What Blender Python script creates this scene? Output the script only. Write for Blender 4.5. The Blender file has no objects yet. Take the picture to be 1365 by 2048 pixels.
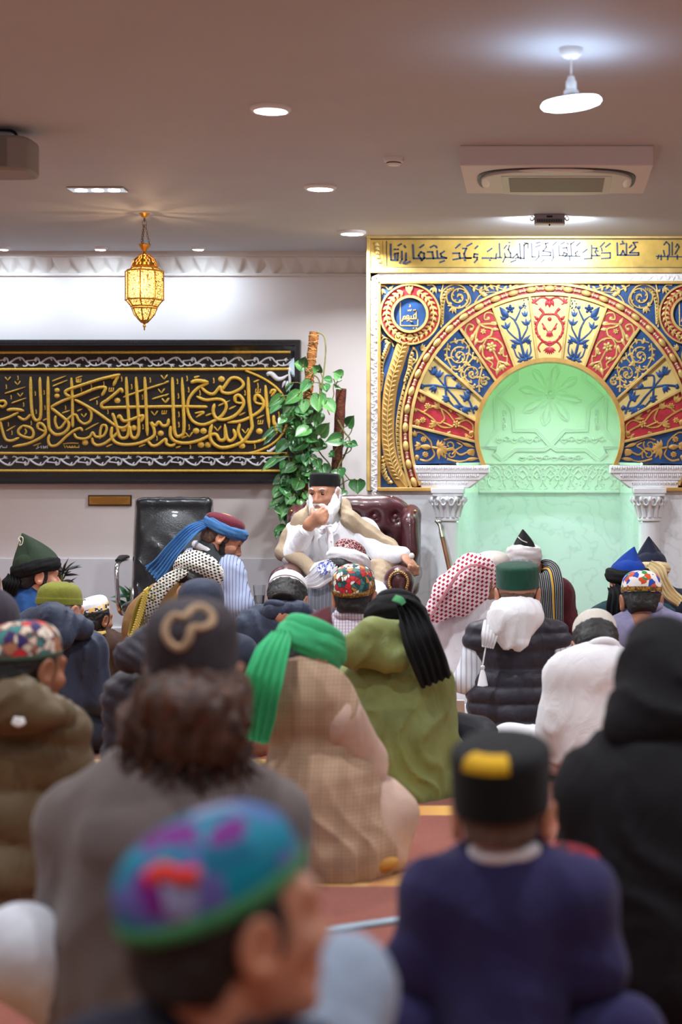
import bpy, math, random
import numpy as np
from mathutils import Vector, Matrix
random.seed(7); RNG = np.random.default_rng(7)
PI = math.pi
SC = bpy.context.scene
COL = SC.collection
# ------------------------------------------------------------------ camera, world, exposure
F, VX, VY, EYE = 3600.0, 1090.0, 985.0, 1.11      # focal length in pixels, vanishing point, eye height
DW = 10.59                                        # distance of the far wall
CEIL = 2.516
def P(px, py, d):
    return np.array(((px - VX) * d / F, d, EYE - (py - VY) * d / F))
cam = bpy.data.cameras.new('camera'); camo = bpy.data.objects.new('camera', cam); COL.objects.link(camo)
cam.sensor_fit = 'VERTICAL'; cam.sensor_height = 36.0; cam.lens = 36.0 * F / 2048
cam.shift_x = (682.5 - VX) / 2048; cam.shift_y = -(1024 - VY) / 2048
cam.clip_start = 0.05
camo.location = (0, 0, EYE); camo.rotation_euler = (PI / 2, 0, 0)
cam.dof.use_dof = True; cam.dof.focus_distance = 8.6; cam.dof.aperture_fstop = cam.lens / 1000 / 0.026
SC.camera = camo
SC.view_settings.view_transform = 'Standard'; SC.view_settings.look = 'None'
SC.view_settings.gamma = 1.0; SC.view_settings.use_curve_mapping = False
SC.view_settings.exposure = 0.12
wd = bpy.data.worlds.new('world'); SC.world = wd; wd.use_nodes = True
wd.node_tree.nodes['Background'].inputs[0].default_value = (.8, .8, .85, 1)
wd.node_tree.nodes['Background'].inputs[1].default_value = 0.0
try:
    SC.cycles.use_denoising = True; SC.cycles.max_bounces = 8; SC.cycles.diffuse_bounces = 5
    SC.cycles.sample_clamp_indirect = 6.0; SC.cycles.caustics_reflective = False; SC.cycles.caustics_refractive = False
    SC.cycles.blur_glossy = 1.0
except Exception: pass
def s2l(c):
    c = c / 255.0
    return c / 12.92 if c <= 0.04045 else ((c + 0.055) / 1.055) ** 2.4
def rgb(c): return (s2l(c[0]), s2l(c[1]), s2l(c[2]), 1.0)
def lamp(kind, loc, energy, col=(1, 1, 1), size=.1, rot=(0, 0, 0), spread=None, sizey=None, angle=None, blend=.5):
    l = bpy.data.lights.new(kind.lower() + '_lamp', kind); l.energy = energy; l.color = col
    if kind == 'AREA':
        l.shape = 'DISK' if sizey is None else 'RECTANGLE'; l.size = size
        if sizey: l.size_y = sizey
        if spread: l.spread = spread
    else:
        l.shadow_soft_size = size
        if kind == 'SPOT': l.spot_size = angle; l.spot_blend = blend
    o = bpy.data.objects.new(kind.lower() + '_lamp', l); COL.objects.link(o); o.location = loc; o.rotation_euler = rot
    return o
# the room's lamps: a line of ceiling downlights, wall washers, pendant, lantern, niche strip, plus added fill
COOL = (.90, .95, 1.0)
DOWN = [(-1.0, 6.57), (-1.03, 8.26), (-1.037, 9.69)]
FILL_DOWN = [(-1.0, 4.9), (-1.0, 3.2), (-1.0, 1.0), (1.75, 8.3), (1.75, 6.4), (1.75, 4.2), (1.75, 2.0), (.4, 3.0), (-3.3, 7.0), (-3.3, 4.6), (-3.3, 2.4), (.3, .3)]  # unseen downlights added out of frame as fill
for x, y in DOWN + FILL_DOWN:
    lamp('AREA', (x, y, CEIL - .012), (31 if (x, y) in DOWN else 25 if y > 6 else 15 if y > 4 else 12), (.93, .96, 1.0), .13, spread=2.5)
WASH = [(-3.67, 10.33), (-3.11, 10.33), (-2.55, 10.33), (-1.99, 10.33)]
for x, y in WASH:
    lamp('AREA', (x, y, CEIL - .012), 7, (.70, .85, 1.0), .07)
lamp('AREA', (-2.07, 8.33, CEIL - .014), 20, (.86, .93, 1.0), .16, spread=2.6)
for x, y, e in ((.084, 2.4, 10), (-2.4, 3.6, 9), (-2.4, .6, 6), (2.4, 4.6, 7)):     # unseen cool point lamps added to offset the pink ceiling bounce
    lamp('POINT', (x, y, 2.33), e, (.74, .88, 1.0), .09)
# ------------------------------------------------------------------ mesh helpers
def nrm(v):
    v = np.asarray(v, float); n = np.linalg.norm(v); return v / n if n > 1e-9 else v
def catmull(pts, n=6, closed=False):
    p = np.asarray(pts, float)
    if len(p) < 3: return p
    if closed: q = np.vstack([p[-1:], p, p[:2]])
    else: q = np.vstack([2 * p[0] - p[1], p, 2 * p[-1] - p[-2]])
    out = []; t = np.linspace(0, 1, n, endpoint=False)[:, None]
    for i in range(len(q) - 3):
        a, b, c, d = q[i:i + 4]
        out.append(.5 * (2 * b + (c - a) * t + (2 * a - 5 * b + 4 * c - d) * t * t + (3 * b - a - 3 * c + d) * t ** 3))
    if not closed: out.append(p[-1:])
    return np.vstack(out)
class MB:
    def __init__(s): s.v = []; s.f = []; s.uv = []; s.n = 0
    def add(s, v, f, uv=None):
        v = np.asarray(v, float).reshape(-1, 3)
        for a in (f if isinstance(f, list) else [f]):
            a = np.asarray(a, int)
            if a.ndim == 1: a = a[None]
            s.f.append(a + s.n)
        s.v.append(v); s.uv.append(np.zeros((len(v), 2)) if uv is None else np.asarray(uv, float).reshape(-1, 2)); s.n += len(v)
        return s
    def grid(s, V, cu=False, cv=False, uv=None, flip=False):
        nu, nv = V.shape[:2]
        i = np.arange(nu if cu else nu - 1)[:, None]; j = np.arange(nv if cv else nv - 1)[None]
        a = i * nv + j; b = ((i + 1) % nu) * nv + j; c = ((i + 1) % nu) * nv + (j + 1) % nv; d = i * nv + (j + 1) % nv
        f = np.stack([a, b, c, d], -1).reshape(-1, 4)
        if flip: f = f[:, ::-1]
        if uv is None:
            u, w = np.meshgrid(np.linspace(0, 1, nu), np.linspace(0, 1, nv), indexing='ij'); uv = np.stack([u, w], -1)
        return s.add(V.reshape(-1, 3), f, uv)
    def tube(s, pts, r, n=8, cap=True, flat=1.0, up=None, closed=False):
        p = np.asarray(pts, float); m = len(p); r = np.broadcast_to(np.asarray(r, float), (m,))
        t = np.gradient(p, axis=0)
        if closed: t = np.roll(p, -1, 0) - np.roll(p, 1, 0)
        t /= np.maximum(np.linalg.norm(t, axis=1, keepdims=True), 1e-9)
        u = np.array(up, float) if up is not None else (np.array([0, 0, 1.]) if abs(t[0][2]) < .9 else np.array([1., 0, 0]))
        V = np.zeros((m, n, 3)); a = np.arange(n) / n * 2 * PI
        for i in range(m):
            if up is None or i == 0: u = u - t[i] * np.dot(u, t[i]); u = nrm(u)
            else: u = np.array(up, float); u = nrm(u - t[i] * np.dot(u, t[i]))
            w = np.cross(t[i], u)
            V[i] = p[i] + r[i] * (np.cos(a)[:, None] * u * flat + np.sin(a)[:, None] * w)
        b = s.n; s.grid(V, cu=closed, cv=True)
        if cap and not closed:
            s.f.append(np.arange(n)[None] + b); s.f.append((np.arange(n)[::-1] + (m - 1) * n)[None] + b)
        return s
    def ell(s, c, r, R=None, nu=12, nv=8):
        th = np.linspace(0, PI, nv + 1)[:, None]; ph = np.arange(nu) / nu * 2 * PI
        V = np.stack([np.sin(th) * np.cos(ph), np.sin(th) * np.sin(ph), np.cos(th) * np.ones_like(ph)], -1) * np.broadcast_to(np.asarray(r, float), (3,))
        if R is not None: V = V @ np.asarray(R).T
        return s.grid(V + np.asarray(c), cv=True)
    def box(s, c, sz, R=None):
        q = np.array([[x, y, z] for x in (-.5, .5) for y in (-.5, .5) for z in (-.5, .5)]) * np.asarray(sz)
        if R is not None: q = q @ np.asarray(R).T
        return s.add(q + np.asarray(c), [[0, 1, 3, 2], [4, 6, 7, 5], [0, 4, 5, 1], [2, 3, 7, 6], [0, 2, 6, 4], [1, 5, 7, 3]])
    def lathe(s, prof, c=(0, 0, 0), n=24, ex=1., ey=1., R=None, uv=True):
        pr = np.asarray(prof, float); a = np.arange(n + 1) / n * 2 * PI
        V = np.stack([pr[:, :1] * np.cos(a) * ex, pr[:, :1] * np.sin(a) * ey, pr[:, 1:] * np.ones_like(a)], -1)
        if R is not None: V = V @ np.asarray(R).T
        return s.grid(V + np.asarray(c), flip=True)
    def prism(s, poly, off):
        p = np.asarray(poly, float); n = len(p); q = p + np.asarray(off)
        s.add(np.vstack([p, q]), [np.arange(n), np.arange(n)[::-1] + n] + [np.array([i, i + n, (i + 1) % n + n, (i + 1) % n]) for i in range(n)])
        return s
    def xf(s, M):
        M = np.asarray(M)
        s.v = [v @ M[:3, :3].T + M[:3, 3] for v in s.v]; return s
    def build(s, name, mat, parent=None, angle=40, bevel=0, origin=None, double=False):
        v = np.vstack(s.v); uv = np.vstack(s.uv)
        if parent is not None: o0 = np.array(parent['_o'])
        elif origin is not None: o0 = np.asarray(origin, float)
        else: o0 = np.array([(v[:, 0].min() + v[:, 0].max()) / 2, (v[:, 1].min() + v[:, 1].max()) / 2, v[:, 2].min()])
        me = bpy.data.meshes.new(name); me.vertices.add(len(v)); me.vertices.foreach_set('co', (v - o0).astype(np.float32).ravel())
        li = np.concatenate([a.ravel() for a in s.f]); lt = np.concatenate([np.full(len(a), a.shape[1]) for a in s.f])
        ls = np.concatenate([[0], np.cumsum(lt)[:-1]])
        me.loops.add(len(li)); me.loops.foreach_set('vertex_index', li.astype(np.int32))
        me.polygons.add(len(lt)); me.polygons.foreach_set('loop_start', ls.astype(np.int32))
        ul = me.uv_layers.new(name='UVMap'); ul.data.foreach_set('uv', uv[li].astype(np.float32).ravel())
        me.update(calc_edges=True); me.validate()
        me.polygons.foreach_set('use_smooth', np.ones(len(me.polygons), bool))
        if angle: me.set_sharp_from_angle(angle=math.radians(angle))
        if mat is not None: me.materials.append(mat)
        o = bpy.data.objects.new(name, me); COL.objects.link(o)
        if parent is not None:
            o.parent = parent; o['_o'] = parent['_o']
        else: o.location = o0; o['_o'] = [float(x) for x in o0]
        if bevel:
            m = o.modifiers.new('bevel', 'BEVEL'); m.width = bevel; m.segments = 2; m.limit_method = 'ANGLE'
        return o
def tag(o, label, cat, group=None):
    o['label'] = label; o['category'] = cat
    if group: o['group'] = group
    return o
def thing(name, label, cat, loc, group=None):
    o = bpy.data.objects.new(name, None); COL.objects.link(o); o.location = loc; o['_o'] = [float(x) for x in loc]
    o.empty_display_size = .1
    return tag(o, label, cat, group)
def struct(o): o['kind'] = 'structure'; return o
def rot(ax, deg):
    a = math.radians(deg); c, s = math.cos(a), math.sin(a)
    return np.array({'x': [[1, 0, 0], [0, c, -s], [0, s, c]], 'y': [[c, 0, s], [0, 1, 0], [-s, 0, c]], 'z': [[c, -s, 0], [s, c, 0], [0, 0, 1]]}[ax], float)
# ------------------------------------------------------------------ materials
class NT:
    def __init__(s, name):
        s.m = bpy.data.materials.new(name); s.m.use_nodes = True; s.t = s.m.node_tree; s.b = s.t.nodes['Principled BSDF']
    def n(s, ty, **kw):
        x = s.t.nodes.new(ty)
        for k, v in kw.items():
            if k.startswith('i_'):
                k = k[2:]; x.inputs[int(k) if k.isdigit() else k.replace('_', ' ')].default_value = v
            else: setattr(x, k, v)
        return x
    def l(s, a, b): s.t.links.new(a, b)
    def co(s, kind='Object', scale=(1, 1, 1), rotd=(0, 0, 0)):
        c = s.n('ShaderNodeTexCoord'); m = s.n('ShaderNodeMapping'); m.inputs['Scale'].default_value = scale
        m.inputs['Rotation'].default_value = [math.radians(a) for a in rotd]
        s.l(c.outputs[kind], m.inputs[0]); return m.outputs[0]
    def noise(s, scale, vec=None, detail=3, rough=.5):
        x = s.n('ShaderNodeTexNoise'); x.inputs['Scale'].default_value = scale; x.inputs['Detail'].default_value = detail; x.inputs['Roughness'].default_value = rough
        s.l(vec if vec is not None else s.co(), x.inputs['Vector']); return x.outputs['Fac']
    def math(s, op, a, b=None, c=None):
        x = s.n('ShaderNodeMath', operation=op)
        for i, q in enumerate((a, b, c)):
            if q is None: continue
            if isinstance(q, (int, float)): x.inputs[i].default_value = q
            else: s.l(q, x.inputs[i])
        return x.outputs[0]
    def mix(s, fac, a, b, bt='MIX'):
        x = s.n('ShaderNodeMix', data_type='RGBA', blend_type=bt)
        for q, i in ((fac, 0), (a, 6), (b, 7)):
            if isinstance(q, (int, float)): x.inputs[i].default_value = q
            elif isinstance(q, tuple): x.inputs[i].default_value = rgb(q) if len(q) == 3 else q
            else: s.l(q, x.inputs[i])
        return x.outputs[2]
    def ramp(s, fac, stops, const=False):
        x = s.n('ShaderNodeValToRGB'); e = x.color_ramp.elements
        if const: x.color_ramp.interpolation = 'CONSTANT'
        while len(e) < len(stops): e.new(.5)
        for i, (p, c) in enumerate(stops): e[i].position = p; e[i].color = rgb(c)
        s.l(fac, x.inputs[0]); return x.outputs[0]
    def sep(s, vec):
        x = s.n('ShaderNodeSeparateXYZ'); s.l(vec, x.inputs[0]); return x.outputs
    def col(s, c):
        if isinstance(c, tuple): s.b.inputs['Base Color'].default_value = rgb(c)
        else: s.l(c, s.b.inputs['Base Color'])
    def bump(s, h, st=.3, dist=.004):
        x = s.n('ShaderNodeBump'); x.inputs['Strength'].default_value = st; x.inputs['Distance'].default_value = dist
        s.l(h, x.inputs['Height']); s.l(x.outputs[0], s.b.inputs['Normal'])
    def set(s, rough=.6, metal=0, sheen=0, coat=0, spec=.5, emis=None, es=1.):
        i = s.b.inputs; i['Roughness'].default_value = rough; i['Metallic'].default_value = metal
        i['Sheen Weight'].default_value = sheen; i['Coat Weight'].default_value = coat; i['Specular IOR Level'].default_value = spec
        if emis: i['Emission Color'].default_value = rgb(emis); i['Emission Strength'].default_value = es
        return s.m
def mat(name, c, rough=.6, metal=0, bump=None, var=0, vs=6, sheen=0, coat=0, spec=.5, emis=None, es=1., dist=.004):
    t = NT(name)
    if var:
        f = t.noise(vs); d = tuple(max(0, x * (1 - var)) for x in c); e = tuple(min(255, x * (1 + var * .6)) for x in c)
        t.col(t.ramp(f, [(.3, d), (.7, e)]))
    else: t.col(c)
    if bump: t.bump(t.noise(bump[0], detail=4), bump[1], dist)
    return t.set(rough, metal, sheen, coat, spec, emis, es)
def cloth(name, c, var=.07, fine=900, st=.25, rough=.85, sheen=.06, wr=.28):
    t = NT(name); d = tuple(max(0, x * (1 - var)) for x in c); e = tuple(min(255, x * (1 + var * .6)) for x in c)
    t.col(t.ramp(t.noise(9), [(.3, d), (.7, e)])); x = t.n('ShaderNodeTexNoise'); x.inputs['Scale'].default_value = 7; x.inputs['Detail'].default_value = 3; x.inputs['Distortion'].default_value = 1.6
    t.l(t.co(scale=(1.6, 1.6, .8)), x.inputs['Vector']); b1 = t.n('ShaderNodeBump'); b1.inputs['Strength'].default_value = wr; b1.inputs['Distance'].default_value = .03; t.l(x.outputs['Fac'], b1.inputs['Height'])
    b2 = t.n('ShaderNodeBump'); b2.inputs['Strength'].default_value = st; b2.inputs['Distance'].default_value = .002; t.l(t.noise(fine), b2.inputs['Height']); t.l(b1.outputs[0], b2.inputs['Normal']); t.l(b2.outputs[0], t.b.inputs['Normal'])
    return t.set(rough, sheen=sheen, spec=.25)
def stripes(name, base, line, period, width, axis=0, warp=.15, rough=.8, axis2=None, line2=None):
    t = NT(name); s = t.sep(t.co()); n = t.noise(3)
    def m(ax, per, wd):
        v = t.math('ADD', s[ax], t.math('MULTIPLY', n, warp * .1)); v = t.math('FRACT', t.math('DIVIDE', v, per)); return t.math('LESS_THAN', v, wd)
    c = t.mix(m(axis, period, width), base, line)
    if axis2 is not None: c = t.mix(t.math('MULTIPLY', m(axis2, period, width), .8), c, line2 or line)
    t.col(c); t.bump(t.noise(700), .2, .002); return t.set(rough, spec=.25, sheen=.1)
def embroid(name, cols, scale=30, edge=None, kind='Object', rough=.75):
    t = NT(name); v = t.n('ShaderNodeTexVoronoi'); v.inputs['Scale'].default_value = scale
    w = t.co(kind); nz = t.n('ShaderNodeTexNoise'); nz.inputs['Scale'].default_value = scale * .8; t.l(w, nz.inputs['Vector'])
    ad = t.n('ShaderNodeVectorMath', operation='MULTIPLY_ADD'); t.l(nz.outputs['Color'], ad.inputs[0]); ad.inputs[1].default_value = (.9 / scale,) * 3; t.l(w, ad.inputs[2])
    t.l(ad.outputs[0], v.inputs['Vector'])
    sp = t.n('ShaderNodeSeparateColor'); t.l(v.outputs['Color'], sp.inputs[0])
    c = t.ramp(sp.outputs[0], [(i / len(cols), q) for i, q in enumerate(cols)], True)
    if edge:
        e = t.n('ShaderNodeTexVoronoi', feature='DISTANCE_TO_EDGE'); e.inputs['Scale'].default_value = scale; t.l(ad.outputs[0], e.inputs['Vector'])
        c = t.mix(t.math('LESS_THAN', e.outputs['Distance'], .05), c, edge)
    t.col(c); t.bump(t.noise(400), .3, .002); return t.set(rough, spec=.3)
GOLD = mat('gold_paint', (208, 176, 106), .42, .15, bump=(60, .25), var=.12, vs=14)
DGOLD = mat('deep_gold_paint', (196, 152, 80), .45, .15, bump=(60, .25), var=.1, vs=14)
BLUEP = mat('blue_paint', (26, 68, 122), .5, bump=(90, .3), var=.18, vs=12)
REDP = mat('red_paint', (176, 40, 52), .5, bump=(90, .3), var=.15, vs=12)
WCARVE = mat('white_carved_plaster', (236, 234, 236), .6, bump=(120, .3), var=.03)
BRASS = mat('brass', (190, 140, 60), .32, .9, bump=(200, .2), var=.15)
CHROME = mat('chrome', (210, 212, 216), .12, 1.0)
WPLAST = mat('white_plastic', (226, 224, 222), .4)
BLACKP = mat('black_plastic', (24, 24, 27), .45)
SKIN = mat('skin_tan', (186, 132, 104), .5, bump=(220, .15), var=.08, vs=18, spec=.4)
SKIN2 = mat('skin_brown', (158, 104, 78), .5, bump=(220, .15), var=.08, vs=18, spec=.4)
EARS = mat('skin_fair', (204, 142, 114), .5, bump=(220, .15), var=.08, vs=18, spec=.4)
HAIR = mat('black_hair', (22, 18, 18), .55, bump=(300, .6), var=.3, vs=60)
HAIRB = mat('brown_hair', (74, 46, 34), .5, bump=(120, .7), var=.45, vs=40)
HAIRG = mat('grey_hair', (176, 178, 184), .6, bump=(260, .6), var=.15, vs=60)
HAIRW = mat('white_hair', (232, 232, 234), .65, bump=(260, .6), var=.06, vs=60)
STUB = mat('cropped_hair', (104, 78, 66), .75, bump=(500, .5), var=.2, vs=90)
# ------------------------------------------------------------------ the room
XL, XR, YB = -4.6, 3.6, -2.2
def paint(name, c, b=.12):
    t = NT(name); t.col(t.ramp(t.noise(2.5), [(.3, tuple(x - 4 for x in c)), (.7, c)])); t.bump(t.noise(180), b, .002); return t.set(.7, spec=.3)
WALLM = paint('wall_paint', (228, 222, 220)); CEILM = paint('ceiling_paint', (188, 190, 196)); TRIMM = mat('trim_gloss_white', (232, 231, 232), .35)
def carpet():
    t = NT('carpet'); s = t.sep(t.co()); y = s[1]
    def band(c, w): return t.math('LESS_THAN', t.math('ABSOLUTE', t.math('SUBTRACT', y, c)), w)
    base = t.ramp(t.noise(60, detail=5), [(.3, (134, 58, 38)), (.7, (162, 78, 54))])
    st = None
    for k in range(-5, 5):
        b = band(5.17 + k * 1.115, .095); st = b if st is None else t.math('MAXIMUM', st, b)
    f = t.math('FRACT', t.math('MULTIPLY', s[0], 3.1))
    yel = t.ramp(t.math('ADD', f, t.math('MULTIPLY', t.noise(40), .12)), [(0, (226, 160, 52)), (.45, (240, 190, 96)), (.55, (206, 132, 44)), (.95, (236, 178, 76))])
    t.col(t.mix(st, base, yel)); t.bump(t.noise(900), .6, .006); return t.set(.95, spec=.1, sheen=.3)
b = MB(); b.box((-.5, 4.6, -.05), (XR - XL + .4, 14.2, .1)); struct(b.build('floor', carpet(), origin=(0, 0, 0)))
b = MB(); b.box((-.5, 4.6, CEIL + .05), (XR - XL + .4, 14.2, .1)); struct(b.build('ceiling', CEILM))
MXL, MXR = (735 - VX) / 362.9, (1465 - VX) / 362.9
b = MB(); b.box(((XL + MXL) / 2 + .03, DW + .1, CEIL / 2), (MXL - XL + .06, .2, CEIL)); struct(b.build('wall_back', WALLM))
b = MB(); b.box(((XR + MXR) / 2 - .03, DW + .1, CEIL / 2), (XR - MXR + .06, .2, CEIL)); struct(b.build('wall_back_right', WALLM))
b = MB(); b.box((XL - .1, 4.2, CEIL / 2), (.2, 13, CEIL)); struct(b.build('wall_left', WALLM))
b = MB(); b.box((XR + .1, 4.2, CEIL / 2), (.2, 13, CEIL)); struct(b.build('wall_right', WALLM))
b = MB(); b.box((-.5, YB - .1, CEIL / 2), (XR - XL, .2, CEIL)); struct(b.build('wall_front', WALLM))
b = MB(); b.box(((XL + MXL) / 2, DW - .011, .16), (MXL - XL, .022, .32)); struct(b.build('baseboard_back', TRIMM, bevel=.006))
b = MB(); b.box(((XL + MXL) / 2, DW - .005, .52), (MXL - XL, .01, .40)); struct(b.build('trim_1', paint('dado_paint', (222, 224, 230))))
# carved cornice
def cornice(x0, x1, name):
    prof = np.array([(.0, 2.380), (.016, 2.384), (.016, 2.396), (.010, 2.400), (.014, 2.412), (.022, 2.425), (.034, 2.442), (.050, 2.460), (.066, 2.474), (.078, 2.482), (.078, 2.490), (.094, 2.494), (.094, CEIL)])
    per = .103; n = int((x1 - x0) / per * 16); xs = np.linspace(x0, x1, n); V = np.zeros((n, len(prof), 3))
    ph = (xs / per) % 1; d = np.abs(ph - .5) * 2                       # 0 at motif centre
    for j, (o, z) in enumerate(prof):
        t = np.clip((z - 2.400) / .082, 0, 1); w = .18 + .75 * t ** .8
        k = 1 if 3 <= j <= 9 else 0
        e = np.clip((w - d) * 7, -1, 1); sc = np.abs(np.sin(d * 9 + t * 5)) * .35
        hgt = (.010 * e + .006 * sc * (e > 0) - .004) * k * np.sin(PI * min(1, max(.12, t)) * .8 + .3)
        V[:, j] = np.stack([xs, DW - o - hgt, np.full(n, z)], -1)
    b = MB(); b.grid(V, flip=True); return struct(b.build(name, mat('cornice_plaster', (214, 208, 202), .6, bump=(150, .2)), angle=50))
cornice(XL, MXL, 'trim_2')
# ------------------------------------------------------------------ ceiling fittings
EMW = mat('lit_diffuser', (255, 255, 255), .5, emis=(255, 250, 240), es=9)
EMC = mat('lit_cool_diffuser', (255, 255, 255), .5, emis=(236, 246, 255), es=14)
words = ['round white ceiling downlight glowing, nearest of the row of three left of the air conditioner', 'round white ceiling downlight glowing, middle one of the row of three beside the smoke alarm', 'round white ceiling downlight glowing just before the top corner of the carved gold arch']
for (x, y), w in zip(DOWN, words):
    t = thing('ceiling_light', w, 'ceiling light', (x, y, CEIL - .02), 'round ceiling downlights')
    b = MB(); b.lathe([(.058, -.010), (.058, -.016), (.066, -.018), (.075, -.008), (.075, 0)], (x, y, CEIL), 32); b.build('frame', TRIMM, t)
    b = MB(); b.lathe([(.0001, -.009), (.058, -.009)], (x, y, CEIL), 32); b.build('diffuser', EMW, t)
for (x, y), w in zip(WASH[1:], ['small glowing spotlight by the cornice at the left edge of the picture', 'small glowing spotlight by the cornice left of the hanging lantern', 'small glowing spotlight by the cornice right of the hanging lantern']):
    t = thing('ceiling_light', w, 'ceiling light', (x, y, CEIL - .02), 'small wall-washing spotlights')
    b = MB(); b.lathe([(.026, -.008), (.028, -.014), (.036, -.012), (.042, -.002), (.042, 0)], (x, y, CEIL), 24); b.build('frame', TRIMM, t)
    b = MB(); b.lathe([(.0001, -.006), (.027, -.006)], (x, y, CEIL), 24); b.build('diffuser', EMC, t)
x, y = -2.07, 8.33
t = thing('ceiling_light', 'recessed oblong three-lamp ceiling light in front of the hanging lantern', 'ceiling light', (x, y, CEIL - .02))
b = MB(); b.box((x, y, CEIL - .004), (.26, .115, .008)); b.build('frame', CHROME, t, bevel=.003)
for k in (-1, 0, 1):
    b = MB(); b.lathe([(.0001, -.012), (.026, -.012), (.032, -.004)], (x + k * .076, y, CEIL), 20); b.build('diffuser', EMC, t)
# pendant disc lamp
x, y = .084, 5.70
t = thing('pendant_lamp', 'white disc pendant lamp hanging from the ceiling on a short cord', 'pendant lamp', (x, y, 2.33))
b = MB(); b.lathe([(.0001, CEIL - .030), (.022, CEIL - .030), (.034, CEIL - .02), (.038, CEIL - .006), (.038, CEIL)], (x, y, 0), 28); b.build('canopy', WPLAST, t)
b = MB(); b.tube([(x, y, CEIL - .03), (x, y, 2.41)], .0032, 8); b.build('cord', WPLAST, t)
b = MB(); b.lathe([(.0001, 2.43), (.010, 2.428), (.013, 2.415), (.017, 2.41), (.017, 2.385), (.024, 2.380), (.026, 2.362)], (x, y, 0), 20); b.build('lamp_holder', WPLAST, t)
R = rot('y', -7) @ rot('x', 4); c = np.array((x, y, 2.346))
b = MB(); b.lathe([(.0001, .020), (.03, .020), (.056, .016), (.064, .011)], c, 40, R=R); b.build('housing', WPLAST, t)
b = MB(); b.lathe([(.062, .012), (.088, .008), (.096, .0), (.097, -.006), (.09, -.014), (.07, -.02), (.0001, -.024)], c, 40, R=R); b.build('diffuser', mat('lit_pendant', (255, 255, 255), .5, emis=(200, 226, 255), es=17), t)
# smoke alarm
x, y = -.634, 7.56
t = thing('smoke_alarm', 'small round white smoke alarm on the ceiling', 'smoke alarm', (x, y, CEIL - .03))
b = MB(); b.lathe([(.0001, -.033), (.022, -.033), (.030, -.026), (.030, -.020), (.040, -.018), (.043, -.004), (.043, 0)], (x, y, CEIL), 28); b.build('body', WPLAST, t)
b = MB(); b.lathe([(.031, -.025), (.0312, -.021)], (x, y, CEIL), 28); b.build('vent', BLACKP, t)
# air conditioner
t = thing('air_conditioner', 'boxy white ceiling air conditioner with an oval intake grille', 'air conditioner', (.05, 7.63, CEIL - .09))
x0, x1, y0, y1, zb = -.344, .441, 7.29, 7.97, CEIL - .082
b = MB(); b.box(((x0 + x1) / 2, (y0 + y1) / 2, CEIL - .041), (x1 - x0, y1 - y0, .082)); b.build('casing', mat('conditioner_white', (216, 208, 206), .5), t, bevel=.004)
def oval(cx, cy, a, bb, n, ex=3.2):
    th = np.arange(n) / n * 2 * PI; return np.stack([cx + a * np.sign(np.cos(th)) * np.abs(np.cos(th)) ** (2 / ex), cy + bb * np.sign(np.sin(th)) * np.abs(np.sin(th)) ** (2 / ex)], -1)
cx, cy = .05, 7.64
def slab(name, a, bb, z0, z1, m, ex=3.2):
    o = oval(cx, cy, a, bb, 48, ex); b = MB(); b.prism(np.c_[o, np.full(48, z1)], (0, 0, z0 - z1)); return b.build(name, m, t, bevel=.003)
slab('air_slot', .335, .30, zb - .004, zb + .004, BLACKP); slab('intake_panel', .318, .285, zb - .016, zb, mat('panel_white', (206, 206, 200), .45), 3)
b = MB(); b.box((cx, cy, zb - .0165), (.46, .40, .005)); b.build('intake_frame', mat('panel_rim', (198, 200, 192), .45), t, bevel=.002)
gm = NT('intake_grille'); gs = gm.sep(gm.co()); gm.col(gm.mix(gm.math('LESS_THAN', gm.math('FRACT', gm.math('MULTIPLY', gs[1], 120)), .3), (140, 128, 114), (96, 88, 80))); gm = gm.set(.6)
b = MB(); b.box((cx, cy, zb - .0195), (.40, .34, .003)); b.build('grille', gm, t)
for s in (-1, 1):
    b = MB(); b.ell((cx + s * .298, cy - .02, zb - .012), (.018, .115, .009)); b.build('air_vane', WPLAST, t)
b = MB(); b.ell((cx, y0 + .065, zb - .008), (.16, .022, .008)); b.build('air_vane', WPLAST, t)
# emergency twin spotlight
x, y = .025, 9.12
t = thing('emergency_light', 'grey twin-spot emergency light on the ceiling above the carved arch', 'emergency light', (x, y, CEIL - .06))
b = MB(); b.box((x, y, CEIL - .024), (.155, .07, .048)); b.build('body', mat('grey_plastic', (150, 152, 158), .45), t, bevel=.004)
b = MB()
for k in range(15): b.box((x - .06 + k * .0086, y - .0365, CEIL - .034), (.004, .004, .016))
b.build('grille', BLACKP, t)
b = MB(); b.box((x, y - .0362, CEIL - .013), (.03, .002, .009)); b.build('badge', BLACKP, t)
b = MB(); b.tube([(x, y - .01, CEIL - .046), (x, y - .01, CEIL - .056)], .004, 8); b.build('test_button', BLACKP, t)
for s in (-1, 1):
    q = MB(); q.lathe([(.0001, -.012), (.010, -.012), (.012, -.004), (.012, .014), (.006, .018)], (x + s * .089, y + .008, CEIL - .018), 16, R=rot('x', 90)); sp = q.build('spot', WPLAST, t)
    q = MB(); q.ell((x + s * .089, y + .018, CEIL - .018), .009); q.build('bulb', EMC, sp)
    lamp('AREA', (x + s * .089, y + .032, CEIL - .022), 8.5, (.82, .92, 1.0), .02, rot=(math.radians(68), 0, 0))
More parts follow.
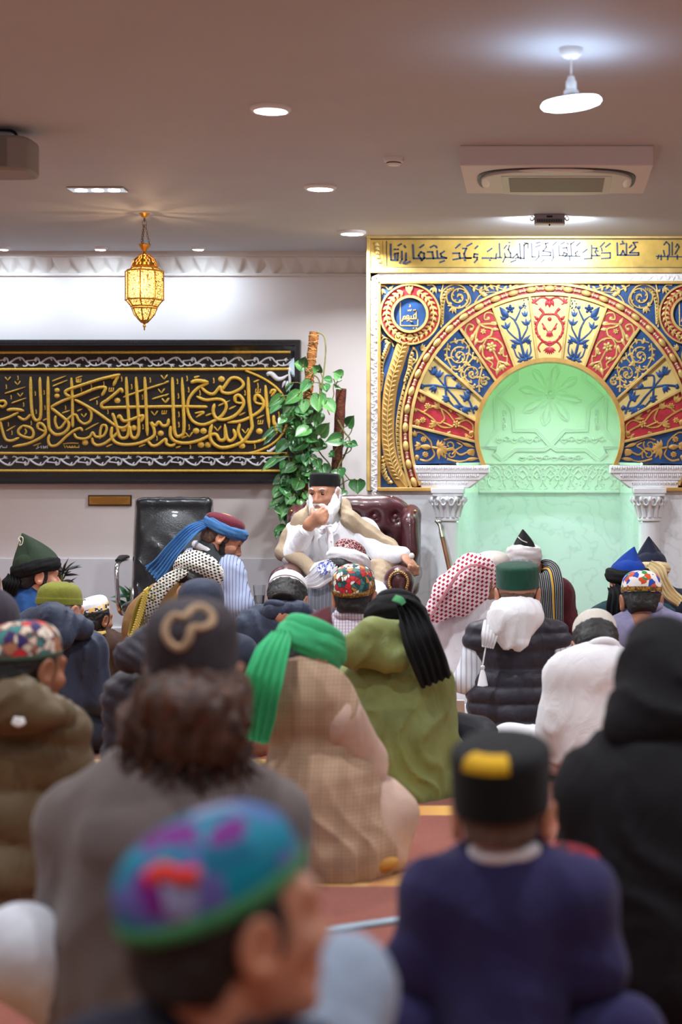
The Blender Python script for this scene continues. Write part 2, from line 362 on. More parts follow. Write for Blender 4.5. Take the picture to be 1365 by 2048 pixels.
# loudspeaker
t = thing('loudspeaker', 'grey loudspeaker hung from the ceiling at the left edge', 'loudspeaker', (-2.12, 6.95, 2.34))
b = MB(); o = oval(-2.13, 6.98, .15, .12, 40, 5); b.prism(np.c_[o, np.full(40, 2.34)], (0, 0, .135)); b.build('cabinet', mat('speaker_grey', (146, 140, 134), .55), t, bevel=.012)
b = MB(); b.box((-2.15, 6.865, 2.408), (.2, .012, .11)); b.build('grille', mat('speaker_mesh', (126, 120, 116), .6, bump=(900, .5)), t, bevel=.004)
b = MB(); b.tube(catmull([(-2.16, 6.97, CEIL), (-2.07, 6.97, CEIL - .005), (-2.045, 6.97, 2.49), (-2.04, 6.97, 2.46)], 6), .006, 8); b.build('bracket', BLACKP, t)
# pierced brass lantern
LX, LY = -2.018, 9.07; sL = 397.0
zz = lambda py: EYE - (py - VY) / sL
t = thing('lantern', 'pierced brass lantern glowing yellow, hung by chains before the black framed calligraphy', 'lantern', (LX, LY, zz(661)))
def lprof(rows, n=8): return [(max(w / sL, .0002), zz(p)) for p, w in rows]
b = MB(); b.lathe(lprof([(436, 1), (434, 6), (430, 8), (427, 12), (424, 14), (423, 14)]), (LX, LY, 0), 20); b.build('canopy', BRASS, t)
b = MB()
def link(c, r, R): b.tube([np.asarray(c) + R @ np.array((r * .62 * math.cos(a), 0, r * math.sin(a))) for a in np.arange(10) / 10 * 2 * PI], .0011, 5, closed=True)
link((LX, LY, zz(446)), .018, np.eye(3))
for k in range(4): link((LX, LY, zz(436 + k * 2)), .006, rot('z', 90 * (k % 2)))
for a in range(3):
    q = np.array((math.cos(a * 2.09 + .4), math.sin(a * 2.09 + .4), 0))
    for k in range(9):
        f = k / 8; c = np.array((LX, LY, zz(452 + 38 * f))) + q * (.006 + .02 * f); link(c, .0075, rot('z', 90 * (k % 2) + a * 40))
b.build('chain', mat('aged_brass', (120, 92, 56), .4, .8), t)
b = MB(); b.lathe(lprof([(489, 13), (490, 13.5), (497, 8), (503, 3.2), (507, 3.4), (509, 6)]), (LX, LY, 0), 8); b.build('crown', BRASS, t, angle=20)
lt = NT('lit_lattice'); w = lt.co(); vo = lt.n('ShaderNodeTexVoronoi', feature='DISTANCE_TO_EDGE'); vo.inputs['Scale'].default_value = 88; lt.l(w, vo.inputs['Vector'])
m1 = lt.math('GREATER_THAN', vo.outputs['Distance'], .085); lt.col(lt.mix(m1, (150, 106, 44), (255, 220, 130)))
lt.b.inputs['Emission Color'].default_value = rgb((255, 212, 118)); lt.l(lt.math('MULTIPLY', m1, 1.55), lt.b.inputs['Emission Strength']); LAT = lt.set(.5, .2); LAT.node_tree.nodes['Principled BSDF'].inputs['Emission Color'].default_value = rgb((255, 206, 112))
for nm, rows in (('side_panes', [(544, 37.5), (599, 37.5)]), ('shoulder_panes', [(536, 24), (543.5, 37)]), ('lower_shoulder_panes', [(600, 37), (611, 27)]), ('bowl_panes', [(618, 24), (626, 22), (635, 15), (641, 9)])):
    b = MB(); b.lathe(lprof(rows[::-1]), (LX, LY, 0), 8, R=None); b.build(nm, LAT, t, angle=20)
# dome: real holes let rays onto the ceiling
pr = catmull([(33, 5), (24, 17), (13, 23), (5, 26)], 5); b = MB(); V = []
dm = [(508, 5.5), (511, 11), (515, 16), (520, 20.5), (526, 24), (532, 26)]
a = np.arange(41) / 40 * 2 * PI
rows = np.array([[(LX + w / sL * math.cos(q), LY + w / sL * math.sin(q), zz(p)) for q in a] for p, w in dm])
fs = []
for i in range(5):
    for j in range(40):
        if j % 5 == 0 or ((i + j) % 2 == 0): fs.append([i * 41 + j, i * 41 + j + 1, (i + 1) * 41 + j + 1, (i + 1) * 41 + j])
b.add(rows.reshape(-1, 3), np.array(fs)); b.build('dome', BRASS, t, angle=20)
b = MB()
for p0, w0, p1, w1 in ((544, 38, 599, 38), (536, 25, 544, 38), (599, 38, 612, 27), (618, 24.5, 630, 19.5), (630, 19.5, 645, 6), (509, 7, 520, 21), (520, 21, 533, 26)):
    for k in range(8):
        q = k * PI / 4; b.tube([(LX + w0 / sL * math.cos(q), LY + w0 / sL * math.sin(q), zz(p0)), (LX + w1 / sL * math.cos(q), LY + w1 / sL * math.sin(q), zz(p1))], .0036, 5)
for p, w in ((543, 38.5), (600, 38.5), (533, 26.5), (613, 27.5), (617, 25.5), (536, 25)):
    b.tube([(LX + w / sL * math.cos(k * PI / 4), LY + w / sL * math.sin(k * PI / 4), zz(p)) for k in range(8)], .0042, 6, closed=True)
b.build('ribs', BRASS, t)
b = MB(); b.lathe(lprof([(661, .5), (658, 1.6), (655, 1.2), (653, 3.2), (650, 3), (648, 1.6), (645, 6.5), (640, 9.5)]), (LX, LY, 0), 16); b.build('finial', BRASS, t)
lamp('POINT', (LX, LY, zz(524)), 3.2, (1.0, .62, .34), .006)
lamp('POINT', (LX, LY - .13, zz(575)), 1.0, (1.0, .70, .40), .05)
# ------------------------------------------------------------------ framed calligraphy (gold thread on black cloth)
s0 = 340.0
def W(px, py, off=0.0): return np.array(((px - VX) / s0, DW - off, EYE - (py - VY) / s0))
def wbox(b, x0, y0, x1, y1, o0, o1): b.box((W((x0 + x1) / 2, (y0 + y1) / 2, (o0 + o1) / 2)), ((x1 - x0) / s0, abs(o1 - o0), (y1 - y0) / s0))
FL = -330
t = thing('framed_calligraphy', 'long black framed panel of gold embroidered calligraphy on the wall', 'picture', W(130, 968))
FRM = mat('frame_black_lacquer', (34, 33, 38), .35, bump=(140, .35))
b = MB()
for q, (x0, y0, x1, y1) in enumerate(((FL, 681, 603, 692), (FL, 958, 603, 968), (592, 692, 603, 958), (FL, 692, FL + 11, 958))): wbox(b, x0, y0, x1, y1, 0, .055)
for k in range(int((603 - FL) / 4)):
    b.ell(W(FL + 2 + k * 4, 962, .055), (.005, .004, .006), nu=6, nv=4); b.ell(W(FL + 2 + k * 4, 686, .055), (.005, .004, .006), nu=6, nv=4)
for k in range(66): b.ell(W(597, 694 + k * 4, .055), (.006, .004, .005), nu=6, nv=4)
b.build('frame', FRM, t, bevel=.003)
b = MB(); wbox(b, FL + 10, 691, 593, 959, .004, .012); b.build('backing_cloth', mat('black_cloth', (34, 28, 28), .8, bump=(900, .4), var=.1), t)
THR = NT('gold_thread'); THR.col(THR.ramp(THR.noise(160, detail=2), [(.3, (232, 172, 40)), (.7, (255, 218, 96))])); THR.bump(THR.noise(420), .5, .003); THR = THR.set(.42, 0)
STH = mat('silver_thread', (240, 241, 246), .45, 0, bump=(420, .5))
b = MB()
for y in (704.5, 738.5, 907, 942):
    n = 150; xs = np.linspace(FL + 20, 582 if y < 900 else 575, n)
    b.tube([W(x, y + (1.0 if y < 800 else -.6) * (1 - (x / 582)) * .8, .014) for x in xs], [.0072 + .0009 * (i % 2) for i in range(n)], 6)
def C1(x, y): return (x / 6.2045, 680 + y / 6.2045)
def C2(x, y): return (90 + x / 5.25, 720 + y / 5.25)
def C3(x, y): return (330 + x / 4.875, 720 + y / 4.875)
STK = [
 (C1, 38, [(388, 458), (392, 700), (404, 880), (425, 965), (462, 1000), (508, 962), (515, 800), (506, 600), (503, 462)]),
 (C1, 34, [(388, 925), (335, 980), (285, 985), (228, 945)]), (C1, 42, [(95, 872), (190, 862), (308, 880)]), (C1, 34, [(240, 900), (120, 960), (0, 998), (-90, 1010)]),
 (C1, 34, [(-60, 780), (0, 765), (60, 758), (84, 795), (45, 832), (0, 815), (-60, 800)]),
 (C1, 34, [(290, 1062), (385, 1090), (425, 1150), (400, 1212), (320, 1205), (250, 1172), (236, 1122), (290, 1062)]), (C1, 22, [(318, 1100), (335, 1140), (312, 1175)]),
 (C1, 34, [(15, 1010), (38, 1120), (78, 1230), (150, 1252), (250, 1212)]),
 (C1, 36, [(480, 1100), (478, 1050), (520, 1036), (568, 1090), (570, 1160), (500, 1222), (350, 1290), (165, 1325)]), (C1, 26, [(480, 1100), (530, 1122), (572, 1140)]),
 (C1, 40, [(604, 455), (606, 800), (614, 1060), (640, 1130), (702, 1175), (790, 1160), (852, 1100), (860, 1030), (800, 970), (700, 890), (642, 842)]),
 (C1, 38, [(640, 832), (800, 752), (1000, 682), (1200, 602), (1312, 590), (1302, 640), (1270, 695)]),
 (C1, 38, [(935, 742), (1050, 802), (1200, 892), (1365, 1010), (1480, 1085), (1560, 1085), (1620, 1030)]),
 (C2, 34, [(770, 612), (792, 588), (830, 640), (900, 632), (1020, 588), (1038, 602), (1010, 655)]),
 (C1, 38, [(1500, 430), (1365, 462), (1250, 490), (1000, 570), (830, 632), (838, 682), (885, 700)]), (C2, 34, [(700, 192), (768, 166), (754, 206), (722, 275)]),
 (C1, 36, [(893, 468), (905, 700), (910, 1000), (910, 1085)]),
 (C1, 32, [(702, 940), (692, 1010), (722, 1092), (770, 1082), (832, 1002), (900, 942), (952, 932), (990, 1000), (1060, 1042), (1130, 1000), (1142, 900), (1095, 838)]),
 (C1, 34, [(1035, 1130), (1002, 1097), (920, 1132), (830, 1202), (720, 1302), (640, 1312), (608, 1250), (625, 1170)]),
 (C1, 32, [(930, 1160), (960, 1212), (1050, 1228), (1122, 1202), (1160, 1150), (1200, 1202), (1290, 1192), (1332, 1112), (1320, 1062), (1280, 1062), (1258, 1112), (1246, 1230)]),
 (C2, 32, [(500, 815), (512, 870), (560, 896), (640, 872), (740, 792), (772, 758)]),
 (C2, 34, [(822, 345), (802, 308), (750, 350), (660, 422), (602, 462), (612, 500), (680, 502), (900, 496), (1365, 490), (1490, 490), (1650, 493), (1712, 493)]),
 (C2, 34, [(860, 180), (870, 400), (886, 620), (880, 780), (840, 822), (790, 802), (762, 700), (732, 602), (712, 558)]),
 (C2, 34, [(962, 180), (976, 400), (990, 620), (990, 762), (960, 818), (918, 806), (902, 740), (896, 690)]),
 (C2, 34, [(1055, 180), (1066, 400), (1076, 640), (1082, 795)]), (C2, 22, [(828, 392), (1000, 330), (1300, 233)]),
 (C2, 34, [(712, 700), (702, 790), (740, 860), (830, 890), (960, 882), (1080, 842), (1150, 792), (1150, 722), (1118, 655), (1160, 690), (1202, 652), (1242, 692), (1292, 680), (1306, 615)]),
 (C2, 32, [(1085, 850), (1130, 900), (1190, 892), (1272, 832), (1282, 880), (1330, 902), (1380, 880)]),
 (C3, 34, [(78, 170), (85, 400), (95, 650), (115, 738), (160, 740), (190, 690), (186, 450), (172, 170)]),
 (C3, 40, [(258, 222), (320, 205), (430, 216)]), (C3, 32, [(430, 225), (330, 272), (250, 360), (225, 440), (232, 520), (280, 600), (370, 632), (470, 600), (560, 542), (602, 462), (580, 402), (510, 382), (400, 392), (312, 356)]),
 (C3, 32, [(360, 270), (420, 322), (482, 330), (545, 262), (562, 312), (640, 326), (740, 282), (770, 232), (722, 182), (650, 180), (592, 250), (562, 292)]),
 (C3, 34, [(690, 412), (690, 360), (730, 345), (772, 402), (760, 462), (690, 542), (590, 582), (510, 572), (475, 502), (490, 425)]), (C3, 24, [(690, 412), (730, 422), (772, 420)]),
 (C3, 36, [(818, 168), (826, 400), (850, 600), (850, 672), (780, 782), (660, 842), (540, 852), (460, 792), (445, 712), (466, 625)]),
 (C3, 34, [(880, 412), (885, 355), (920, 348), (965, 402), (960, 462), (900, 522), (760, 592), (615, 613)]), (C3, 24, [(880, 412), (920, 428), (962, 430)]),
 (C3, 34, [(985, 248), (1000, 450), (1022, 665)]), (C3, 34, [(62, 645), (60, 740), (110, 795), (220, 812), (350, 782), (490, 722), (540, 782), (592, 762), (590, 625)]),
 (C3, 34, [(590, 640), (610, 760), (650, 790), (692, 742), (672, 672)]), (C3, 32, [(735, 620), (720, 702), (770, 790), (880, 802), (1000, 762), (1092, 702), (1066, 575)]),
 (C3, 26, [(1028, 330), (1050, 296), (1080, 302), (1040, 356)]), (C3, 22, [(298, 520), (385, 510), (310, 560)]), (C3, 34, [(1065, 540), (1068, 610), (1080, 640)]),
]
for i, (c, w, p) in enumerate(STK):
    q = catmull([c(*a) for a in p], 6); k = 6.2045 if c is C1 else 5.25 if c is C2 else 4.875
    r = np.full(len(q), w / k / 2 / s0); r[0] *= .55; r[-1] *= .4; r[1] *= .85; r[-2] *= .7
    b.tube([W(x, y, .014 + .0011 * (i % 5)) for x, y in q], r * (1 + .05 * np.sin(np.arange(len(q)) * 2.6)), 7)
arch = catmull([C3(*a) for a in [(790, 105), (960, 180), (1090, 270), (1160, 360), (1200, 480), (1200, 600), (1150, 722), (1050, 820), (900, 892), (770, 918)]], 10)
b.tube([W(x, y, .014) for x, y in arch], [.0066 + .0012 * (i % 2) for i in range(len(arch))], 6)
def thin(c, x0, y0, x1, y1, w=18):
    k = 6.2045 if c is C1 else 5.25 if c is C2 else 4.875
    b.tube([W(*c(x0 + (x1 - x0) * f, y0 + (y1 - y0) * f), .013) for f in (0, .15, .6, 1)], np.array((.6, 1, 1, .35)) * w / k / 2 / s0, 6)
for c, L in ((C1, [(655, 512, 825, 448), (660, 575, 845, 500), (945, 478, 1028, 448), (778, 908, 878, 875), (968, 882, 1028, 858), (68, 665, 322, 585), (150, 785, 332, 722), (1115, 755, 1242, 702), (542, 998, 620, 965), (420, 1312, 518, 1280), (90, 1130, 200, 1065)]),
             (C2, [(1130, 412, 1306, 358), (648, 912, 716, 884), (993, 912, 1062, 886), (430, 735, 570, 660)]),
             (C3, [(868, 218, 925, 194), (628, 482, 698, 448), (728, 542, 788, 512), (402, 545, 465, 520), (898, 572, 972, 538), (165, 762, 222, 742), (288, 172, 342, 158), (112, 857, 162, 840), (0, 228, 42, 205), (0, 352, 42, 330), (525, 448, 640, 395)])):
    for a in L: thin(c, *a)
for c, L in ((C1, [(105, 480), (225, 535), (258, 680), (1048, 935)]), (C2, [(1257, 180), (1228, 325), (1267, 425), (1155, 558)]), (C3, [(240, 728), (518, 668), (788, 692), (12, 395)])):
    for x, y in L: thin(c, x - 36, y - 20, x, y + 24, 14); thin(c, x + 34, y - 24, x, y + 24, 16)
for c, L in ((C1, [(990, 510)]), (C2, [(1260, 550), (705, 312), (362, 216)]), (C3, [(915, 302), (938, 608)])):
    for x, y in L:
        for q in (-22, 0, 22): thin(c, x + q, y - 22, x + q - 8, y + 16, 12)
        thin(c, x - 30, y + 18, x + 24, y + 14, 13)
for c, L in ((C1, [(85, 580), (145, 710), (300, 800), (445, 665), (555, 650), (455, 890), (565, 840), (820, 840), (1015, 615), (1140, 575), (1210, 775), (110, 1045), (155, 1150), (395, 1030), (230, 470), (1295, 540)]),
             (C2, [(810, 200), (915, 280), (1110, 210), (1030, 390), (665, 540), (1035, 700), (1180, 820)]), (C3, [(125, 210), (220, 180), (235, 290), (135, 350), (140, 530), (140, 630), (240, 655), (250, 840), (480, 200), (345, 320), (785, 320), (1075, 470), (1115, 530), (880, 840), (910, 250)])):
    for x, y in L: thin(c, x - 3, y - 26, x + 6, y + 22, 12); thin(c, x + 6, y + 20, x - 8, y + 24, 14)
for c, L in ((C1, [(715, 625), (715, 695), (1065, 1278)]), (C2, [(830, 725), (940, 712), (765, 427), (1220, 770), (427, 868)]), (C3, [(555, 187), (308, 692), (380, 692), (355, 827), (425, 827), (755, 837), (925, 695)])):
    k = 6.2045 if c is C1 else 5.25 if c is C2 else 4.875
    for x, y in L: b.ell(W(*c(x, y), .013), (34 / k / s0, .010, 30 / k / s0), nu=4, nv=4)
b.build('gold_lettering', THR, t, angle=60)
b = MB()   # silver vine borders
def vine(x0, y0, fl):
    U = lambda x, y: W(x0 + x, y0 + fl * y, .013)
    for p, w in (([(0, 6), (14, -4), (26, -6), (34, 2), (44, 9), (56, 8), (64, 2)], 2.0), ([(36, 0), (38, 8), (32, 11), (29, 9)], 1.7), ([(36, 0), (46, -1), (54, -2)], 1.5), ([(0, 6), (-2, -4), (-8, -6), (-8, -3)], 1.6), ([(0, 6), (8, 6), (14, 10)], 1.4)):
        q = catmull([U(*a) for a in p], 4); r = np.linspace(1, .6, len(q)) * w / s0; b.tube(q, r, 6)
    for x, y, dx, dy in ((52, -2, 5, -4), (52, -2, 8, 0), (52, -2, 4, 4), (12, 8, 7, 3), (12, 8, 2, 6), (12, 8, 8, -1), (22, -4, 3, 4), (50, 8, 0, -5)):
        b.tube([U(x, y), U(x + dx * .5, y + dy * .5), U(x + dx, y + dy)], np.array((1.5, 1.4, .3)) / s0, 5)
for k in range(14):
    vine(561 - 62.5 * k - 43, 722, 1)
    vine(536 - 62 * k - 43, 924, -1)
def sil(p, w): q = catmull([W(*C3(*a), .014) for a in p], 5); b.tube(q, np.sin(np.linspace(.35, PI - .25, len(q))) * w / 4.875 / s0, 7)
sil([(1010, 158), (1012, 135), (1050, 140), (1100, 185), (1150, 180), (1205, 145)], 26); sil([(1180, 205), (1165, 225), (1148, 270)], 13); sil([(1200, 205), (1192, 245), (1186, 290)], 14); sil([(1212, 105), (1222, 200), (1216, 310)], 13); sil([(1000, 880), (1020, 895), (1070, 860), (1115, 815)], 16); sil([(1215, 680), (1200, 720), (1185, 760)], 13)
b.build('silver_embroidery', STH, t, angle=60)
b = MB()   # small stitched date and signatures
def scrib(c, pts, w): b.tube([W(*c(*a), .0135) for a in pts], w / s0, 5)
for pts in ([(470, 1330), (480, 1310), (495, 1330), (455, 1350)], [(515, 1312), (520, 1345)], [(540, 1315), (552, 1325), (540, 1335), (552, 1345)], [(570, 1318), (560, 1345), (578, 1335), (575, 1318)], [(600, 1305), (588, 1322), (600, 1330), (592, 1345)], [(0, 1335), (30, 1310), (40, 1335), (90, 1335), (92, 1310)], [(0, 1320), (10, 1345)]): scrib(C1, pts, .8)
b.build('silver_date', STH, t)
b = MB()
for pts in ([(790, 1290), (850, 1282), (920, 1280), (980, 1284)], [(800, 1305), (815, 1340), (835, 1310), (850, 1342)], [(870, 1310), (875, 1335), (900, 1338), (905, 1308)], [(915, 1340), (935, 1310), (950, 1338), (990, 1325), (985, 1305)], [(840, 1330), (990, 1335)]): scrib(C1, pts, .9)
b.build('gold_signature', THR, t)
g = NT('clear_glass'); tr = g.n('ShaderNodeBsdfTransparent'); gl = g.n('ShaderNodeBsdfGlossy'); gl.inputs['Roughness'].default_value = .02
lw = g.n('ShaderNodeLayerWeight'); fr_ = g.math('ADD', g.math('MULTIPLY', g.math('POWER', lw.outputs['Facing'], 4.0), .7), .035); mx = g.n('ShaderNodeMixShader'); g.l(fr_, mx.inputs[0]); g.l(tr.outputs[0], mx.inputs[1]); g.l(gl.outputs[0], mx.inputs[2])
g.l(mx.outputs[0], g.t.nodes['Material Output'].inputs[0]); GLASS = g.m
b = MB(); b.add([W(FL + 10, 691, .042), W(593, 691, .042), W(593, 959, .042), W(FL + 10, 959, .042)], [[0, 3, 2, 1]]); b.build('glass_pane', GLASS, t)
# brass plaque
t = thing('wall_plaque', 'small brass plaque with fine lettering on the wall under the black frame', 'plaque', W(220, 1011))
b = MB(); wbox(b, 177, 990, 264, 1011.5, 0, .012); b.build('backing_board', mat('plaque_wood', (58, 36, 20), .5), t, bevel=.002)
b = MB(); wbox(b, 179.5, 992.5, 261.5, 1009, .012, .016); b.build('plate', mat('plaque_brass', (190, 138, 62), .35, .6, bump=(90, .1)), t, bevel=.001)
b = MB()
for k, (a, c) in enumerate(((206, 236), (184, 257), (184, 257), (188, 253), (186, 255), (196, 246))):
    x = a
    while x < c:
        w = random.uniform(1.5, 4.5); wbox(b, x, 994.5 + k * 2.4, min(c, x + w), 995.3 + k * 2.4, .016, .0165); x += w + .9
b.build('lettering', mat('plaque_ink', (96, 62, 24), .5), t)
# ------------------------------------------------------------------ mihrab: carved arch panel around a niche
MY = 9.92; s0 = F / MY                                   # front plane of the block that holds the arch
def M(px, py, off=0.0): return np.array(((px - VX) / s0, MY - off, EYE - (py - VY) / s0))
CXm, CYm = 1100.0, 866.0
def pol(r, a, off=0.0): return M(CXm + r * math.cos(a), CYm - r * math.sin(a), off)
mih = thing('mihrab_surround', 'carved gold, blue and red arch panel with calligraphy band around the green-lit niche', 'carved panel', (M(CXm, 982)[0], MY, EYE))
MARB = NT('white_marble'); v = MARB.n('ShaderNodeTexWave'); v.inputs['Scale'].default_value = 2.6; v.inputs['Distortion'].default_value = 22; v.inputs['Detail'].default_value = 4; v.inputs['Detail Scale'].default_value = 1.6
MARB.l(MARB.co(rotd=(20, 35, 15)), v.inputs['Vector']); MARB.col(MARB.ramp(v.outputs['Fac'], [(0, (212, 217, 222)), (.05, (222, 227, 231)), (.4, (225, 230, 234))])); MARB = MARB.set(.28)
NW = mat('niche_plaster', (232, 236, 232), .55, bump=(120, .15))
# lower marble walls and the niche shell
zt = M(0, 982)[2]
def wallbox(name, x0, x1, y0, y1, z0, z1, m): b = MB(); b.box(((x0 + x1) / 2, (y0 + y1) / 2, (z0 + z1) / 2), (x1 - x0, y1 - y0, z1 - z0)); return struct(b.build(name, m, bevel=.002))
xa, xb, xc, xd = M(735, 0)[0], M(879, 0)[0], M(1318, 0)[0], M(1465, 0)[0]
wallbox('wall_marble_left', xa, xb, MY - .004, MY + .15, 0, zt, MARB); wallbox('wall_marble_right', xc, xd, MY - .004, MY + .15, 0, zt, MARB)
for q, n in ((xa + .012, 'left'), (xd - .012, 'right')): wallbox('wall_block_' + n, q - .012, q + .012, MY + .02, DW, 0, CEIL, WALLM)
nx, nb, hf, hb = .0275, 10.85, .515, .425
zfr = EYE
def quadwall(name, pts, m, th=(0, .1, 0)): b = MB(); b.prism(pts, th); return struct(b.build(name, m))
b = MB(); b.box((nx, nb + .05, zfr / 2), (2 * hb + .3, .1, zfr)); struct(b.build('wall_niche_back', MARB))
b = MB(); b.box((nx, nb + .05, (2.3 + zfr) / 2), (2 * hb + .3, .1, 2.3 - zfr)); struct(b.build('wall_niche_upper', NW))
for s, n in ((-1, 'left'), (1, 'right')):
    for z0, z1, m, q in ((0, zfr, MARB, ''), (zfr, 2.3, NW, '_upper')):
        p = [(nx + s * hf, MY + .05, z0), (nx + s * hf, MY + .05, z1), (nx + s * hb, nb, z1), (nx + s * hb, nb, z0)]
        quadwall('wall_niche_%s%s' % (n, q), p, m, (s * .1, .02, 0))
b = MB(); b.box((nx, (MY + nb) / 2 + .1, 2.33), (1.5, nb - MY + .2, .06)); struct(b.build('ceiling_niche', NW))
b = MB(); b.box((nx, nb + .3, -.05), (3, 1.4, .09)); struct(b.build('floor_niche', bpy.data.materials['carpet']))
b = MB(); b.box((nx, nb - .008, EYE + .006), (2 * hb, .016, .018)); struct(b.build('trim_3', NW, bevel=.004))
# green lamps tucked behind the arch
GRN = (.16, 1.0, .46)
lamp('AREA', (nx, MY + .16, 1.92), 9.5, GRN, .5, rot=(math.radians(-38), 0, 0), sizey=.05)
for s in (-1, 1):
    lamp('AREA', (nx + s * .50, MY + .10, 1.52), 6.5, GRN, .04, rot=(math.radians(-90), 0, math.radians(s * 25)), sizey=.5)
    lamp('AREA', (nx + s * .515, MY + .10, .62), 3.0, (.25, 1, .52), .04, rot=(math.radians(-90), 0, math.radians(s * 30)), sizey=.9)
lamp('AREA', (nx, MY + .45, 1.90), 3.6, (.75, 1.0, .90), .3, spread=2.2)
# upper relief on the niche's back wall
sb = F / nb
def NB(px, py, off=0.0): return np.array(((px - VX) / sb, nb - off, EYE - (py - VY) / sb))
def cN(x, y, o=0.):
    q = NB(950 + x / 4.55, 720 + y / 4.55, o); q[0] = min(max(q[0], nx - hb + .004), nx + hb - .004); return q
nr = thing('trim_4', 'x', 'x', NB(1100, 984)); del nr['label']; del nr['category']; struct(nr)
b = MB()
def band(pts):
    for mir in (0, 1):
        q = [((1380 - x) if mir else x, y) for x, y in pts]
        for dx in (-1, 0, 1):
            P2 = np.array(q, float); t = np.gradient(P2, axis=0); nn = np.stack([-t[:, 1], t[:, 0]], -1); nn /= np.maximum(np.linalg.norm(nn, axis=1, keepdims=True), 1e-6)
            pp = P2 + nn * dx * 15
            b.tube([cN(x, y, .006) for x, y in pp], .0052, 4, up=(0, -1, 0))
        b.tube([cN(x, y, .0) for x, y in q], .014, 4, flat=.5, up=(0, -1, 0))
band([(690, 780), (560, 640), (360, 640), (345, 440), (220, 330), (380, 190), (380, 60)])
band([(690, 780), (640, 815), (370, 815), (250, 915), (180, 850), (200, 800), (80, 790), (200, 640), (190, 350)])
b.build('star_moulding', NW, nr, angle=50)
b = MB()
for k in range(16):
    a = k * PI / 8 + .2; l0, l1 = (60, 150) if k % 2 else (90, 270)
    c, s = math.cos(a), math.sin(a)
    q = [(690 + c * r_ * 1.05, 320 + s * r_) for r_ in np.linspace(l0, l1, 7)]
    b.tube([cN(x, y, .004) for x, y in q], np.sin(np.linspace(.3, PI - .1, 7)) * (.011 if k % 2 else .016), 6, flat=.6, up=(0, -1, 0))
    if k % 2 == 0:
        for sg in (-1, 1):
            q = [(690 + math.cos(a + sg * w) * r_ * 1.05, 320 + math.sin(a + sg * w) * r_) for r_, w in ((110, .02), (170, .17), (230, .16), (280, .02))]
            b.tube([cN(x, y, .004) for x, y in catmull(q, 4)], .0045, 5)
for k in range(8):
    a = k * PI / 4; b.ell(cN(690 + 34 * math.cos(a), 320 + 34 * math.sin(a), .004), (.007, .006, .007), nu=6, nv=4)
b.ell(cN(690, 320, .006), (.008, .007, .008), nu=8, nv=6)
def vinerel(x0, x1, y, amp, n, vert=False):
    xs = np.linspace(x0, x1, n * 8); ys = y + amp * np.sin(np.linspace(0, n * PI, n * 8))
    b.tube([cN(*((yy, xx) if vert else (xx, yy)), .004) for xx, yy in zip(xs, ys)], .004, 5)
    for k in range(n):
        xx = x0 + (x1 - x0) * (k + .5) / n; yy = y - amp * .1 * (1 if k % 2 else -1)
        for d in (-1, 0, 1):
            q = [(xx + d * 14, yy), (xx + d * 26, yy + (amp * .8 if k % 2 else -amp * .8) * (1.2 - abs(d) * .4))]
            b.tube([cN(*((u[1], u[0]) if vert else u), .004) for u in (q[0], ((q[0][0] + q[1][0]) / 2, (q[0][1] + q[1][1]) / 2), q[1])], (.005, .008, .002), 5)
vinerel(190, 600, 725, 28, 6); vinerel(780, 1190, 725, 28, 6); vinerel(400, 980, 890, 24, 8); vinerel(450, 640, 270, 20, 3, True); vinerel(450, 640, 1110, 20, 3, True)
b.build('vine_relief', NW, nr, angle=60)
b = MB()   # frieze
b.box(cN(690, 935, .004), (2 * hb, .014, .014))
for k in range(-3, 12):
    x0 = 185 + k * 126.5; big = k % 2 == 0
    if not 20 < x0 < 1360: continue
    for sg in (-1, 1):
        for q in ([(0, 960), (40, 985), (60, 1030), (20, 1062), (0, 1080)], [(0, 1000), (28, 1030), (50, 1075), (60, 1120), (30, 1160), (58, 1175)], [(62, 960), (70, 985), (40, 1000)]):
            b.tube([cN(x0 + sg * x * (1 if big else .75), y, .003) for x, y in catmull(q, 4)], .0042, 5)
    b.tube([cN(x0 + 63 + 20 * math.cos(a), 1073 + 20 * math.sin(a), .003) for a in np.arange(12) / 12 * 2 * PI], .0038, 5, closed=True)
    for r_ in range(14): b.ell(cN(x0 + random.uniform(-50, 50), random.uniform(970, 1180), .002), (.0055, .004, .0055), nu=5, nv=4)
for s in (-1, 1):
    for k in range(7):
        y = MY + .14 + k * .11; x = nx + s * (hf + (hb - hf) * (y - MY - .05) / (nb - MY - .05))
        for zc in (EYE + .05, EYE + .1, EYE + .14): b.ell((x, y, zc), (.004, .03, .016), nu=6, nv=4)
b.build('frieze', NW, nr, angle=60)
# ---- plates
def ringplate(name, r0, r1, a0, a1, off0, off1, m, n=96, parent=mih):
    b = MB(); A = np.radians(np.linspace(a0, a1, n))
    V = np.array([[pol(r0, a, off0), pol(r0, a, off1), pol(r1, a, off1), pol(r1, a, off0)] for a in A]); b.grid(V, cv=True, flip=True); 
    b.f.append(np.array([[0, 1, 2, 3]])); b.f.append(np.array([[3, 2, 1, 0]]) + (n - 1) * 4)
    return b.build(name, m, parent, angle=40)
X0, X1, Y0, Y1 = 760, 1440, 566, 976
b = MB(); A = np.radians(np.linspace(-21.8, 201.8, 121)); rows = []
for a in A:
    c, s = math.cos(a), -math.sin(a); r = 1e9
    if c > 1e-6: r = min(r, (X1 - CXm) / c)
    if c < -1e-6: r = min(r, (X0 - CXm) / c)
    if s < -1e-6: r = min(r, (Y0 - CYm) / s)
    x, y = CXm + r * c, min(Y1, CYm + r * s)
    rows.append([M(CXm + 295 * c, CYm + 295 * s, -.09), pol(295, a, .0), M(x, y, .0), M(x, y, -.09)])
b.grid(np.array(rows), flip=True); b.build('spandrel_field', BLUEP, mih)
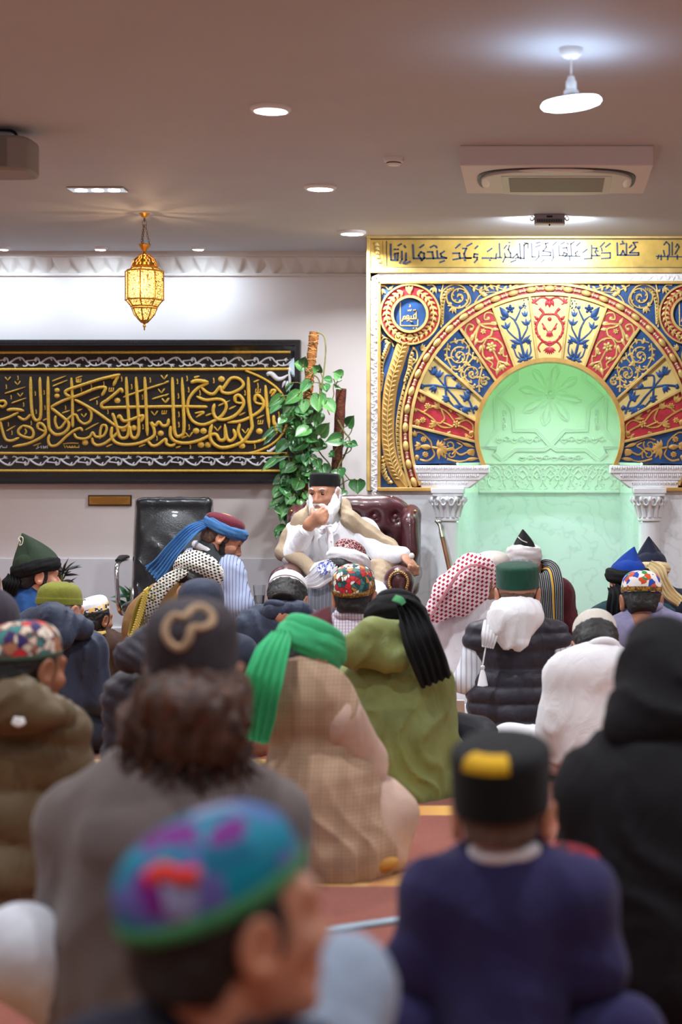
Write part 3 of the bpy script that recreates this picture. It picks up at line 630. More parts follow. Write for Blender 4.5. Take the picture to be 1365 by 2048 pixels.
ringplate('bead_channel', 278, 298, -22, 202, -.05, .002, REDP); ringplate('outer_ring', 295.5, 300, -22, 202, 0, .02, GOLD)
ringplate('middle_ring', 275, 281, -22, 202, 0, .02, GOLD); ringplate('inner_ring', 142, 150.5, -30.5, 210.5, -.10, .022, DGOLD, 110)
b = MB()
for k in range(31):
    a = math.radians(-20 + k * 7.33); t = np.array((-math.sin(a), 0, math.cos(a))); R = np.stack([t, (0, 1, 0), (math.cos(a), 0, math.sin(a))], 1)
    b.ell(pol(288.5, a, .012), (.030, .016, .0165), R, nv=8)
b.build('gold_beads', GOLD, mih)
PINKB = mat('pale_rose_bead', (214, 168, 140), .5, .15)
b = MB()
for k in range(30):
    for q, rr in ((-.9, .010), (0, .008), (.9, .010)): b.ell(pol(288.5, math.radians(-20 + (k + .5) * 7.33 + q), .010), rr, nu=8, nv=6)
b.build('small_beads', PINKB, mih)
# ---- ornament strokes
class Orn(MB):
    def __init__(s, f, sc=1): super().__init__(); s.F = f; s.sc = sc
    def S(s, pts, w=2., taper=.5, sym=False, n=5, off=.004):
        for m in ((1, -1) if sym else (1,)):
            q = catmull([(u, v * m) for u, v in pts], n); r = np.linspace(1, taper, len(q)) * w / s0 * s.sc
            s.tube([s.F(u, v, off) for u, v in q], r, 6)
        return s
    def L(s, u0, v0, u1, v1, w=4., sym=False, bend=.0):
        for m in ((1, -1) if sym else (1,)):
            p = []
            for f in np.linspace(0, 1, 6):
                d = math.sin(f * PI) * bend; p.append(s.F(u0 + (u1 - u0) * f - (v1 - v0) * d * .3, (v0 + (v1 - v0) * f + (u1 - u0) * d) * m, .005))
            s.tube(p, np.array((.35, .85, 1, .8, .45, .08)) * w / s0 * s.sc, 6, flat=.7, up=(0, -1, 0))
        return s
    def fan(s, u, v, du, dv, n=3, sp=.7, w=3.4, sym=False):
        for k in range(n):
            a = (k - (n - 1) / 2) * sp / max(1, (n - 1) / 2) * .9
            # rotate in metric space
            A, B = s.met(u, v, du, dv, a); s.L(u, v, u + A, v + B, w, sym)
        return s
    def met(s, u, v, du, dv, a):
        e = 1e-3; p = s.F(u, v, 0); pu = (s.F(u + e, v, 0) - p) / e; pv = (s.F(u, v + e, 0) - p) / e
        d = pu * du + pv * dv; c, sn = math.cos(a), math.sin(a); d2 = np.array((d[0] * c - d[2] * sn, 0, d[0] * sn + d[2] * c))
        Mx = np.array([[pu[0], pv[0]], [pu[2], pv[2]]]); r = np.linalg.solve(Mx, np.array((d2[0], d2[2]))); return r[0], r[1]
    def Fl(s, u, v, r=6, n=6, sym=False):
        for m in ((1, -1) if sym else (1,)):
            c = s.F(u, v * m, .006)
            for k in range(n):
                a = k * 2 * PI / n + .3; d = np.array((math.cos(a), 0, math.sin(a))); R = np.stack([d, (0, 1, 0), np.cross(d, (0, 1, 0))], 1)
                s.ell(c + d * r * .62 / s0, (r * .5 / s0, .006, r * .34 / s0), R, nu=6, nv=4)
            s.ell(c - np.array((0, .004, 0)), (r * .26 / s0, .007, r * .26 / s0), nu=8, nv=5)
        return s
    def D(s, u, v, r=2.2, sym=False):
        for m in ((1, -1) if sym else (1,)): s.ell(s.F(u, v * m, .004), (r / s0, .007, r / s0), nu=6, nv=5)
        return s
    def spi(s, u, v, r0, turns, a0, dr=1, w=2., leaf=True):
        c = s.F(u, v, 0); n = int(18 * turns); p = []
        for k in range(n + 1):
            f = k / n; a = a0 + dr * f * turns * 2 * PI; r = r0 * (1 - .82 * f) / s0; p.append(c + np.array((r * math.cos(a), -.004, r * math.sin(a))))
        s.tube(p, np.linspace(1, .7, n + 1) * w / s0, 6)
        if leaf:
            for k in range(0, n, 3):
                a = a0 + dr * k / n * turns * 2 * PI; d = np.array((math.cos(a - dr * .5), 0, math.sin(a - dr * .5))); q = p[k]
                s.tube([q, q - d * 3.5 / s0, q - d * 7 / s0], np.array((1, 2, .3)) / s0, 5)
        return s
def meander(s, path, w, leafw=3.6, every=3, side=1, ln=9, both=True):
    q = catmull(path, 6); s.tube([s.F(a, c, .004) for a, c in q], w / s0, 6)
    for k in range(2, len(q) - 1, every):
        p = s.F(*q[k], .005); p2 = s.F(*q[k + 1], .005); t = nrm(p2 - p); nn = np.array((-t[2], 0, t[0]))
        for sg in ((1, -1) if both else (side,)):
            d = nrm(t * .75 + nn * sg) * ln / s0; s.tube([p, p + d * .5 + t * .002, p + d], np.array((.4, 1, .12)) * leafw / s0, 6, flat=.7, up=(0, -1, 0))
    return s
# voussoirs: rays from (1100,920), cut by the two rings
def ray(t, r):   # angle t from vertical (left negative), distance where the ray meets the ring of radius r
    d = np.array((math.sin(t), -math.cos(t))); o = np.array((CXm, 920.0)) - np.array((CXm, CYm)); bq = float(o @ d); return -bq + math.sqrt(bq * bq - (o @ o) + r * r)
def vous(t0, t1, r0=150, r1=275, ylim=932.5):
    def Fm(u, v, off=0.0):
        t = math.radians(t0 + (t1 - t0) * (v + 1) / 2); a, c = ray(t, r0), ray(t, r1); k = a + (c - a) * u
        x, y = CXm + k * math.sin(t), 920 - k * math.cos(t); return M(x, min(y, ylim), off)
    return Fm
LB = mat('pale_gold_field', (222, 196, 124), .5, .2, bump=(80, .15), var=.06)
def field(Fm, m, name, parent=mih, off=.004):
    b = MB(); U = np.linspace(0, 1, 7); V = np.linspace(-1, 1, 15)
    b.grid(np.array([[Fm(u, v, off) for v in V] for u in U]), flip=False); b.grid(np.array([[Fm(u, v, -.06) for v in V] for u in U]), flip=True)
    o = b.build(name, m, parent); o['label'] = m.name.replace('_', ' ') + ' panel'; return o
def mot_A(o):
    o.S([(.93, .0), (.97, .4), (.90, .75), (.86, .62)], 2.4, .6, True).fan(.9, .72, .07, .2, 3, .8, 3, True).L(.93, 0, .80, 0, 5).L(.93, .1, .82, .22, 4, True)
    o.S([(.80, .55), (.72, .35), (.66, .5), (.52, .82), (.36, .74), (.24, .3), (.20, 0)], 3., .7, True).S([(.70, .0), (.69, .35), (.6, .62)], 2.4, .7, True)
    for u, v in ((.62, .66), (.55, .78), (.47, .8), (.4, .76), (.33, .62)): o.L(u, v, u + .07, v + .22, 3.6, True)
    o.D(.62, 0, 4.4).S([(.56, .45), (.48, .28), (.42, .12)], 1.8, .6, True).L(.45, .3, .53, .42, 3, True).fan(.44, 0, -.12, 0, 5, .6, 3).D(.24, 0, 4.5)
    o.S([(.24, .1), (.26, .5), (.18, .82), (.10, .7)], 2.6, .5, True).fan(.17, 0, -.12, 0, 7, 1.2, 3.2)
def mot_B(o, m=1):
    o.S([(.02, 0), (.3, .02 * m), (.52, -.06 * m), (.72, .1 * m)], 3., .6).L(.02, -.25, .05, .25, 5)
    o.Fl(.88, .14 * m, 8.5, 5).L(.76, .38 * m, .97, .66 * m, 7).S([(.7, .08 * m), (.78, .3 * m)], 2).S([(.68, 0), (.78, -.3 * m), (.84, -.42 * m)], 2, .6).fan(.84, -.4 * m, .05, -.1 * m, 3, .7, 2.4)
    for v, u in ((-.62, .62), (.62, .66)):
        o.S([(.34, 0), (.42, v * .5), (u - .1, v), (u, v * 1.02)], 2.2, .6).fan(u - .06, v, .12, .0, 3, .8, 3.2).fan(u + .08, v, .1, 0, 3, .6, 3)
    o.L(.3, .05, .42, .7, 4.2).L(.3, -.05, .40, -.75, 4.2).S([(.03, 0), (.12, .55), (.26, .62)], 2, .7, True).Fl(.3, .55, 5.5, 6, True).L(.05, .1, .2, .38, 3.4, True).L(.04, .2, .05, .7, 3.4, True)
    for k in range(11): o.D(.80 + .17 * random.random(), (-.58 - .32 * random.random()) * m, 1.6)
def mot_C(o):
    o.L(.86, 0, .99, 0, 4).S([(.86, 0), (.80, .45), (.74, .85), (.9, .9), (.97, .55), (.9, .35), (.86, .55)], 2.6, .8, True).L(.8, .6, .72, .95, 4, True).D(.88, .55, 4.2, True)
    o.S([(.86, 0), (.78, -.2), (.7, -.5), (.62, -.3), (.62, -.05), (.55, .45), (.44, .75), (.36, .72)], 2.6, .8).S([(.86, 0), (.8, .3), (.70, .62), (.62, .4), (.62, .05), (.52, -.5), (.36, -.72), (.28, -.4)], 2.6, .8)
    o.Fl(.74, 0, 5.5, 6).Fl(.46, 0, 10, 6).S([(.40, 0), (.12, 0)], 2, 1).S([(.36, .72), (.24, .5), (.2, .7)], 2.2, .8, True).L(.36, .7, .30, .3, 4, True).S([(.2, 0), (.12, .5), (.22, .75)], 2.4, .5, True).L(.13, .3, .05, .7, 4, True).fan(.14, 0, -.11, 0, 3, .7, 4)
    for u, v in ((.33, .25), (.56, .35)): o.L(u, v, u - .06, v + .1, 2.4, True)
    o.L(.7, .5, .64, .9, 3.8, True).L(.58, .5, .5, .9, 3.4)
def mot_D(o):
    o.spi(.70, .0, 19, 1.6, 1.0, 1, 2.).spi(.36, .12, 18, 1.6, -1.6, -1, 2.).spi(.12, -.2, 11, 1.2, .5, 1, 1.8)
    meander(o, [(.97, .0), (.84, .55), (.62, .75), (.52, .0), (.50, -.75), (.32, -.75), (.2, .1), (.10, .7)], 2., 2.8, 4, ln=9)
    meander(o, [(.95, -.1), (.84, -.7), (.66, -.75), (.56, -.1), (.5, .7), (.36, .85), (.2, .75)], 2., 2.8, 4, ln=8)
    for u, v in ((.93, .0), (.9, .5), (.9, -.5), (.70, .05), (.36, .1), (.24, .5), (.22, -.5), (.58, .85), (.58, -.85)): o.L(u, v, u - .04, v + .12, 2.6)
def mot_E(o):
    for p in ([(.06, .1), (.25, .5), (.42, .25), (.62, 0), (.85, -.25)], [(.95, .65), (.8, .3), (.62, 0), (.45, -.4), (.3, -.75)], [(.62, 0), (.55, .5), (.4, .8)], [(.62, 0), (.7, -.55), (.6, -.85)], [(.05, .5), (.12, .1), (.2, -.2), (.3, -.1)]): o.S(p, 2.4, .7)
    for u, v, du, dv in ((.85, -.25, .1, -.2), (.95, .65, .05, .15), (.3, -.75, -.1, -.1), (.4, .8, -.13, .05), (.6, -.85, -.08, -.05), (.06, .1, -.03, -.3), (.25, .5, -.1, .3), (.45, -.4, -.02, -.35), (.78, .3, .02, .4), (.8, -.2, .02, -.4), (.2, -.2, .12, -.3), (.5, .5, .1, .3)): o.fan(u, v, du * 1.15, dv * 1.15, 3, .55, 4.2)
    o.D(.62, 0, 4.2).D(.26, .0, 3.4).D(.92, -.55, 2.5)
def mot_F(o):
    o.Fl(.3, .0, 7.5, 6).Fl(.84, .5, 6, 7).Fl(.8, -.4, 6.5, 7)
    for p in ([(.97, .0), (.85, .05), (.7, .2), (.55, .55), (.4, .4), (.32, .05)], [(.85, .05), (.72, -.5), (.5, -.6), (.32, -.1)], [(.3, 0), (.12, .1), (.03, .35), (.06, .7), (.16, .55)], [(.28, -.1), (.15, -.65), (.04, -.5), (.02, .1)], [(.58, -.6), (.5, -.1), (.55, .3), (.62, .4)], [(.36, .3), (.55, .2)]): o.S(p, 2.3, .8)
    for u, v, du, dv in ((.97, 0, .04, .2), (.9, .55, .06, .35), (.88, -.5, .08, -.4), (.62, .5, .12, .1), (.62, -.55, .1, -.3), (.42, .75, -.02, .2), (.44, -.7, -.03, -.25), (.1, .65, .06, .25), (.18, -.7, .15, -.1), (.06, .1, -.03, .4)): o.fan(u, v, du, dv, 3, .6, 3.8)
    for u, v in ((.72, .75), (.66, .85), (.68, -.85), (.94, -.85)): o.D(u, v, 2.2)
def mot_G(o):
    o.S([(.95, -.7), (.85, -.75), (.72, -.4), (.7, .0)], 2.2, .8).S([(.92, .75), (.8, .8), (.68, .45), (.7, 0)], 2.2, .8).Fl(.82, -.42, 6, 8).Fl(.82, .45, 6, 8).fan(.88, 0, .1, .0, 3, .8, 4.5).L(.72, 0, .9, 0, 6.5)
    o.S([(.7, 0), (.6, .0)], 3, .8).fan(.6, .0, -.1, .5, 4, .8, 4.4).fan(.6, 0, -.1, -.5, 4, .8, 4.4)
    o.spi(.42, -.3, 13, 1.3, 2.5, 1, 2., False).spi(.42, .35, 13, 1.3, -2.5, -1, 2., False).S([(.5, -.6), (.35, -.85), (.16, -.6)], 2.2, .6).S([(.5, .7), (.32, .9), (.16, .75)], 2.2, .6).S([(.5, .1), (.38, -.1), (.28, .35), (.14, .05)], 2.2, .9).S([(.4, .35), (.3, -.1), (.22, -.4), (.3, -.6)], 2.2, .7)
    o.fan(.16, .05, -.13, 0, 5, .5, 4).L(.2, -.62, .02, -.45, 4.2).L(.2, .75, .0, .6, 4.2)
    o.fan(.94, -.5, .05, -.3, 2, .5, 4).fan(.94, .5, .05, .3, 2, .5, 4)
SEQ = [(7, 20.4, mot_B, LB, BLUEP), (20.4, 34.2, mot_C, REDP, GOLD), (34.2, 48, mot_D, BLUEP, GOLD), (48, 62, mot_E, LB, BLUEP), (62, 76.2, mot_F, REDP, DGOLD), (76.2, 91.8, mot_G, BLUEP, DGOLD)]
f = vous(-7, 7); pn = field(f, LB, 'voussoir_panel'); o = Orn(f); mot_A(o); o.build('floral_relief', REDP, pn, angle=60)
for sg in (-1, 1):
    for t0, t1, mo, bg, fg in SEQ:
        f = vous(sg * t0, sg * t1); pn = field(f, bg, 'voussoir_panel'); o = Orn(f); mo(o); o.build('floral_relief', fg, pn, angle=60)
b = MB()
for t in (7, 20.4, 34.2, 48, 62, 76.2):
    for sg in (-1, 1):
        tt = math.radians(sg * t); a, c = ray(tt, 149), ray(tt, 277)
        q = [M(CXm + k * math.sin(tt), 920 - k * math.cos(tt), .002) for k in (a, c)]
        d = nrm(q[1] - q[0]); R = np.stack([d, (0, 1, 0), np.cross(d, (0, 1, 0))], 1)
        b.box((q[0] + q[1]) / 2 - (0, .004, 0), (np.linalg.norm(q[1] - q[0]), .026, 5.5 / s0), R)
b.build('radial_bars', GOLD, mih, bevel=.003)
# ---- spandrel ornament (left as photographed, mirrored on the right)
for sg in (1, -1):
    side = 'left' if sg == 1 else 'right'
    def Fs(x, y, off=0.0): return M(x if sg == 1 else 2 * CXm - x, y, off)
    def ca(x, y): return (735 + x / 6.5, 555 + y / 6.5)
    def cb(x, y): return (735 + x / 5.46, 755 + y / 5.46)
    rx, ry = 821, 629
    rd = MB()
    A = np.arange(65) / 64 * 2 * PI
    def disc(r0, r1, o0, o1, m, name, par):
        b = MB(); V = np.array([[Fs(rx + r0 * math.cos(a), ry + r0 * math.sin(a), o0), Fs(rx + r0 * math.cos(a), ry + r0 * math.sin(a), o1), Fs(rx + r1 * math.cos(a), ry + r1 * math.sin(a), o1), Fs(rx + r1 * math.cos(a), ry + r1 * math.sin(a), o0)] for a in A])
        b.grid(V, flip=(sg == -1)); return b.build(name, m, par, angle=40)
    r1 = disc(.1, 60, .0, .010, REDP, 'roundel', mih); disc(.1, 33, .01, .013, BLUEP, 'roundel_disc', r1)
    disc(32.5, 37.5, .01, .028, GOLD, 'roundel_ring', r1); disc(57.5, 61, .0, .022, GOLD, 'roundel_rim', r1)
    o = Orn(lambda x, y, off=0.0: Fs(x, y, off + .009))
    for k in range(26):
        a = -PI / 2 + .34 + k * (2 * PI - .68) / 25; c, s = math.cos(a), math.sin(a); r = 47
        for dr, da in ((1, .17), (-1, .15)):
            o.L(rx + r * c, ry + r * s, rx + (r + dr * 8.5) * math.cos(a + (da if k < 13 else -da)), ry + (r + dr * 8) * math.sin(a + (da if k < 13 else -da)), 3.2)
    o.S([(rx + 47 * math.cos(a), ry + 47 * math.sin(a)) for a in np.linspace(-PI / 2 + .3, 1.5 * PI - .3, 30)], 1.8, 1, n=2)
    for k in range(7): o.D(rx + 42 * math.cos(k * .9 + .2), ry + 42 * math.sin(k * .9 + .2), 2.6)
    o.fan(rx - 2, ry - 42, 0, -20, 3, .5, 3.2); o.spi(rx - 22, ry + 46, 10, 1.3, 0, 1, 1.8, False).spi(rx + 10, ry + 54, 10, 1.3, 3, -1, 1.8, False)
    o.build('vine_relief', GOLD, r1, angle=60)
    # word in the roundel (not mirrored)
    o = Orn(lambda x, y, off=0.0: M(*(ca(x, y) if sg == 1 else (2 * CXm - rx + (ca(x, y)[0] - rx), ca(x, y)[1])), off + .012))
    for p, w in (([(432, 325), (436, 630), (660, 632), (662, 545)], 1.5), ([(640, 440), (640, 540), (612, 535), (606, 495), (640, 475)], 1.6), ([(640, 540), (470, 545), (455, 575)], 1.6), ([(575, 540), (575, 500)], 1.5), ([(545, 500), (520, 500), (520, 535), (548, 535), (545, 500), (545, 560), (515, 572)], 1.4), ([(500, 545), (500, 510), (478, 510), (470, 540), (455, 575)], 1.4), ([(525, 425), (540, 440), (552, 420), (566, 440), (580, 415)], 1.2), ([(548, 360), (565, 360), (565, 385), (545, 385)], 1.2)):
        for i in range(len(p) - 1): o.tube([o.F(*p[i]), o.F(*p[i + 1])], w / s0, 5)
    for x, y in ((565, 575), (582, 578), (608, 430), (628, 428), (605, 665), (640, 662)): o.D(x, y, 1.5)
    o.build('roundel_lettering', GOLD, r1, angle=50)
    # curved feather band
    path = catmull([(808, 686), (797, 722), (785, 762), (779, 800), (776, 840), (777, 880), (783, 918), (795, 948), (814, 975)], 8)
    t = np.gradient(path, axis=0); t /= np.linalg.norm(t, axis=1, keepdims=True); nn = np.stack([-t[:, 1], t[:, 0]], -1)
    b = MB(); V = np.array([[Fs(*(p + n * w), o_) for w, o_ in ((-13.5, .0), (-13, .012), (-11, .016), (0, .014), (11, .016), (13, .012), (13.5, 0))] for p, n in zip(path, nn)])
    b.grid(V, flip=(sg == 1)); fb = b.build('feather_band', DGOLD, mih, angle=50)
    o = Orn(Fs)
    for k in range(1, len(path) - 5):
        p, n_, t_ = path[k], nn[k], t[k]
        for q in (-1, 1):
            for h in ((0,) if k % 2 else ()):
                a = p + t_ * h * 4.6; e = a + n_ * q * 10 - t_ * 8; o.tube([o.F(*a, .017), o.F(*((a + e) / 2 - t_ * 1), .024), o.F(*e, .018)], np.array((1.1, 2.1, .4)) / s0, 5)
    o.tube([o.F(*p, .021) for p in path], 1.1 / s0, 5); o.D(*cb(352, 1098), 3); o.L(*cb(365, 1110), *cb(430, 1180), 5)
    o.build('feather_relief', GOLD, fb, angle=60)
    o = Orn(Fs)
    def leafrow(pts, n, w, ln, dr, curl=.6):
        q = catmull(pts, 10); idx = np.linspace(0, len(q) - 2, n).astype(int); o.tube([o.F(*a, .003) for a in q], 1.5 / s0, 5)
        for i, k in enumerate(idx):
            tt = nrm(q[k + 1] - q[k]); m = np.array((-tt[1], tt[0])) * dr; wgt = math.sin((i + 1) / (n + 1) * PI) ** .5; a = q[k]; e = a + (m - tt * curl) * ln * wgt
            o.tube([o.F(*a, .004), o.F(*((a + e) / 2 + tt * 1.5), .009), o.F(*e, .005)], np.array((.7, 1.3, .4)) * w / s0, 5)
    leafrow([cb(180, -40), cb(165, 60), cb(150, 150)], 6, 2.3, 8, 1); leafrow([ca(300, 860), ca(270, 960), ca(210, 1120), ca(190, 1340)], 14, 2.4, 9, 1)
    leafrow([cb(150, 880), cb(150, 1000), cb(190, 1100), cb(265, 1165)], 9, 3.2, 11, -1); o.D(*cb(240, 1140), 4)
    leafrow([ca(480, 1340), ca(530, 1180), ca(545, 1060), ca(600, 900)], 10, 2.6, 9, 1); leafrow([cb(380, 990), cb(345, 860), cb(322, 700), cb(318, 540), cb(335, 380), cb(372, 200), cb(425, 0)], 40, 1.9, 8, 1, .3)
    o.S([ca(345, 900), ca(300, 810), ca(220, 785), ca(170, 850), ca(165, 940)], 1.8, .8).fan(*ca(270, 830), -6, 4, 3, .8, 2.8).S([ca(170, 680), ca(200, 760), ca(260, 800)], 1.6, .8).L(*ca(170, 750), *ca(225, 775), 3)
    o.fan(*ca(195, 150), 0, 12, 3, .7, 3).S([ca(175, 110), ca(230, 115), ca(280, 160), ca(300, 130)], 1.8, .6).L(*ca(285, 160), *ca(340, 105), 3)
    # big corner scroll
    o.spi(*ca(1190, 255), 26, 1.9, 2.6 if sg == 1 else PI - 2.6, 1 if sg == 1 else -1, 2.3); o.fan(*ca(1130, 380), -4, 14, 3, .6, 3.2); o.fan(*ca(1100, 360), -8, -3, 3, .6, 2.8)
    leafrow([ca(985, 600), ca(990, 480), ca(1000, 330), ca(1050, 200), ca(1130, 150)], 14, 2.6, 8, -1, .5); o.S([ca(960, 650), ca(965, 420), ca(960, 250), ca(1010, 150), ca(1120, 95), ca(1240, 120), ca(1320, 220), ca(1340, 320), ca(1280, 390)], 2., .8)
    o.S([ca(965, 260), ca(975, 150), ca(990, 85)], 2, .6).L(*ca(955, 190), *ca(930, 150), 3).fan(*ca(880, 130), -5, 12, 3, .7, 3).S([ca(780, 100), ca(850, 100), ca(900, 150)], 2, .6)
    meander(o, [ca(1330, 100), ca(1480, 170), ca(1620, 110), ca(1800, 160), ca(1960, 95), ca(2120, 110), ca(2300, 80)], 1.8, 3.4, 3, ln=10)
    o.S([ca(1400, 330), ca(1460, 240), ca(1560, 200), ca(1700, 190)], 1.8, .6).fan(*ca(1500, 240), 6, -9, 4, .8, 3.6)
    o.fan(*ca(700, 940), 10, -8, 4, .7, 3.2).S([ca(590, 920), ca(640, 960), ca(650, 1060), ca(590, 1130)], 2, .7).L(*ca(570, 1060), *ca(640, 1080), 3.4)
    o.build('spandrel_relief', GOLD, mih, angle=60)
    # stepped white corbel
    for i, (ya, yb, xl, xr0, xr1) in enumerate(((931, 946.5, 829, 979, 979), (946.5, 960.5, 834, 978, 960), (960.5, 976, 840, 959, 938))):
        b = MB(); o0 = .03 - i * .006; b.prism([Fs(xl, ya, o0), Fs(xr0, ya, o0), Fs(xr1, yb, o0), Fs(xl + 4, yb, o0)], (0, .12 + o0, 0)); c = b.build('corbel_course', WCARVE, mih, bevel=.003)
        b = MB(); n = 30
        for k in range(n):
            x = xl + 6 + (min(xr0, xr1) - xl - 9) * k / (n - 1); d = 3 + 3 * abs(math.sin(k * 1.3))
            b.tube([Fs(x, ya + 1.5, o0 + .002), Fs(x, ya + 5, o0 + .004), Fs(x, ya + 5 + d, o0 + .001)], np.array((1.4, 2., .4)) / s0, 5)
        b.build('carved_ridges', WCARVE, c)
    b = MB(); b.prism([Fs(940, 976, -.02), Fs(978, 946, -.02), Fs(978, 930, -.02), Fs(830, 930, -.02), Fs(842, 977, -.02)], (0, .09, 0)); b.build('corbel_back', WCARVE, mih)
    # carved white frame strip, gold fillets
    def strip(x0, y0, x1, y1, o0, o1, m, name, bev=.003): b = MB(); p, q = Fs(x0, y0, o0), Fs(x1, y1, o1); b.box((p + q) / 2, np.abs(q - p)); return b.build(name, m, mih, bevel=bev)
    strip(734.5, 473, 742, 982, -.09, .032, GOLD, 'edge_fillet'); wf = strip(742, 547, 757, 981, -.09, .016, WCARVE, 'carved_frame'); strip(756.5, 563, 762.5, 982, -.09, .026, DGOLD, 'inner_fillet')
    strip(757, 975, 877, 982.5, -.09, .030, DGOLD, 'base_fillet')
    o = Orn(Fs); rr = random.Random(3)
    y = 552
    while y < 974:
        h = rr.uniform(14, 26); a = 1 if rr.random() < .5 else -1
        o.S([(749.5 - 5 * a, y), (749.5 + 4 * a, y + h * .35), (749.5 - 3 * a, y + h * .7), (749.5 + 5 * a, y + h)], rr.uniform(1.8, 3), .5, off=.015); o.L(749.5 + 4 * a, y + h * .3, 749.5 - 5 * a, y + h * .55, 3.4); o.L(749.5, y + h * .6, 749.5 + 6 * a, y + h * .8, 3); o.v[-1] -= (0, .011, 0); o.v[-2] -= (0, .011, 0)
        y += h * .8
    o.build('carved_leaves', WCARVE, wf, angle=60)
# ---- top band
def hstrip(x0, y0, x1, y1, o0, o1, m, name, bev=.003): b = MB(); p, q = M(x0, y0, o0), M(x1, y1, o1); b.box((p + q) / 2, np.abs(q - p)); return b.build(name, m, mih, bevel=bev)
hstrip(734.5, 472, 1465.5, 478.5, -.09, .040, GOLD, 'top_fillet'); hstrip(738, 478.5, 1462, 537, -.09, .018, mat('gilded_band', (214, 178, 92), .38, .4, bump=(30, .25), var=.12, vs=9), 'calligraphy_band')
INK = mat('dark_blue_paint', (44, 62, 98), .5); LINE = mat('dark_line_paint', (60, 58, 56), .6)
for y in (479.5, 536): hstrip(739, y - .8, 1461, y + .8, .018, .0205, LINE, 'dark_line', 0)
hstrip(734.5, 537, 1465.5, 547, -.09, .034, GOLD, 'band_fillet'); wf = hstrip(742, 547, 1458, 563.5, -.09, .016, WCARVE, 'carved_frame'); hstrip(757, 563, 1443, 568.5, -.09, .026, GOLD, 'inner_fillet')
for x in (742.5, 768, 774.5): hstrip(x - .7, 483, x + .7, 533, .018, .021, LINE if x > 774 else DGOLD, 'band_divider', 0)
o = Orn(M); rr = random.Random(5); x = 748
while x < 1448:
    h = rr.uniform(16, 28); a = 1 if rr.random() < .5 else -1
    o.S([(x, 555.5 - 5 * a), (x + h * .35, 555.5 + 4 * a), (x + h * .7, 555.5 - 3 * a), (x + h, 555.5 + 5 * a)], rr.uniform(1.8, 3), .5, off=.015); o.L(x + h * .3, 555.5 + 4 * a, x + h * .55, 555.5 - 5 * a, 3.2); o.v[-1] -= (0, .011, 0); x += h * .85
o.build('carved_leaves', WCARVE, wf, angle=60)
o = Orn(lambda x, y, off=0.: M(735 + x / 4.2656, 465 + y / 4.2656, off + .018)); q = catmull([(60, 90), (80, 150), (70, 200), (110, 270)], 5)
for k, (x, y) in enumerate([(62, 95), (70, 130), (72, 165), (78, 200), (95, 240)]): o.L(x, y, x + 45 - k * 3, y + 25, 4.5)
o.build('gilt_leaf', LB, mih, angle=60)
b = MB()
def H4(x, y): return M(735 + x / 4.2656, 465 + y / 4.2656, .019)
def H5(x, y): return M(1050 + x / 4.333, 465 + y / 4.333, .019)
def ink(Hf, p, w=13):
    w = w / 4.3 / 2 / s0
    for i in range(len(p) - 1):
        a, c = Hf(*p[i]), Hf(*p[i + 1]); d = nrm(c - a); R = np.stack([d, (0, 1, 0), np.cross(d, (0, 1, 0))], 1); b.box((a + c) / 2, (np.linalg.norm(c - a) + w * 1.6, .007, w * 2), R)
for p in ([(205, 105), (205, 238), (262, 240), (268, 180), (240, 185), (240, 228)], [(300, 165), (300, 232), (280, 265)], [(335, 180), (335, 238), (310, 268)], [(368, 252), (330, 270)], [(270, 115), (295, 102)], [(322, 118), (330, 132)], [(395, 110), (400, 225), (490, 225), (490, 182), (462, 170), (442, 200), (470, 242), (495, 218)], [(520, 170), (560, 170), (570, 225), (510, 225)], [(565, 225), (680, 222), (638, 210), (630, 185), (660, 165)], [(600, 160), (605, 220)], [(455, 132), (485, 110)], [(545, 130), (575, 115)], [(588, 120), (598, 132)], [(625, 258), (660, 245)], [(735, 182), (790, 180), (795, 225), (738, 235)], [(820, 140), (850, 140), (830, 185), (840, 222), (890, 222)], [(795, 222), (890, 222)], [(945, 190), (917, 187), (912, 215), (942, 217), (940, 235), (920, 258)], [(760, 135), (795, 105)], [(855, 120), (895, 98)], [(925, 140), (945, 120)], [(985, 222), (1060, 222), (1100, 225), (1105, 185)], [(1130, 100), (1135, 215)], [(1115, 218), (1150, 218)], [(1175, 182), (1180, 215), (1160, 255)], [(1180, 215), (1250, 220)], [(1215, 115), (1205, 150), (1225, 182), (1225, 215)], [(1250, 215), (1280, 187), (1290, 215), (1265, 225)], [(1303, 100), (1310, 230)], [(1290, 220), (1340, 225)], [(1340, 225), (1340, 112), (1365, 96)], [(1030, 165), (1065, 140)], [(1170, 140), (1190, 115)], [(1230, 255), (1270, 240)]): ink(H4, p)
for x, y in ((240, 148), (265, 148), (838, 240), (1050, 240), (1215, 90)): ink(H4, [(x - 4, y), (x + 4, y)])
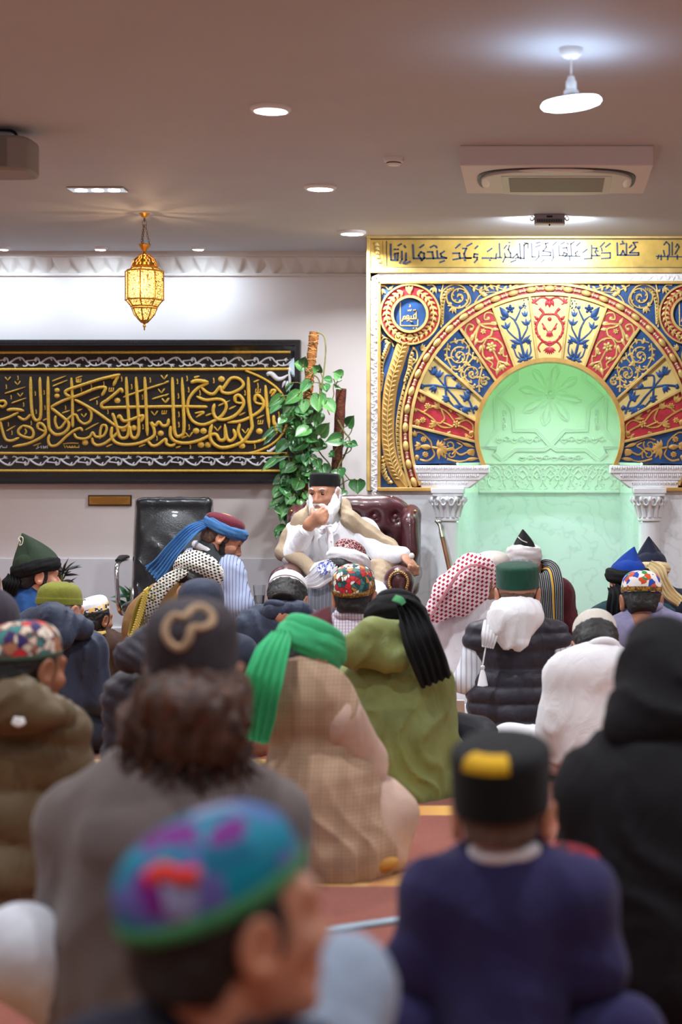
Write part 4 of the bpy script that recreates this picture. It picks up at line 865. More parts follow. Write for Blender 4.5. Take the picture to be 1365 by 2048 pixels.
for p in ([(0, 95), (30, 100), (30, 140)], [(60, 100), (65, 215), (95, 215)], [(125, 160), (125, 212), (95, 245)], [(150, 205), (225, 205), (225, 175), (160, 165), (190, 130), (180, 100), (205, 95)], [(245, 150), (250, 220), (235, 250)], [(95, 130), (135, 115)], [(100, 98), (135, 88)], [(245, 115), (275, 88)], [(145, 262), (170, 238)], [(295, 120), (300, 205), (480, 210)], [(330, 205), (340, 178), (370, 190), (350, 215)], [(330, 140), (365, 135), (370, 165)], [(400, 100), (405, 205)], [(460, 165), (440, 182), (445, 205)], [(390, 210), (390, 245)], [(315, 105), (345, 90)], [(365, 95), (380, 105)], [(400, 105), (430, 85)], [(450, 120), (480, 92)], [(515, 232), (580, 228), (580, 115)], [(580, 205), (650, 205)], [(590, 140), (625, 140), (610, 172), (630, 205)], [(670, 165), (665, 140)], [(665, 182), (740, 180), (740, 225), (665, 230)], [(505, 178), (540, 150)], [(655, 128), (690, 92)], [(700, 130), (740, 100)], [(800, 95), (803, 200), (985, 200), (985, 180), (910, 180), (960, 130), (940, 92), (975, 90)], [(830, 200), (850, 162), (870, 200)], [(880, 100), (880, 200)], [(830, 105), (860, 100)], [(845, 80), (850, 90)], [(905, 135), (925, 115)], [(1140, 210), (1365, 215)], [(1150, 230), (1160, 200)], [(1180, 200), (1180, 240)], [(1210, 205), (1200, 160)], [(1250, 200), (1250, 110), (1225, 85), (1205, 110)], [(1275, 200), (1275, 90)], [(1300, 190), (1335, 130), (1320, 105), (1305, 130)], [(1240, 200), (1235, 240)], [(1320, 200), (1320, 235)], [(1365, 215), (1440, 215)], [(1390, 150), (1400, 210)]): ink(H5, p, 12 if p[0][0] < 1100 else 9)
ink(H5, [(628, 165), (636, 165)])
b.build('band_lettering', INK, mih, angle=30)
# ---- columns
for sg, w in ((1, 'white marble column with carved capital at the left of the niche'), (-1, 'white marble column with carved capital at the right of the niche')):
    xc = M(897, 0)[0] if sg == 1 else M(1299, 0)[0]; yc = MY - .01
    t = thing('marble_column', w, 'column', (xc, yc, 0), 'columns of the niche')
    z = lambda py: EYE - (py - VY) / s0
    CM = mat('column_white', (228, 232, 236), .4, var=.02)
    b = MB(); b.lathe([(.0001, 0), (.085, 0), (.085, .05), (.07, .07), (.066, .09), (.0565, .11), (.0565, z(1044))], (xc, yc, 0), 32); b.build('shaft', CM, t)
    b = MB(); b.lathe([(.0565, z(1043)), (.064, z(1041)), (.064, z(1037)), (.057, z(1034)), (.058, z(1024)), (.066, z(1012)), (.078, z(1002)), (.084, z(992))], (xc, yc, 0), 32); cp = b.build('capital', CM, t)
    b = MB(); b.box((xc, yc, z(981.5)), (.182, .15, .03)); b.box((xc, yc, z(989)), (.168, .14, .02)); b.build('abacus', CM, t, bevel=.004)
    b = MB()
    for k in range(12):
        a = k * PI / 6; c, s = math.cos(a), math.sin(a)
        b.tube(catmull([(xc + c * r, yc + s * r, z(p)) for r, p in ((.058, 1034), (.066, 1020), (.082, 1006), (.098, 1000), (.094, 994))], 4), np.linspace(.013, .009, 17), 6)
        a += PI / 12; c, s = math.cos(a), math.sin(a)
        b.tube([(xc + c * .083 + math.cos(q) * -s * .016, yc + s * .083 + math.cos(q) * c * .016, z(1003) + math.sin(q) * .02) for q in np.arange(10) / 10 * 2 * PI], .006, 5, closed=True)
    b.build('carved_leaves', CM, cp, angle=60)
# ------------------------------------------------------------------ signed-distance modelling for soft shapes
_T = RNG.random((32, 32, 32)).astype(np.float32)
def vnoise(p, seed=0):
    p = p + seed * 7.13; i = np.floor(p).astype(int); f = (p - i).astype(np.float32); f = f * f * (3 - 2 * f); i &= 31; j = (i + 1) & 31
    X, Y, Z = (i[..., 0], i[..., 1], i[..., 2]); A, B, C_ = j[..., 0], j[..., 1], j[..., 2]; fx, fy, fz = f[..., 0], f[..., 1], f[..., 2]
    l = lambda a, b, t: a + (b - a) * t
    return l(l(l(_T[X, Y, Z], _T[A, Y, Z], fx), l(_T[X, B, Z], _T[A, B, Z], fx), fy), l(l(_T[X, Y, C_], _T[A, Y, C_], fx), l(_T[X, B, C_], _T[A, B, C_], fx), fy), fz)
def cone(a, ra, b, rb, fl=None): return ('c', np.array(a, float), ra, np.array(b, float), rb, fl)
def elli(c, r, R=None): return ('e', np.array(c, float), np.array(r, float), np.eye(3) if R is None else np.asarray(R, float))
def pbb(p):
    if p[0] == 'c': r = max(p[2], p[4]); return np.minimum(p[1], p[3]) - r, np.maximum(p[1], p[3]) + r
    e = np.sqrt(((p[3] * p[2]) ** 2).sum(1)); return p[1] - e, p[1] + e
def pev(p, G):
    if p[0] == 'c':
        a, ra, b, rb, fl = p[1:]; ba = b - a; pa = G - a
        h = np.clip((pa @ ba) / max(ba @ ba, 1e-9), 0, 1); q = pa - h[..., None] * ba
        if fl is not None:   # flattened across direction fl[0] by factor fl[1]
            n = np.array(fl[0], float); k = q @ n; q = q + (k * (1 / fl[1] - 1))[..., None] * n
            return (np.sqrt((q * q).sum(-1)) - (ra + (rb - ra) * h)) * fl[1] ** .5
        return np.sqrt((q * q).sum(-1)) - (ra + (rb - ra) * h)
    c, r, R = p[1:]; q = (G - c) @ R / r; k0 = np.sqrt((q * q).sum(-1)); k1 = np.sqrt(((q / r) ** 2).sum(-1))
    return k0 * (k0 - 1) / np.maximum(k1, 1e-6)
def snet(vol, o, h):
    s = vol < 0; n = np.array(vol.shape); c = [(i, j, k) for i in (0, 1) for j in (0, 1) for k in (0, 1)]
    sl = lambda A, d: A[d[0]:n[0] - 1 + d[0], d[1]:n[1] - 1 + d[1], d[2]:n[2] - 1 + d[2]]
    cnt = sum(sl(s, d).astype(np.int8) for d in c); act = (cnt > 0) & (cnt < 8); I = np.argwhere(act); idx = np.full(act.shape, -1); idx[act] = np.arange(len(I))
    vals = {d: sl(vol, d)[act] for d in c}; acc = np.zeros((len(I), 3)); m = np.zeros(len(I))
    for a in c:
        for ax in range(3):
            if a[ax]: continue
            b = list(a); b[ax] = 1; va, vb = vals[a], vals[tuple(b)]; x = (va < 0) != (vb < 0); t = np.where(x, va / np.where(x, va - vb, 1), 0)
            pt = np.array(a, float) + np.outer(t, np.eye(3)[ax]); acc[x] += pt[x]; m[x] += 1
    V = (I + acc / m[:, None]) * h + o; Fs_ = []
    for ax in range(3):
        u, w = [(1, 2), (2, 0), (0, 1)][ax]
        A = [slice(1, -1)] * 3; A[ax] = slice(0, -1); B = list(A); B[ax] = slice(1, None); sa, sb_ = s[tuple(A)], s[tuple(B)]
        E = np.argwhere(sa != sb_)
        if not len(E): continue
        fl = sa[tuple(E.T)]; E = E + np.array([0 if k == ax else 1 for k in range(3)])
        du, dw = np.eye(3, dtype=int)[u], np.eye(3, dtype=int)[w]
        q = np.stack([idx[tuple((E - du - dw).T)], idx[tuple((E - dw).T)], idx[tuple(E.T)], idx[tuple((E - du).T)]], 1)
        q[~fl] = q[~fl][:, ::-1]; Fs_.append(q)
    return V, np.vstack(Fs_)
def sdf(prims, k=.03, h=.012, sub=(), post=None, ks=.01, clip=()):
    lo = np.min([pbb(p)[0] for p in prims], 0) - h * 3 - k * .4; hi = np.max([pbb(p)[1] for p in prims], 0) + h * 3 + k * .4
    n = np.ceil((hi - lo) / h).astype(int) + 1
    ax = [lo[i] + h * np.arange(n[i]) for i in range(3)]; vol = np.full(n, 1.0, np.float32)
    def region(p, m):
        a, b = pbb(p); i0 = np.maximum(0, np.floor((a - m - lo) / h).astype(int)); i1 = np.minimum(n, np.ceil((b + m - lo) / h).astype(int) + 1)
        S = tuple(slice(i0[i], i1[i]) for i in range(3)); return S, np.stack(np.meshgrid(*[ax[i][S[i]] for i in range(3)], indexing='ij'), -1).astype(np.float32)
    for p in prims:
        S, G = region(p, k * 1.5 + h * 3)
        if G.size == 0: continue
        d = pev(p, G); v = vol[S]; hh = np.clip(.5 + .5 * (v - d) / k, 0, 1); vol[S] = v + (d - v) * hh - k * hh * (1 - hh)
    for p in sub:
        S, G = region(p, ks + h * 3)
        if G.size == 0: continue
        d = -pev(p, G); v = vol[S]; hh = np.clip(.5 + .5 * (d - v) / ks, 0, 1); vol[S] = v + (d - v) * hh + ks * hh * (1 - hh)
    if post or clip:
        G = np.stack(np.meshgrid(*ax, indexing='ij'), -1).astype(np.float32)
        near = np.abs(vol) < .06
        if post: vol[near] += post(G[near]).astype(np.float32)
        for nn_, c in clip: vol = np.maximum(vol, G @ np.array(nn_, np.float32) - c)
    vol[0] = vol[-1] = 1; vol[:, 0] = vol[:, -1] = 1; vol[:, :, 0] = vol[:, :, -1] = 1
    return snet(vol, lo, h)
def lump(amp=.008, fr=(26, 26, 7), seed=0, warp=.5, R=None):
    fr = np.array(fr, float)
    def f(G):
        q = G if R is None else G @ R; w = vnoise(q * fr * .35, seed + 3)[..., None] - .5
        a = vnoise(q * fr + w * warp * 4, seed); b = vnoise(q * fr * 2.1 + w * 3, seed + 1)
        return -amp * (np.abs(a - .5) * 2 + .35 * b - .55)
    return f
def folds(amp=.007, fr=(24, 24, 8), seed=0, warp=1., R=None, cross=None):
    cross = (.9 if R is None else .25) if cross is None else cross
    """long soft cloth folds that run along the third axis of R (default: hanging down), fading in and out"""
    def f(G):
        q = G if R is None else G @ R
        w = vnoise(q * 4.5, seed); w2 = vnoise(q * 9.0, seed + 5)
        ph = (q[..., 0] + .8 * q[..., 1]) * fr[0] * 1.7 + warp * 9 * w + 3 * w2 + q[..., 2] * fr[2] * .35
        rg = 1 - np.abs(np.sin(ph)); m = np.clip(vnoise(q * 5.5, seed + 9) * 2.6 - .75, 0, 1)
        ph2 = (q[..., 2] + .5 * q[..., 0]) * fr[0] * 1.1 + 8 * w; m2 = np.clip(vnoise(q * 4.5, seed + 13) * 3.0 - 1.5, 0, 1)
        return -amp * (rg ** 1.6 * 1.5 * m + cross * (1 - np.abs(np.sin(ph2))) ** 2 * m2 - .35)
    return f
def quilt(sp=.07, amp=.012, zc=0., tilt=0., seed=0, arc=.0, xc=0.):
    g = lump(amp * .30, (30, 30, 22), seed)
    def f(G):
        z = G[..., 2] - zc + tilt * G[..., 0] + arc * (G[..., 0] - xc) ** 2 + .012 * vnoise(G * 9, seed)
        return -amp * (np.abs(np.sin(PI * z / sp)) ** .55 - .6) + g(G)
    return f
# ------------------------------------------------------------------ furniture on the far side
def ribbon(b, path, width, normal, thick=.006, rip=.0, nr=5, nw=21, seed=0, tw=None):
    p = catmull(path, 7); m = len(p); t = np.gradient(p, axis=0); t /= np.linalg.norm(t, axis=1, keepdims=True)
    nv_ = np.asarray(normal, float); nv_ = np.interp(np.linspace(0, 1, m), np.linspace(0, 1, len(nv_)), np.arange(len(nv_)))[:, None] * 0 + np.array([[np.interp(f, np.linspace(0, 1, len(nv_)), nv_[:, i]) for i in range(3)] for f in np.linspace(0, 1, m)]) if nv_.ndim == 2 else np.tile(nv_, (m, 1))
    w = np.interp(np.linspace(0, 1, m), np.linspace(0, 1, len(width)), width)
    S = np.linspace(-1, 1, nw); V = np.zeros((m, 2 * nw, 3)); rs = np.random.default_rng(seed)
    ph = rs.random(3) * 6
    for i in range(m):
        nn = nrm(nv_[i] - t[i] * np.dot(nv_[i], t[i])); sd = np.cross(t[i], nn); f = i / (m - 1)
        hgt = rip * (np.sin(S * nr * PI + ph[0] + .8 * math.sin(f * 5 + ph[1])) * .7 + np.sin(S * nr * 1.9 * PI + ph[2] + f * 3) * .3)
        c = p[i] + np.outer(S * w[i] / 2, sd) + np.outer(hgt, nn); e = thick / 2 * np.sqrt(np.maximum(.02, 1 - S ** 8))
        V[i, :nw] = c + np.outer(e, nn); V[i, nw:] = (c - np.outer(e, nn))[::-1]
    o = b.n; b.grid(V, cv=True); L_ = (m - 1) * 2 * nw
    for j in range(nw - 1):
        b.f.append(np.array([[o + j + 1, o + j, o + 2 * nw - 1 - j, o + 2 * nw - 2 - j]])); b.f.append(np.array([[o + L_ + j, o + L_ + j + 1, o + L_ + 2 * nw - 2 - j, o + L_ + 2 * nw - 1 - j]]))
    uvg = np.stack(np.meshgrid(np.linspace(0, 1, m), np.r_[S * .5 + .5, (S * .5 + .5)[::-1]], indexing='ij'), -1); b.uv[-1] = uvg.reshape(-1, 2); return b
def soft(prims, mat_, name, parent, k=.03, h=.012, **kw):
    V, Fc = sdf(prims, k, h, **kw); b = MB(); b.add(V, Fc); return b.build(name, mat_, parent, angle=0)
# wing chair in oxblood leather
LEA = mat('oxblood_leather', (72, 28, 35), .28, bump=(260, .2), var=.15, vs=12, coat=.25)
NAIL = mat('brass_nail', (176, 140, 84), .3, .9)
cc = P(694, 985, 9.4); ax, ay = cc[0], 9.35
wc = thing('wing_armchair', 'buttoned oxblood leather wing armchair with brass nails, its back to the marble wall', 'armchair', (ax, ay, 0))
Rz = rot('z', 3)
def A(x, y, z): return np.array((ax, ay, 0)) + Rz @ np.array((x * .88 + (.03 if y > .1 else 0), y, z))
def btn(rows):
    return [(x, z) for r, z in enumerate(rows) for x in (np.linspace(-.19, .19, 4) if r % 2 else np.linspace(-.25, .25, 5))]
BT = btn([.98, .87, .76, .65, .54])
def bpost(G):
    L_ = (G - np.array((ax, ay, 0), np.float32)) @ Rz; out = np.zeros(G.shape[:-1]); 
    for x, z in BT:
        d2 = (L_[..., 0] - x * .88 - .03) ** 2 + (L_[..., 2] - z) ** 2; out += .030 * np.exp(-d2 / .0009) + .014 * np.exp(-d2 / .006)
    for s_ in (1, -1):
        for c in np.arange(-2, 3, .25 / 2) if False else ():
            pass
    return np.where(L_[..., 1] < .30, out - .008, 0)
soft([elli(A(0, .33, .80), (.30, .085, .27), Rz), elli(A(0, .33, .98), (.29, .08, .115), Rz), elli(A(0, .33, .55), (.29, .085, .2), Rz), elli(A(-.2, .32, .95), (.14, .07, .14), Rz), elli(A(.2, .32, .95), (.14, .07, .14), Rz)], LEA, 'backrest', wc, .05, .010, post=bpost)
b = MB()
for x, z in BT: b.ell(A(x, .262 - .02 * math.cos(x * 4), z), (.014, .010, .014), nu=10, nv=6)
b.build('buttons', LEA, wc)
for s in (-1, 1):
    w = soft([cone(A(s * .335, .30, .60), .052, A(s * .345, .28, .98), .052, None), cone(A(s * .345, .30, 1.0), .045, A(s * .335, .18, .95), .04), cone(A(s * .35, .14, .80), .042, A(s * .335, .18, .95), .04), elli(A(s * .345, .22, .80), (.045, .12, .22), Rz)], LEA, 'wing', wc, .03, .010)
    b = MB()
    for k in range(16): b.ell(A(s * .372, .155 - .02 * math.cos(k * .2) + (.02 if k > 12 else 0), .62 + k * .026), (.009, .009, .009), nu=8, nv=6)
    b.build('nails', NAIL, w)
    ar = soft([cone(A(s * .325, -.36, .665), .078, A(s * .325, .26, .68), .078), elli(A(s * .325, -.05, .42), (.062, .36, .24), Rz), cone(A(s * .325, -.355, .28), .055, A(s * .325, -.355, .60), .066)], LEA, 'arm', wc, .03, .010)
    b = MB(); n = 22
    for k in range(n):
        a = -.55 + (PI + 1.1) * k / (n - 1); b.ell(A(s * .325 + .052 * math.cos(a), -.435 + (.0 if True else 0), .665 + .052 * math.sin(a)), .0075, nu=8, nv=6)
    for k in range(8):
        for q in (-1, 1): b.ell(A(s * .325 + q * (.045 - k * .003), -.425, .63 - k * .034), .0075, nu=8, nv=6)
    b.build('nails', NAIL, ar)
soft([elli(A(0, -.08, .44), (.27, .34, .09), Rz), elli(A(0, -.30, .43), (.26, .12, .08), Rz)], LEA, 'seat_cushion', wc, .05, .012)
b = MB(); b.box(A(0, -.03, .25), (.62, .68, .24), Rz); b.build('seat_base', LEA, wc, bevel=.02)
for sx in (-1, 1):
    for sy in (-.36, .3): b = MB(); b.lathe([(.0001, 0), (.018, 0), (.028, .06), (.03, .13)], A(sx * .29, sy, 0), 12); b.build('leg', mat('dark_wood', (52, 28, 20), .4), wc)
# office chair by the wall
OC = P(345, 985, 10.0); ox, oy = OC[0], 10.0
oc = thing('office_chair', 'high-backed black leather office chair with chrome arms by the wall', 'office chair', (ox, oy, 0))
Ro = rot('z', 6)
def O(x, y, z): return np.array((ox, oy, 0)) + Ro @ np.array((x, y, z))
BL = mat('black_leather', (26, 27, 31), .3, bump=(120, .25), coat=.15, var=.2)
soft([cone(O(x, .0, .53), .03, O(x, .10, 1.055), .02) for x in np.linspace(-.185, .185, 17)] + [cone(O(-.185, .098, z_), .02, O(.185, .098, z_), .02) for z_ in (1.05,)] + [elli(O(0, .03, .78), (.17, .03, .2), Ro @ rot('x', -11))], BL, 'backrest', oc, .03, .009, post=folds(.004, (14, 14, 22), 5))
soft([elli(O(0, -.22, .49), (.24, .25, .05), Ro), elli(O(0, -.3, .49), (.23, .16, .045), Ro)], BL, 'seat', oc, .04, .012)
for s in (-1, 1):
    b = MB(); b.tube(catmull([O(s * .25, .02, .74), O(s * .262, -.2, .735), O(s * .265, -.30, .70), O(s * .26, -.32, .60), O(s * .25, -.28, .47), O(s * .24, .0, .44)], 6), .0125, 10); b.tube(catmull([O(s * .205, .105, 1.07), O(s * .212, .075, .85), O(s * .215, .0, .55), O(s * .22, -.1, .46)], 5), .011, 8); fr = b.build('chrome_frame', CHROME, oc)
    b = MB(); b.tube([O(s * .255, .03, .752), O(s * .262, -.10, .754), O(s * .265, -.25, .742)], [.02, .024, .016], 10, flat=.6); b.build('arm_pad', BLACKP, fr)
b = MB(); b.tube([O(0, -.2, .05), O(0, -.2, .45)], .03, 14)
for k in range(5):
    a = k * 2 * PI / 5; b.tube([O(0, -.2, .09), O(.28 * math.cos(a), -.2 + .28 * math.sin(a), .06)], [.022, .014], 8)
b.build('base', CHROME, oc)
for k in range(5):
    a = k * 2 * PI / 5; b = MB(); b.ell(O(.28 * math.cos(a), -.2 + .28 * math.sin(a), .03), .03, nu=10, nv=8); b.build('caster', BLACKP, oc)
# side table and glass
tx = P(506, 985, 9.45); tz = 1.11 - (1209 - 985) / (3600 / 9.35)
WOOD = NT('mahogany'); WOOD.col(WOOD.ramp(WOOD.noise(14, WOOD.co(scale=(1, 6, 6)), 5), [(.3, (74, 30, 22)), (.7, (104, 48, 34))])); WOOD = WOOD.set(.3, coat=.2)
t = thing('side_table', 'small dark red wooden side table carrying a water glass, left of the wing chair', 'side table', (tx[0], 9.35, 0))
b = MB(); b.box((tx[0], 9.35, tz - .0125), (.20, .36, .025)); b.build('table_top', WOOD, t, bevel=.006)
b = MB(); b.box((tx[0], 9.35, tz - .06), (.17, .31, .07)); b.build('apron', WOOD, t, bevel=.003)
for sx in (-1, 1):
    for sy in (-1, 1): b = MB(); b.tube([(tx[0] + sx * .075, 9.35 + sy * .145, tz - .03), (tx[0] + sx * .075, 9.35 + sy * .145, 0)], [.02, .013], 8); b.build('leg', WOOD, t)
gx = P(519, 985, 9.28)[0]
gg = NT('tumbler_glass'); gg.set(.02); gg.b.inputs['Transmission Weight'].default_value = 1; gg.b.inputs['IOR'].default_value = 1.45; gg.col((248, 250, 250))
t = thing('water_glass', 'clear tumbler half full of water on the small side table', 'glass', (gx, 9.28, tz + .001))
b = MB(); b.lathe([(.0001, .001), (.024, .001), (.0325, .105), (.031, .105), (.0228, .012), (.0001, .010)], (gx, 9.28, tz), 28); b.build('tumbler', gg.m, t, angle=30)
wa = NT('water'); wa.set(.0); wa.b.inputs['Transmission Weight'].default_value = 1; wa.b.inputs['IOR'].default_value = 1.33
b = MB(); b.lathe([(.0001, .011), (.0224, .011), (.0262, .052), (.0001, .052)], (gx, 9.28, tz), 24); b.build('water', wa.m, t, angle=30)
# walking stick against the column
t = thing('walking_stick', 'brown walking stick with silver handle leaning on the left marble column', 'walking stick', P(905, 1160, 9.78))
p0, p1 = P(884, 1068, 9.80), P(904, 1160, 9.70); d = nrm(p1 - p0); p2 = p1 + d * (p1[2] - .005) / -d[2]
b = MB(); b.tube([p0, p1, p2], [.0125, .0115, .009], 10); b.build('shaft', mat('stick_wood', (122, 76, 40), .35, var=.2), t)
b = MB(); b.tube([p0 - d * .015, p0 + d * .022], .0145, 10); b.build('collar', mat('collar_silver', (190, 186, 170), .3, .9), t)
b = MB(); b.tube(catmull([p0 - d * .01, p0 - d * .05, p0 - d * .07 + (-.012, 0, .004), p0 - d * .082 + (-.016, 0, -.004)], 5), np.linspace(.012, .009, 16), 10); b.ell(p0 - d * .07, (.017, .014, .016)); b.build('handle', mat('handle_silver', (150, 146, 140), .3, .9), t)
# ------------------------------------------------------------------ plants
LEAFM = NT('pothos_leaf'); u_ = LEAFM.sep(LEAFM.co('UV')); r_ = LEAFM.noise(18); obj_ = LEAFM.noise(3.2)
base = LEAFM.ramp(LEAFM.math('ADD', LEAFM.math('MULTIPLY', obj_, .75), LEAFM.math('MULTIPLY', r_, .3)), [(.25, (18, 58, 36)), (.5, (38, 98, 50)), (.75, (92, 150, 74))])
vein = LEAFM.math('LESS_THAN', LEAFM.math('ABSOLUTE', LEAFM.math('SUBTRACT', u_[1], .5)), .02)
spk = LEAFM.math('MULTIPLY', LEAFM.math('GREATER_THAN', LEAFM.noise(70, LEAFM.co('UV', (1, .12, 1))), .60), .35)
LEAFM.col(LEAFM.mix(spk, LEAFM.mix(vein, base, (134, 178, 104)), (170, 198, 128))); LEAFM.bump(LEAFM.noise(50), .15); LEAFM = LEAFM.set(.35, coat=.1)
STEM = mat('pothos_stem', (112, 112, 62), .6, var=.3, vs=20); COIR = mat('coir', (158, 98, 46), .9, bump=(140, .9), var=.25, vs=40, dist=.01); COIR2 = mat('dark_coir', (98, 48, 30), .95, bump=(140, .9), var=.25, vs=40, dist=.01)
TWINE = mat('twine', (206, 162, 98), .8)
PD = 10.2; sP = F / PD
plant = thing('potted_pothos', 'tall trailing pothos plant climbing two coir poles behind the wing armchair', 'potted plant', (P(640, 0, PD)[0], PD, 0))
def leaf(b, base_, tip, nrm_, w, cup=.18, droop=.15):
    base_, tip = np.asarray(base_, float), np.asarray(tip, float); ax_ = tip - base_; L_ = np.linalg.norm(ax_); t = ax_ / L_; n = np.asarray(nrm_, float); n = nrm(n - t * np.dot(n, t)); s = np.cross(t, n)
    U = np.linspace(0, 1, 11); S = np.linspace(-1, 1, 7); V = np.zeros((11, 7, 3))
    for i, u in enumerate(U):
        hw = w * (math.sin(min(1, u * 1.02 + .14) ** .78 * PI) ** .85 if u < 1 else 0) * .5 if u > 0 else w * .16
        back = -.10 * L_ * max(0, 1 - u / .18)
        for j, q in enumerate(S):
            V[i, j] = base_ + t * (u * L_ + back * abs(q) ** .8) + s * q * hw + n * (cup * hw * (q * q - .5) * 1.6 - droop * L_ * (u - .4) ** 2)
    return b.grid(V)
# poles and pot
for nm, pts, r, m in (('moss_pole', [(629, 664), (623, 720), (617, 780), (613, 840), (610, 900), (608, 1010), (608, 1290)], 9.5, COIR), ('moss_pole', [(683, 777), (679, 850), (674, 930), (668, 1010), (660, 1290)], 10.5, COIR2)):
    q = catmull([P(x, y, PD + .02) for x, y in pts], 6); b = MB(); b.tube(q, r / sP * (1 + .04 * np.sin(np.arange(len(q)) * 1.7)), 16); pole = b.build(nm, m, plant, angle=50)
    if m is COIR:
        b = MB(); N = 200; qs = np.array([[np.interp(f, np.linspace(0, 1, len(q)), q[:, i]) for i in range(3)] for f in np.linspace(0, .55, N)])
        for tw, ph in ((26, 0), (-19, 1)):
            a = np.linspace(0, tw * 2 * PI * .6, N) + ph; rr = (r + .6) / sP; b.tube(qs + np.stack([np.cos(a) * rr, np.sin(a) * rr, .006 * np.sin(a * 1.7)], -1), .0018, 5)
        b.build('twine', TWINE, pole)
b = MB(); px_ = P(634, 0, PD)[0]; b.lathe([(.0001, .0), (.13, .0), (.17, .3), (.178, .3), (.178, .32), (.16, .32), (.155, .29), (.0001, .29)], (px_, PD, 0), 32); b.build('pot', mat('grey_pot', (70, 72, 76), .5), plant)
b = MB(); b.lathe([(.0001, .29), (.156, .285)], (px_, PD, 0), 24); b.build('soil', mat('soil', (44, 30, 22), .95, bump=(60, .8)), plant)
# traced leaves: base x,y -> tip x,y, width (px)
LV = [(608, 734, 585, 724, 20), (606, 732, 612, 710, 18), (636, 742, 624, 730, 16), (640, 745, 639, 725, 12), (684, 753, 664, 743, 21), (664, 760, 643, 757, 15), (648, 768, 655, 786, 20), (676, 772, 672, 778, 16), (583, 766, 571, 787, 12), (620, 762, 598, 790, 22), (600, 785, 564, 812, 22), (564, 792, 532, 818, 18), (638, 788, 637, 830, 30), (652, 800, 674, 830, 24), (609, 800, 607, 832, 18), (584, 800, 563, 834, 16), (570, 835, 555, 850, 16), (596, 838, 556, 850, 14), (696, 852, 710, 828, 22), (640, 870, 662, 842, 24), (618, 856, 586, 875, 26), (613, 882, 582, 905, 26), (614, 870, 640, 884, 24), (684, 876, 646, 885, 24), (548, 855, 517, 884, 10), (550, 862, 523, 895, 11), (575, 880, 548, 912, 26), (702, 886, 718, 892, 14), (692, 884, 706, 898, 16), (625, 890, 616, 914, 20), (634, 896, 636, 905, 20), (650, 886, 630, 902, 18), (606, 905, 606, 930, 26), (645, 930, 654, 960, 26), (634, 918, 640, 940, 18), (570, 910, 541, 928, 14), (556, 915, 518, 945, 14), (590, 930, 566, 948, 20), (600, 920, 588, 940, 22), (640, 950, 612, 958, 22), (572, 950, 540, 972, 18), (580, 955, 560, 975, 22), (600, 960, 588, 985, 24), (560, 975, 545, 1000, 18), (568, 985, 540, 1010, 20), (715, 960, 716, 992, 30), (676, 938, 682, 962, 26), (562, 1000, 533, 1020, 18), (585, 990, 570, 1012, 18), (610, 985, 625, 1005, 18), (600, 1000, 612, 1022, 16), (575, 1010, 560, 1040, 14), (566, 1020, 560, 1050, 12), (578, 1035, 585, 1065, 16), (572, 1060, 560, 1085, 14), (586, 1075, 576, 1090, 18), (690, 980, 678, 995, 16), (574, 1085, 555, 1110, 10), (620, 940, 600, 950, 20), (625, 965, 640, 980, 18), (595, 900, 575, 890, 16), (660, 905, 672, 915, 14)]
b = MB(); st = MB(); rr = random.Random(11)
for i, (x0, y0, x1, y1, w) in enumerate(LV):
    dd = PD - .13 + rr.uniform(-.05, .07); bp, tp = P(x0, y0, dd + rr.uniform(-.02, .03)), P(x1, y1, dd - .02)
    leaf(b, bp, tp, (rr.uniform(-.45, .45), -1, rr.uniform(.1, .7)), w / sP * 1.2)
    ex = 612 + (y0 - 700) * -.03 if x0 < 655 else 672; q = P(ex + rr.uniform(-8, 8), y0 + rr.uniform(4, 26), PD - .03)
    st.tube(catmull([q, (q + bp) / 2 + (0, 0, .02), bp, bp + (tp - bp) * .1], 4), .0028, 5)
for i in range(105):   # smaller inner leaves
    y0 = rr.uniform(800, 1060); x0 = (612 + rr.gauss(-12, 24)) if y0 < 960 else (580 + rr.gauss(0, 14)); a = rr.uniform(0, 2 * PI); l_ = rr.uniform(14, 30)
    bp = P(x0, y0, PD - rr.uniform(.0, .12)); tp = P(x0 + l_ * math.cos(a), y0 + abs(l_ * math.sin(a)) + 6, PD - rr.uniform(.05, .16)); leaf(b, bp, tp, (rr.uniform(-.6, .6), -1, rr.uniform(0, .8)), l_ * .8 / sP)
lf = b.build('leaves', LEAFM, plant, angle=0)
for p, r in (([(632, 664), (648, 672), (652, 700), (648, 745), (643, 775), (638, 800)], .004), ([(609, 732), (620, 745), (636, 756), (640, 770), (640, 790)], .004), ([(676, 765), (686, 750), (684, 745)], .003), ([(676, 840), (690, 865), (700, 880), (690, 910), (678, 935), (686, 955), (690, 985), (702, 1000)], .005), ([(690, 880), (702, 865), (706, 850), (708, 845)], .003), ([(700, 880), (702, 900), (684, 912)], .003), ([(580, 880), (577, 910), (590, 950), (620, 1000), (640, 1040)], .004), ([(562, 915), (568, 945), (580, 985), (588, 1010)], .004), ([(560, 960), (575, 1010), (584, 1060), (588, 1100)], .004), ([(598, 800), (596, 850), (590, 900), (600, 960)], .004), ([(616, 860), (640, 905), (660, 930), (664, 960)], .004), ([(640, 740), (646, 760), (644, 790), (660, 830)], .003), ([(678, 930), (700, 960), (714, 960)], .003), ([(660, 810), (668, 790), (668, 770), (684, 760)], .003)):
    st.tube(catmull([P(x, y, PD - .06) for x, y in p], 6), r, 6)
st.build('stems', STEM, plant)
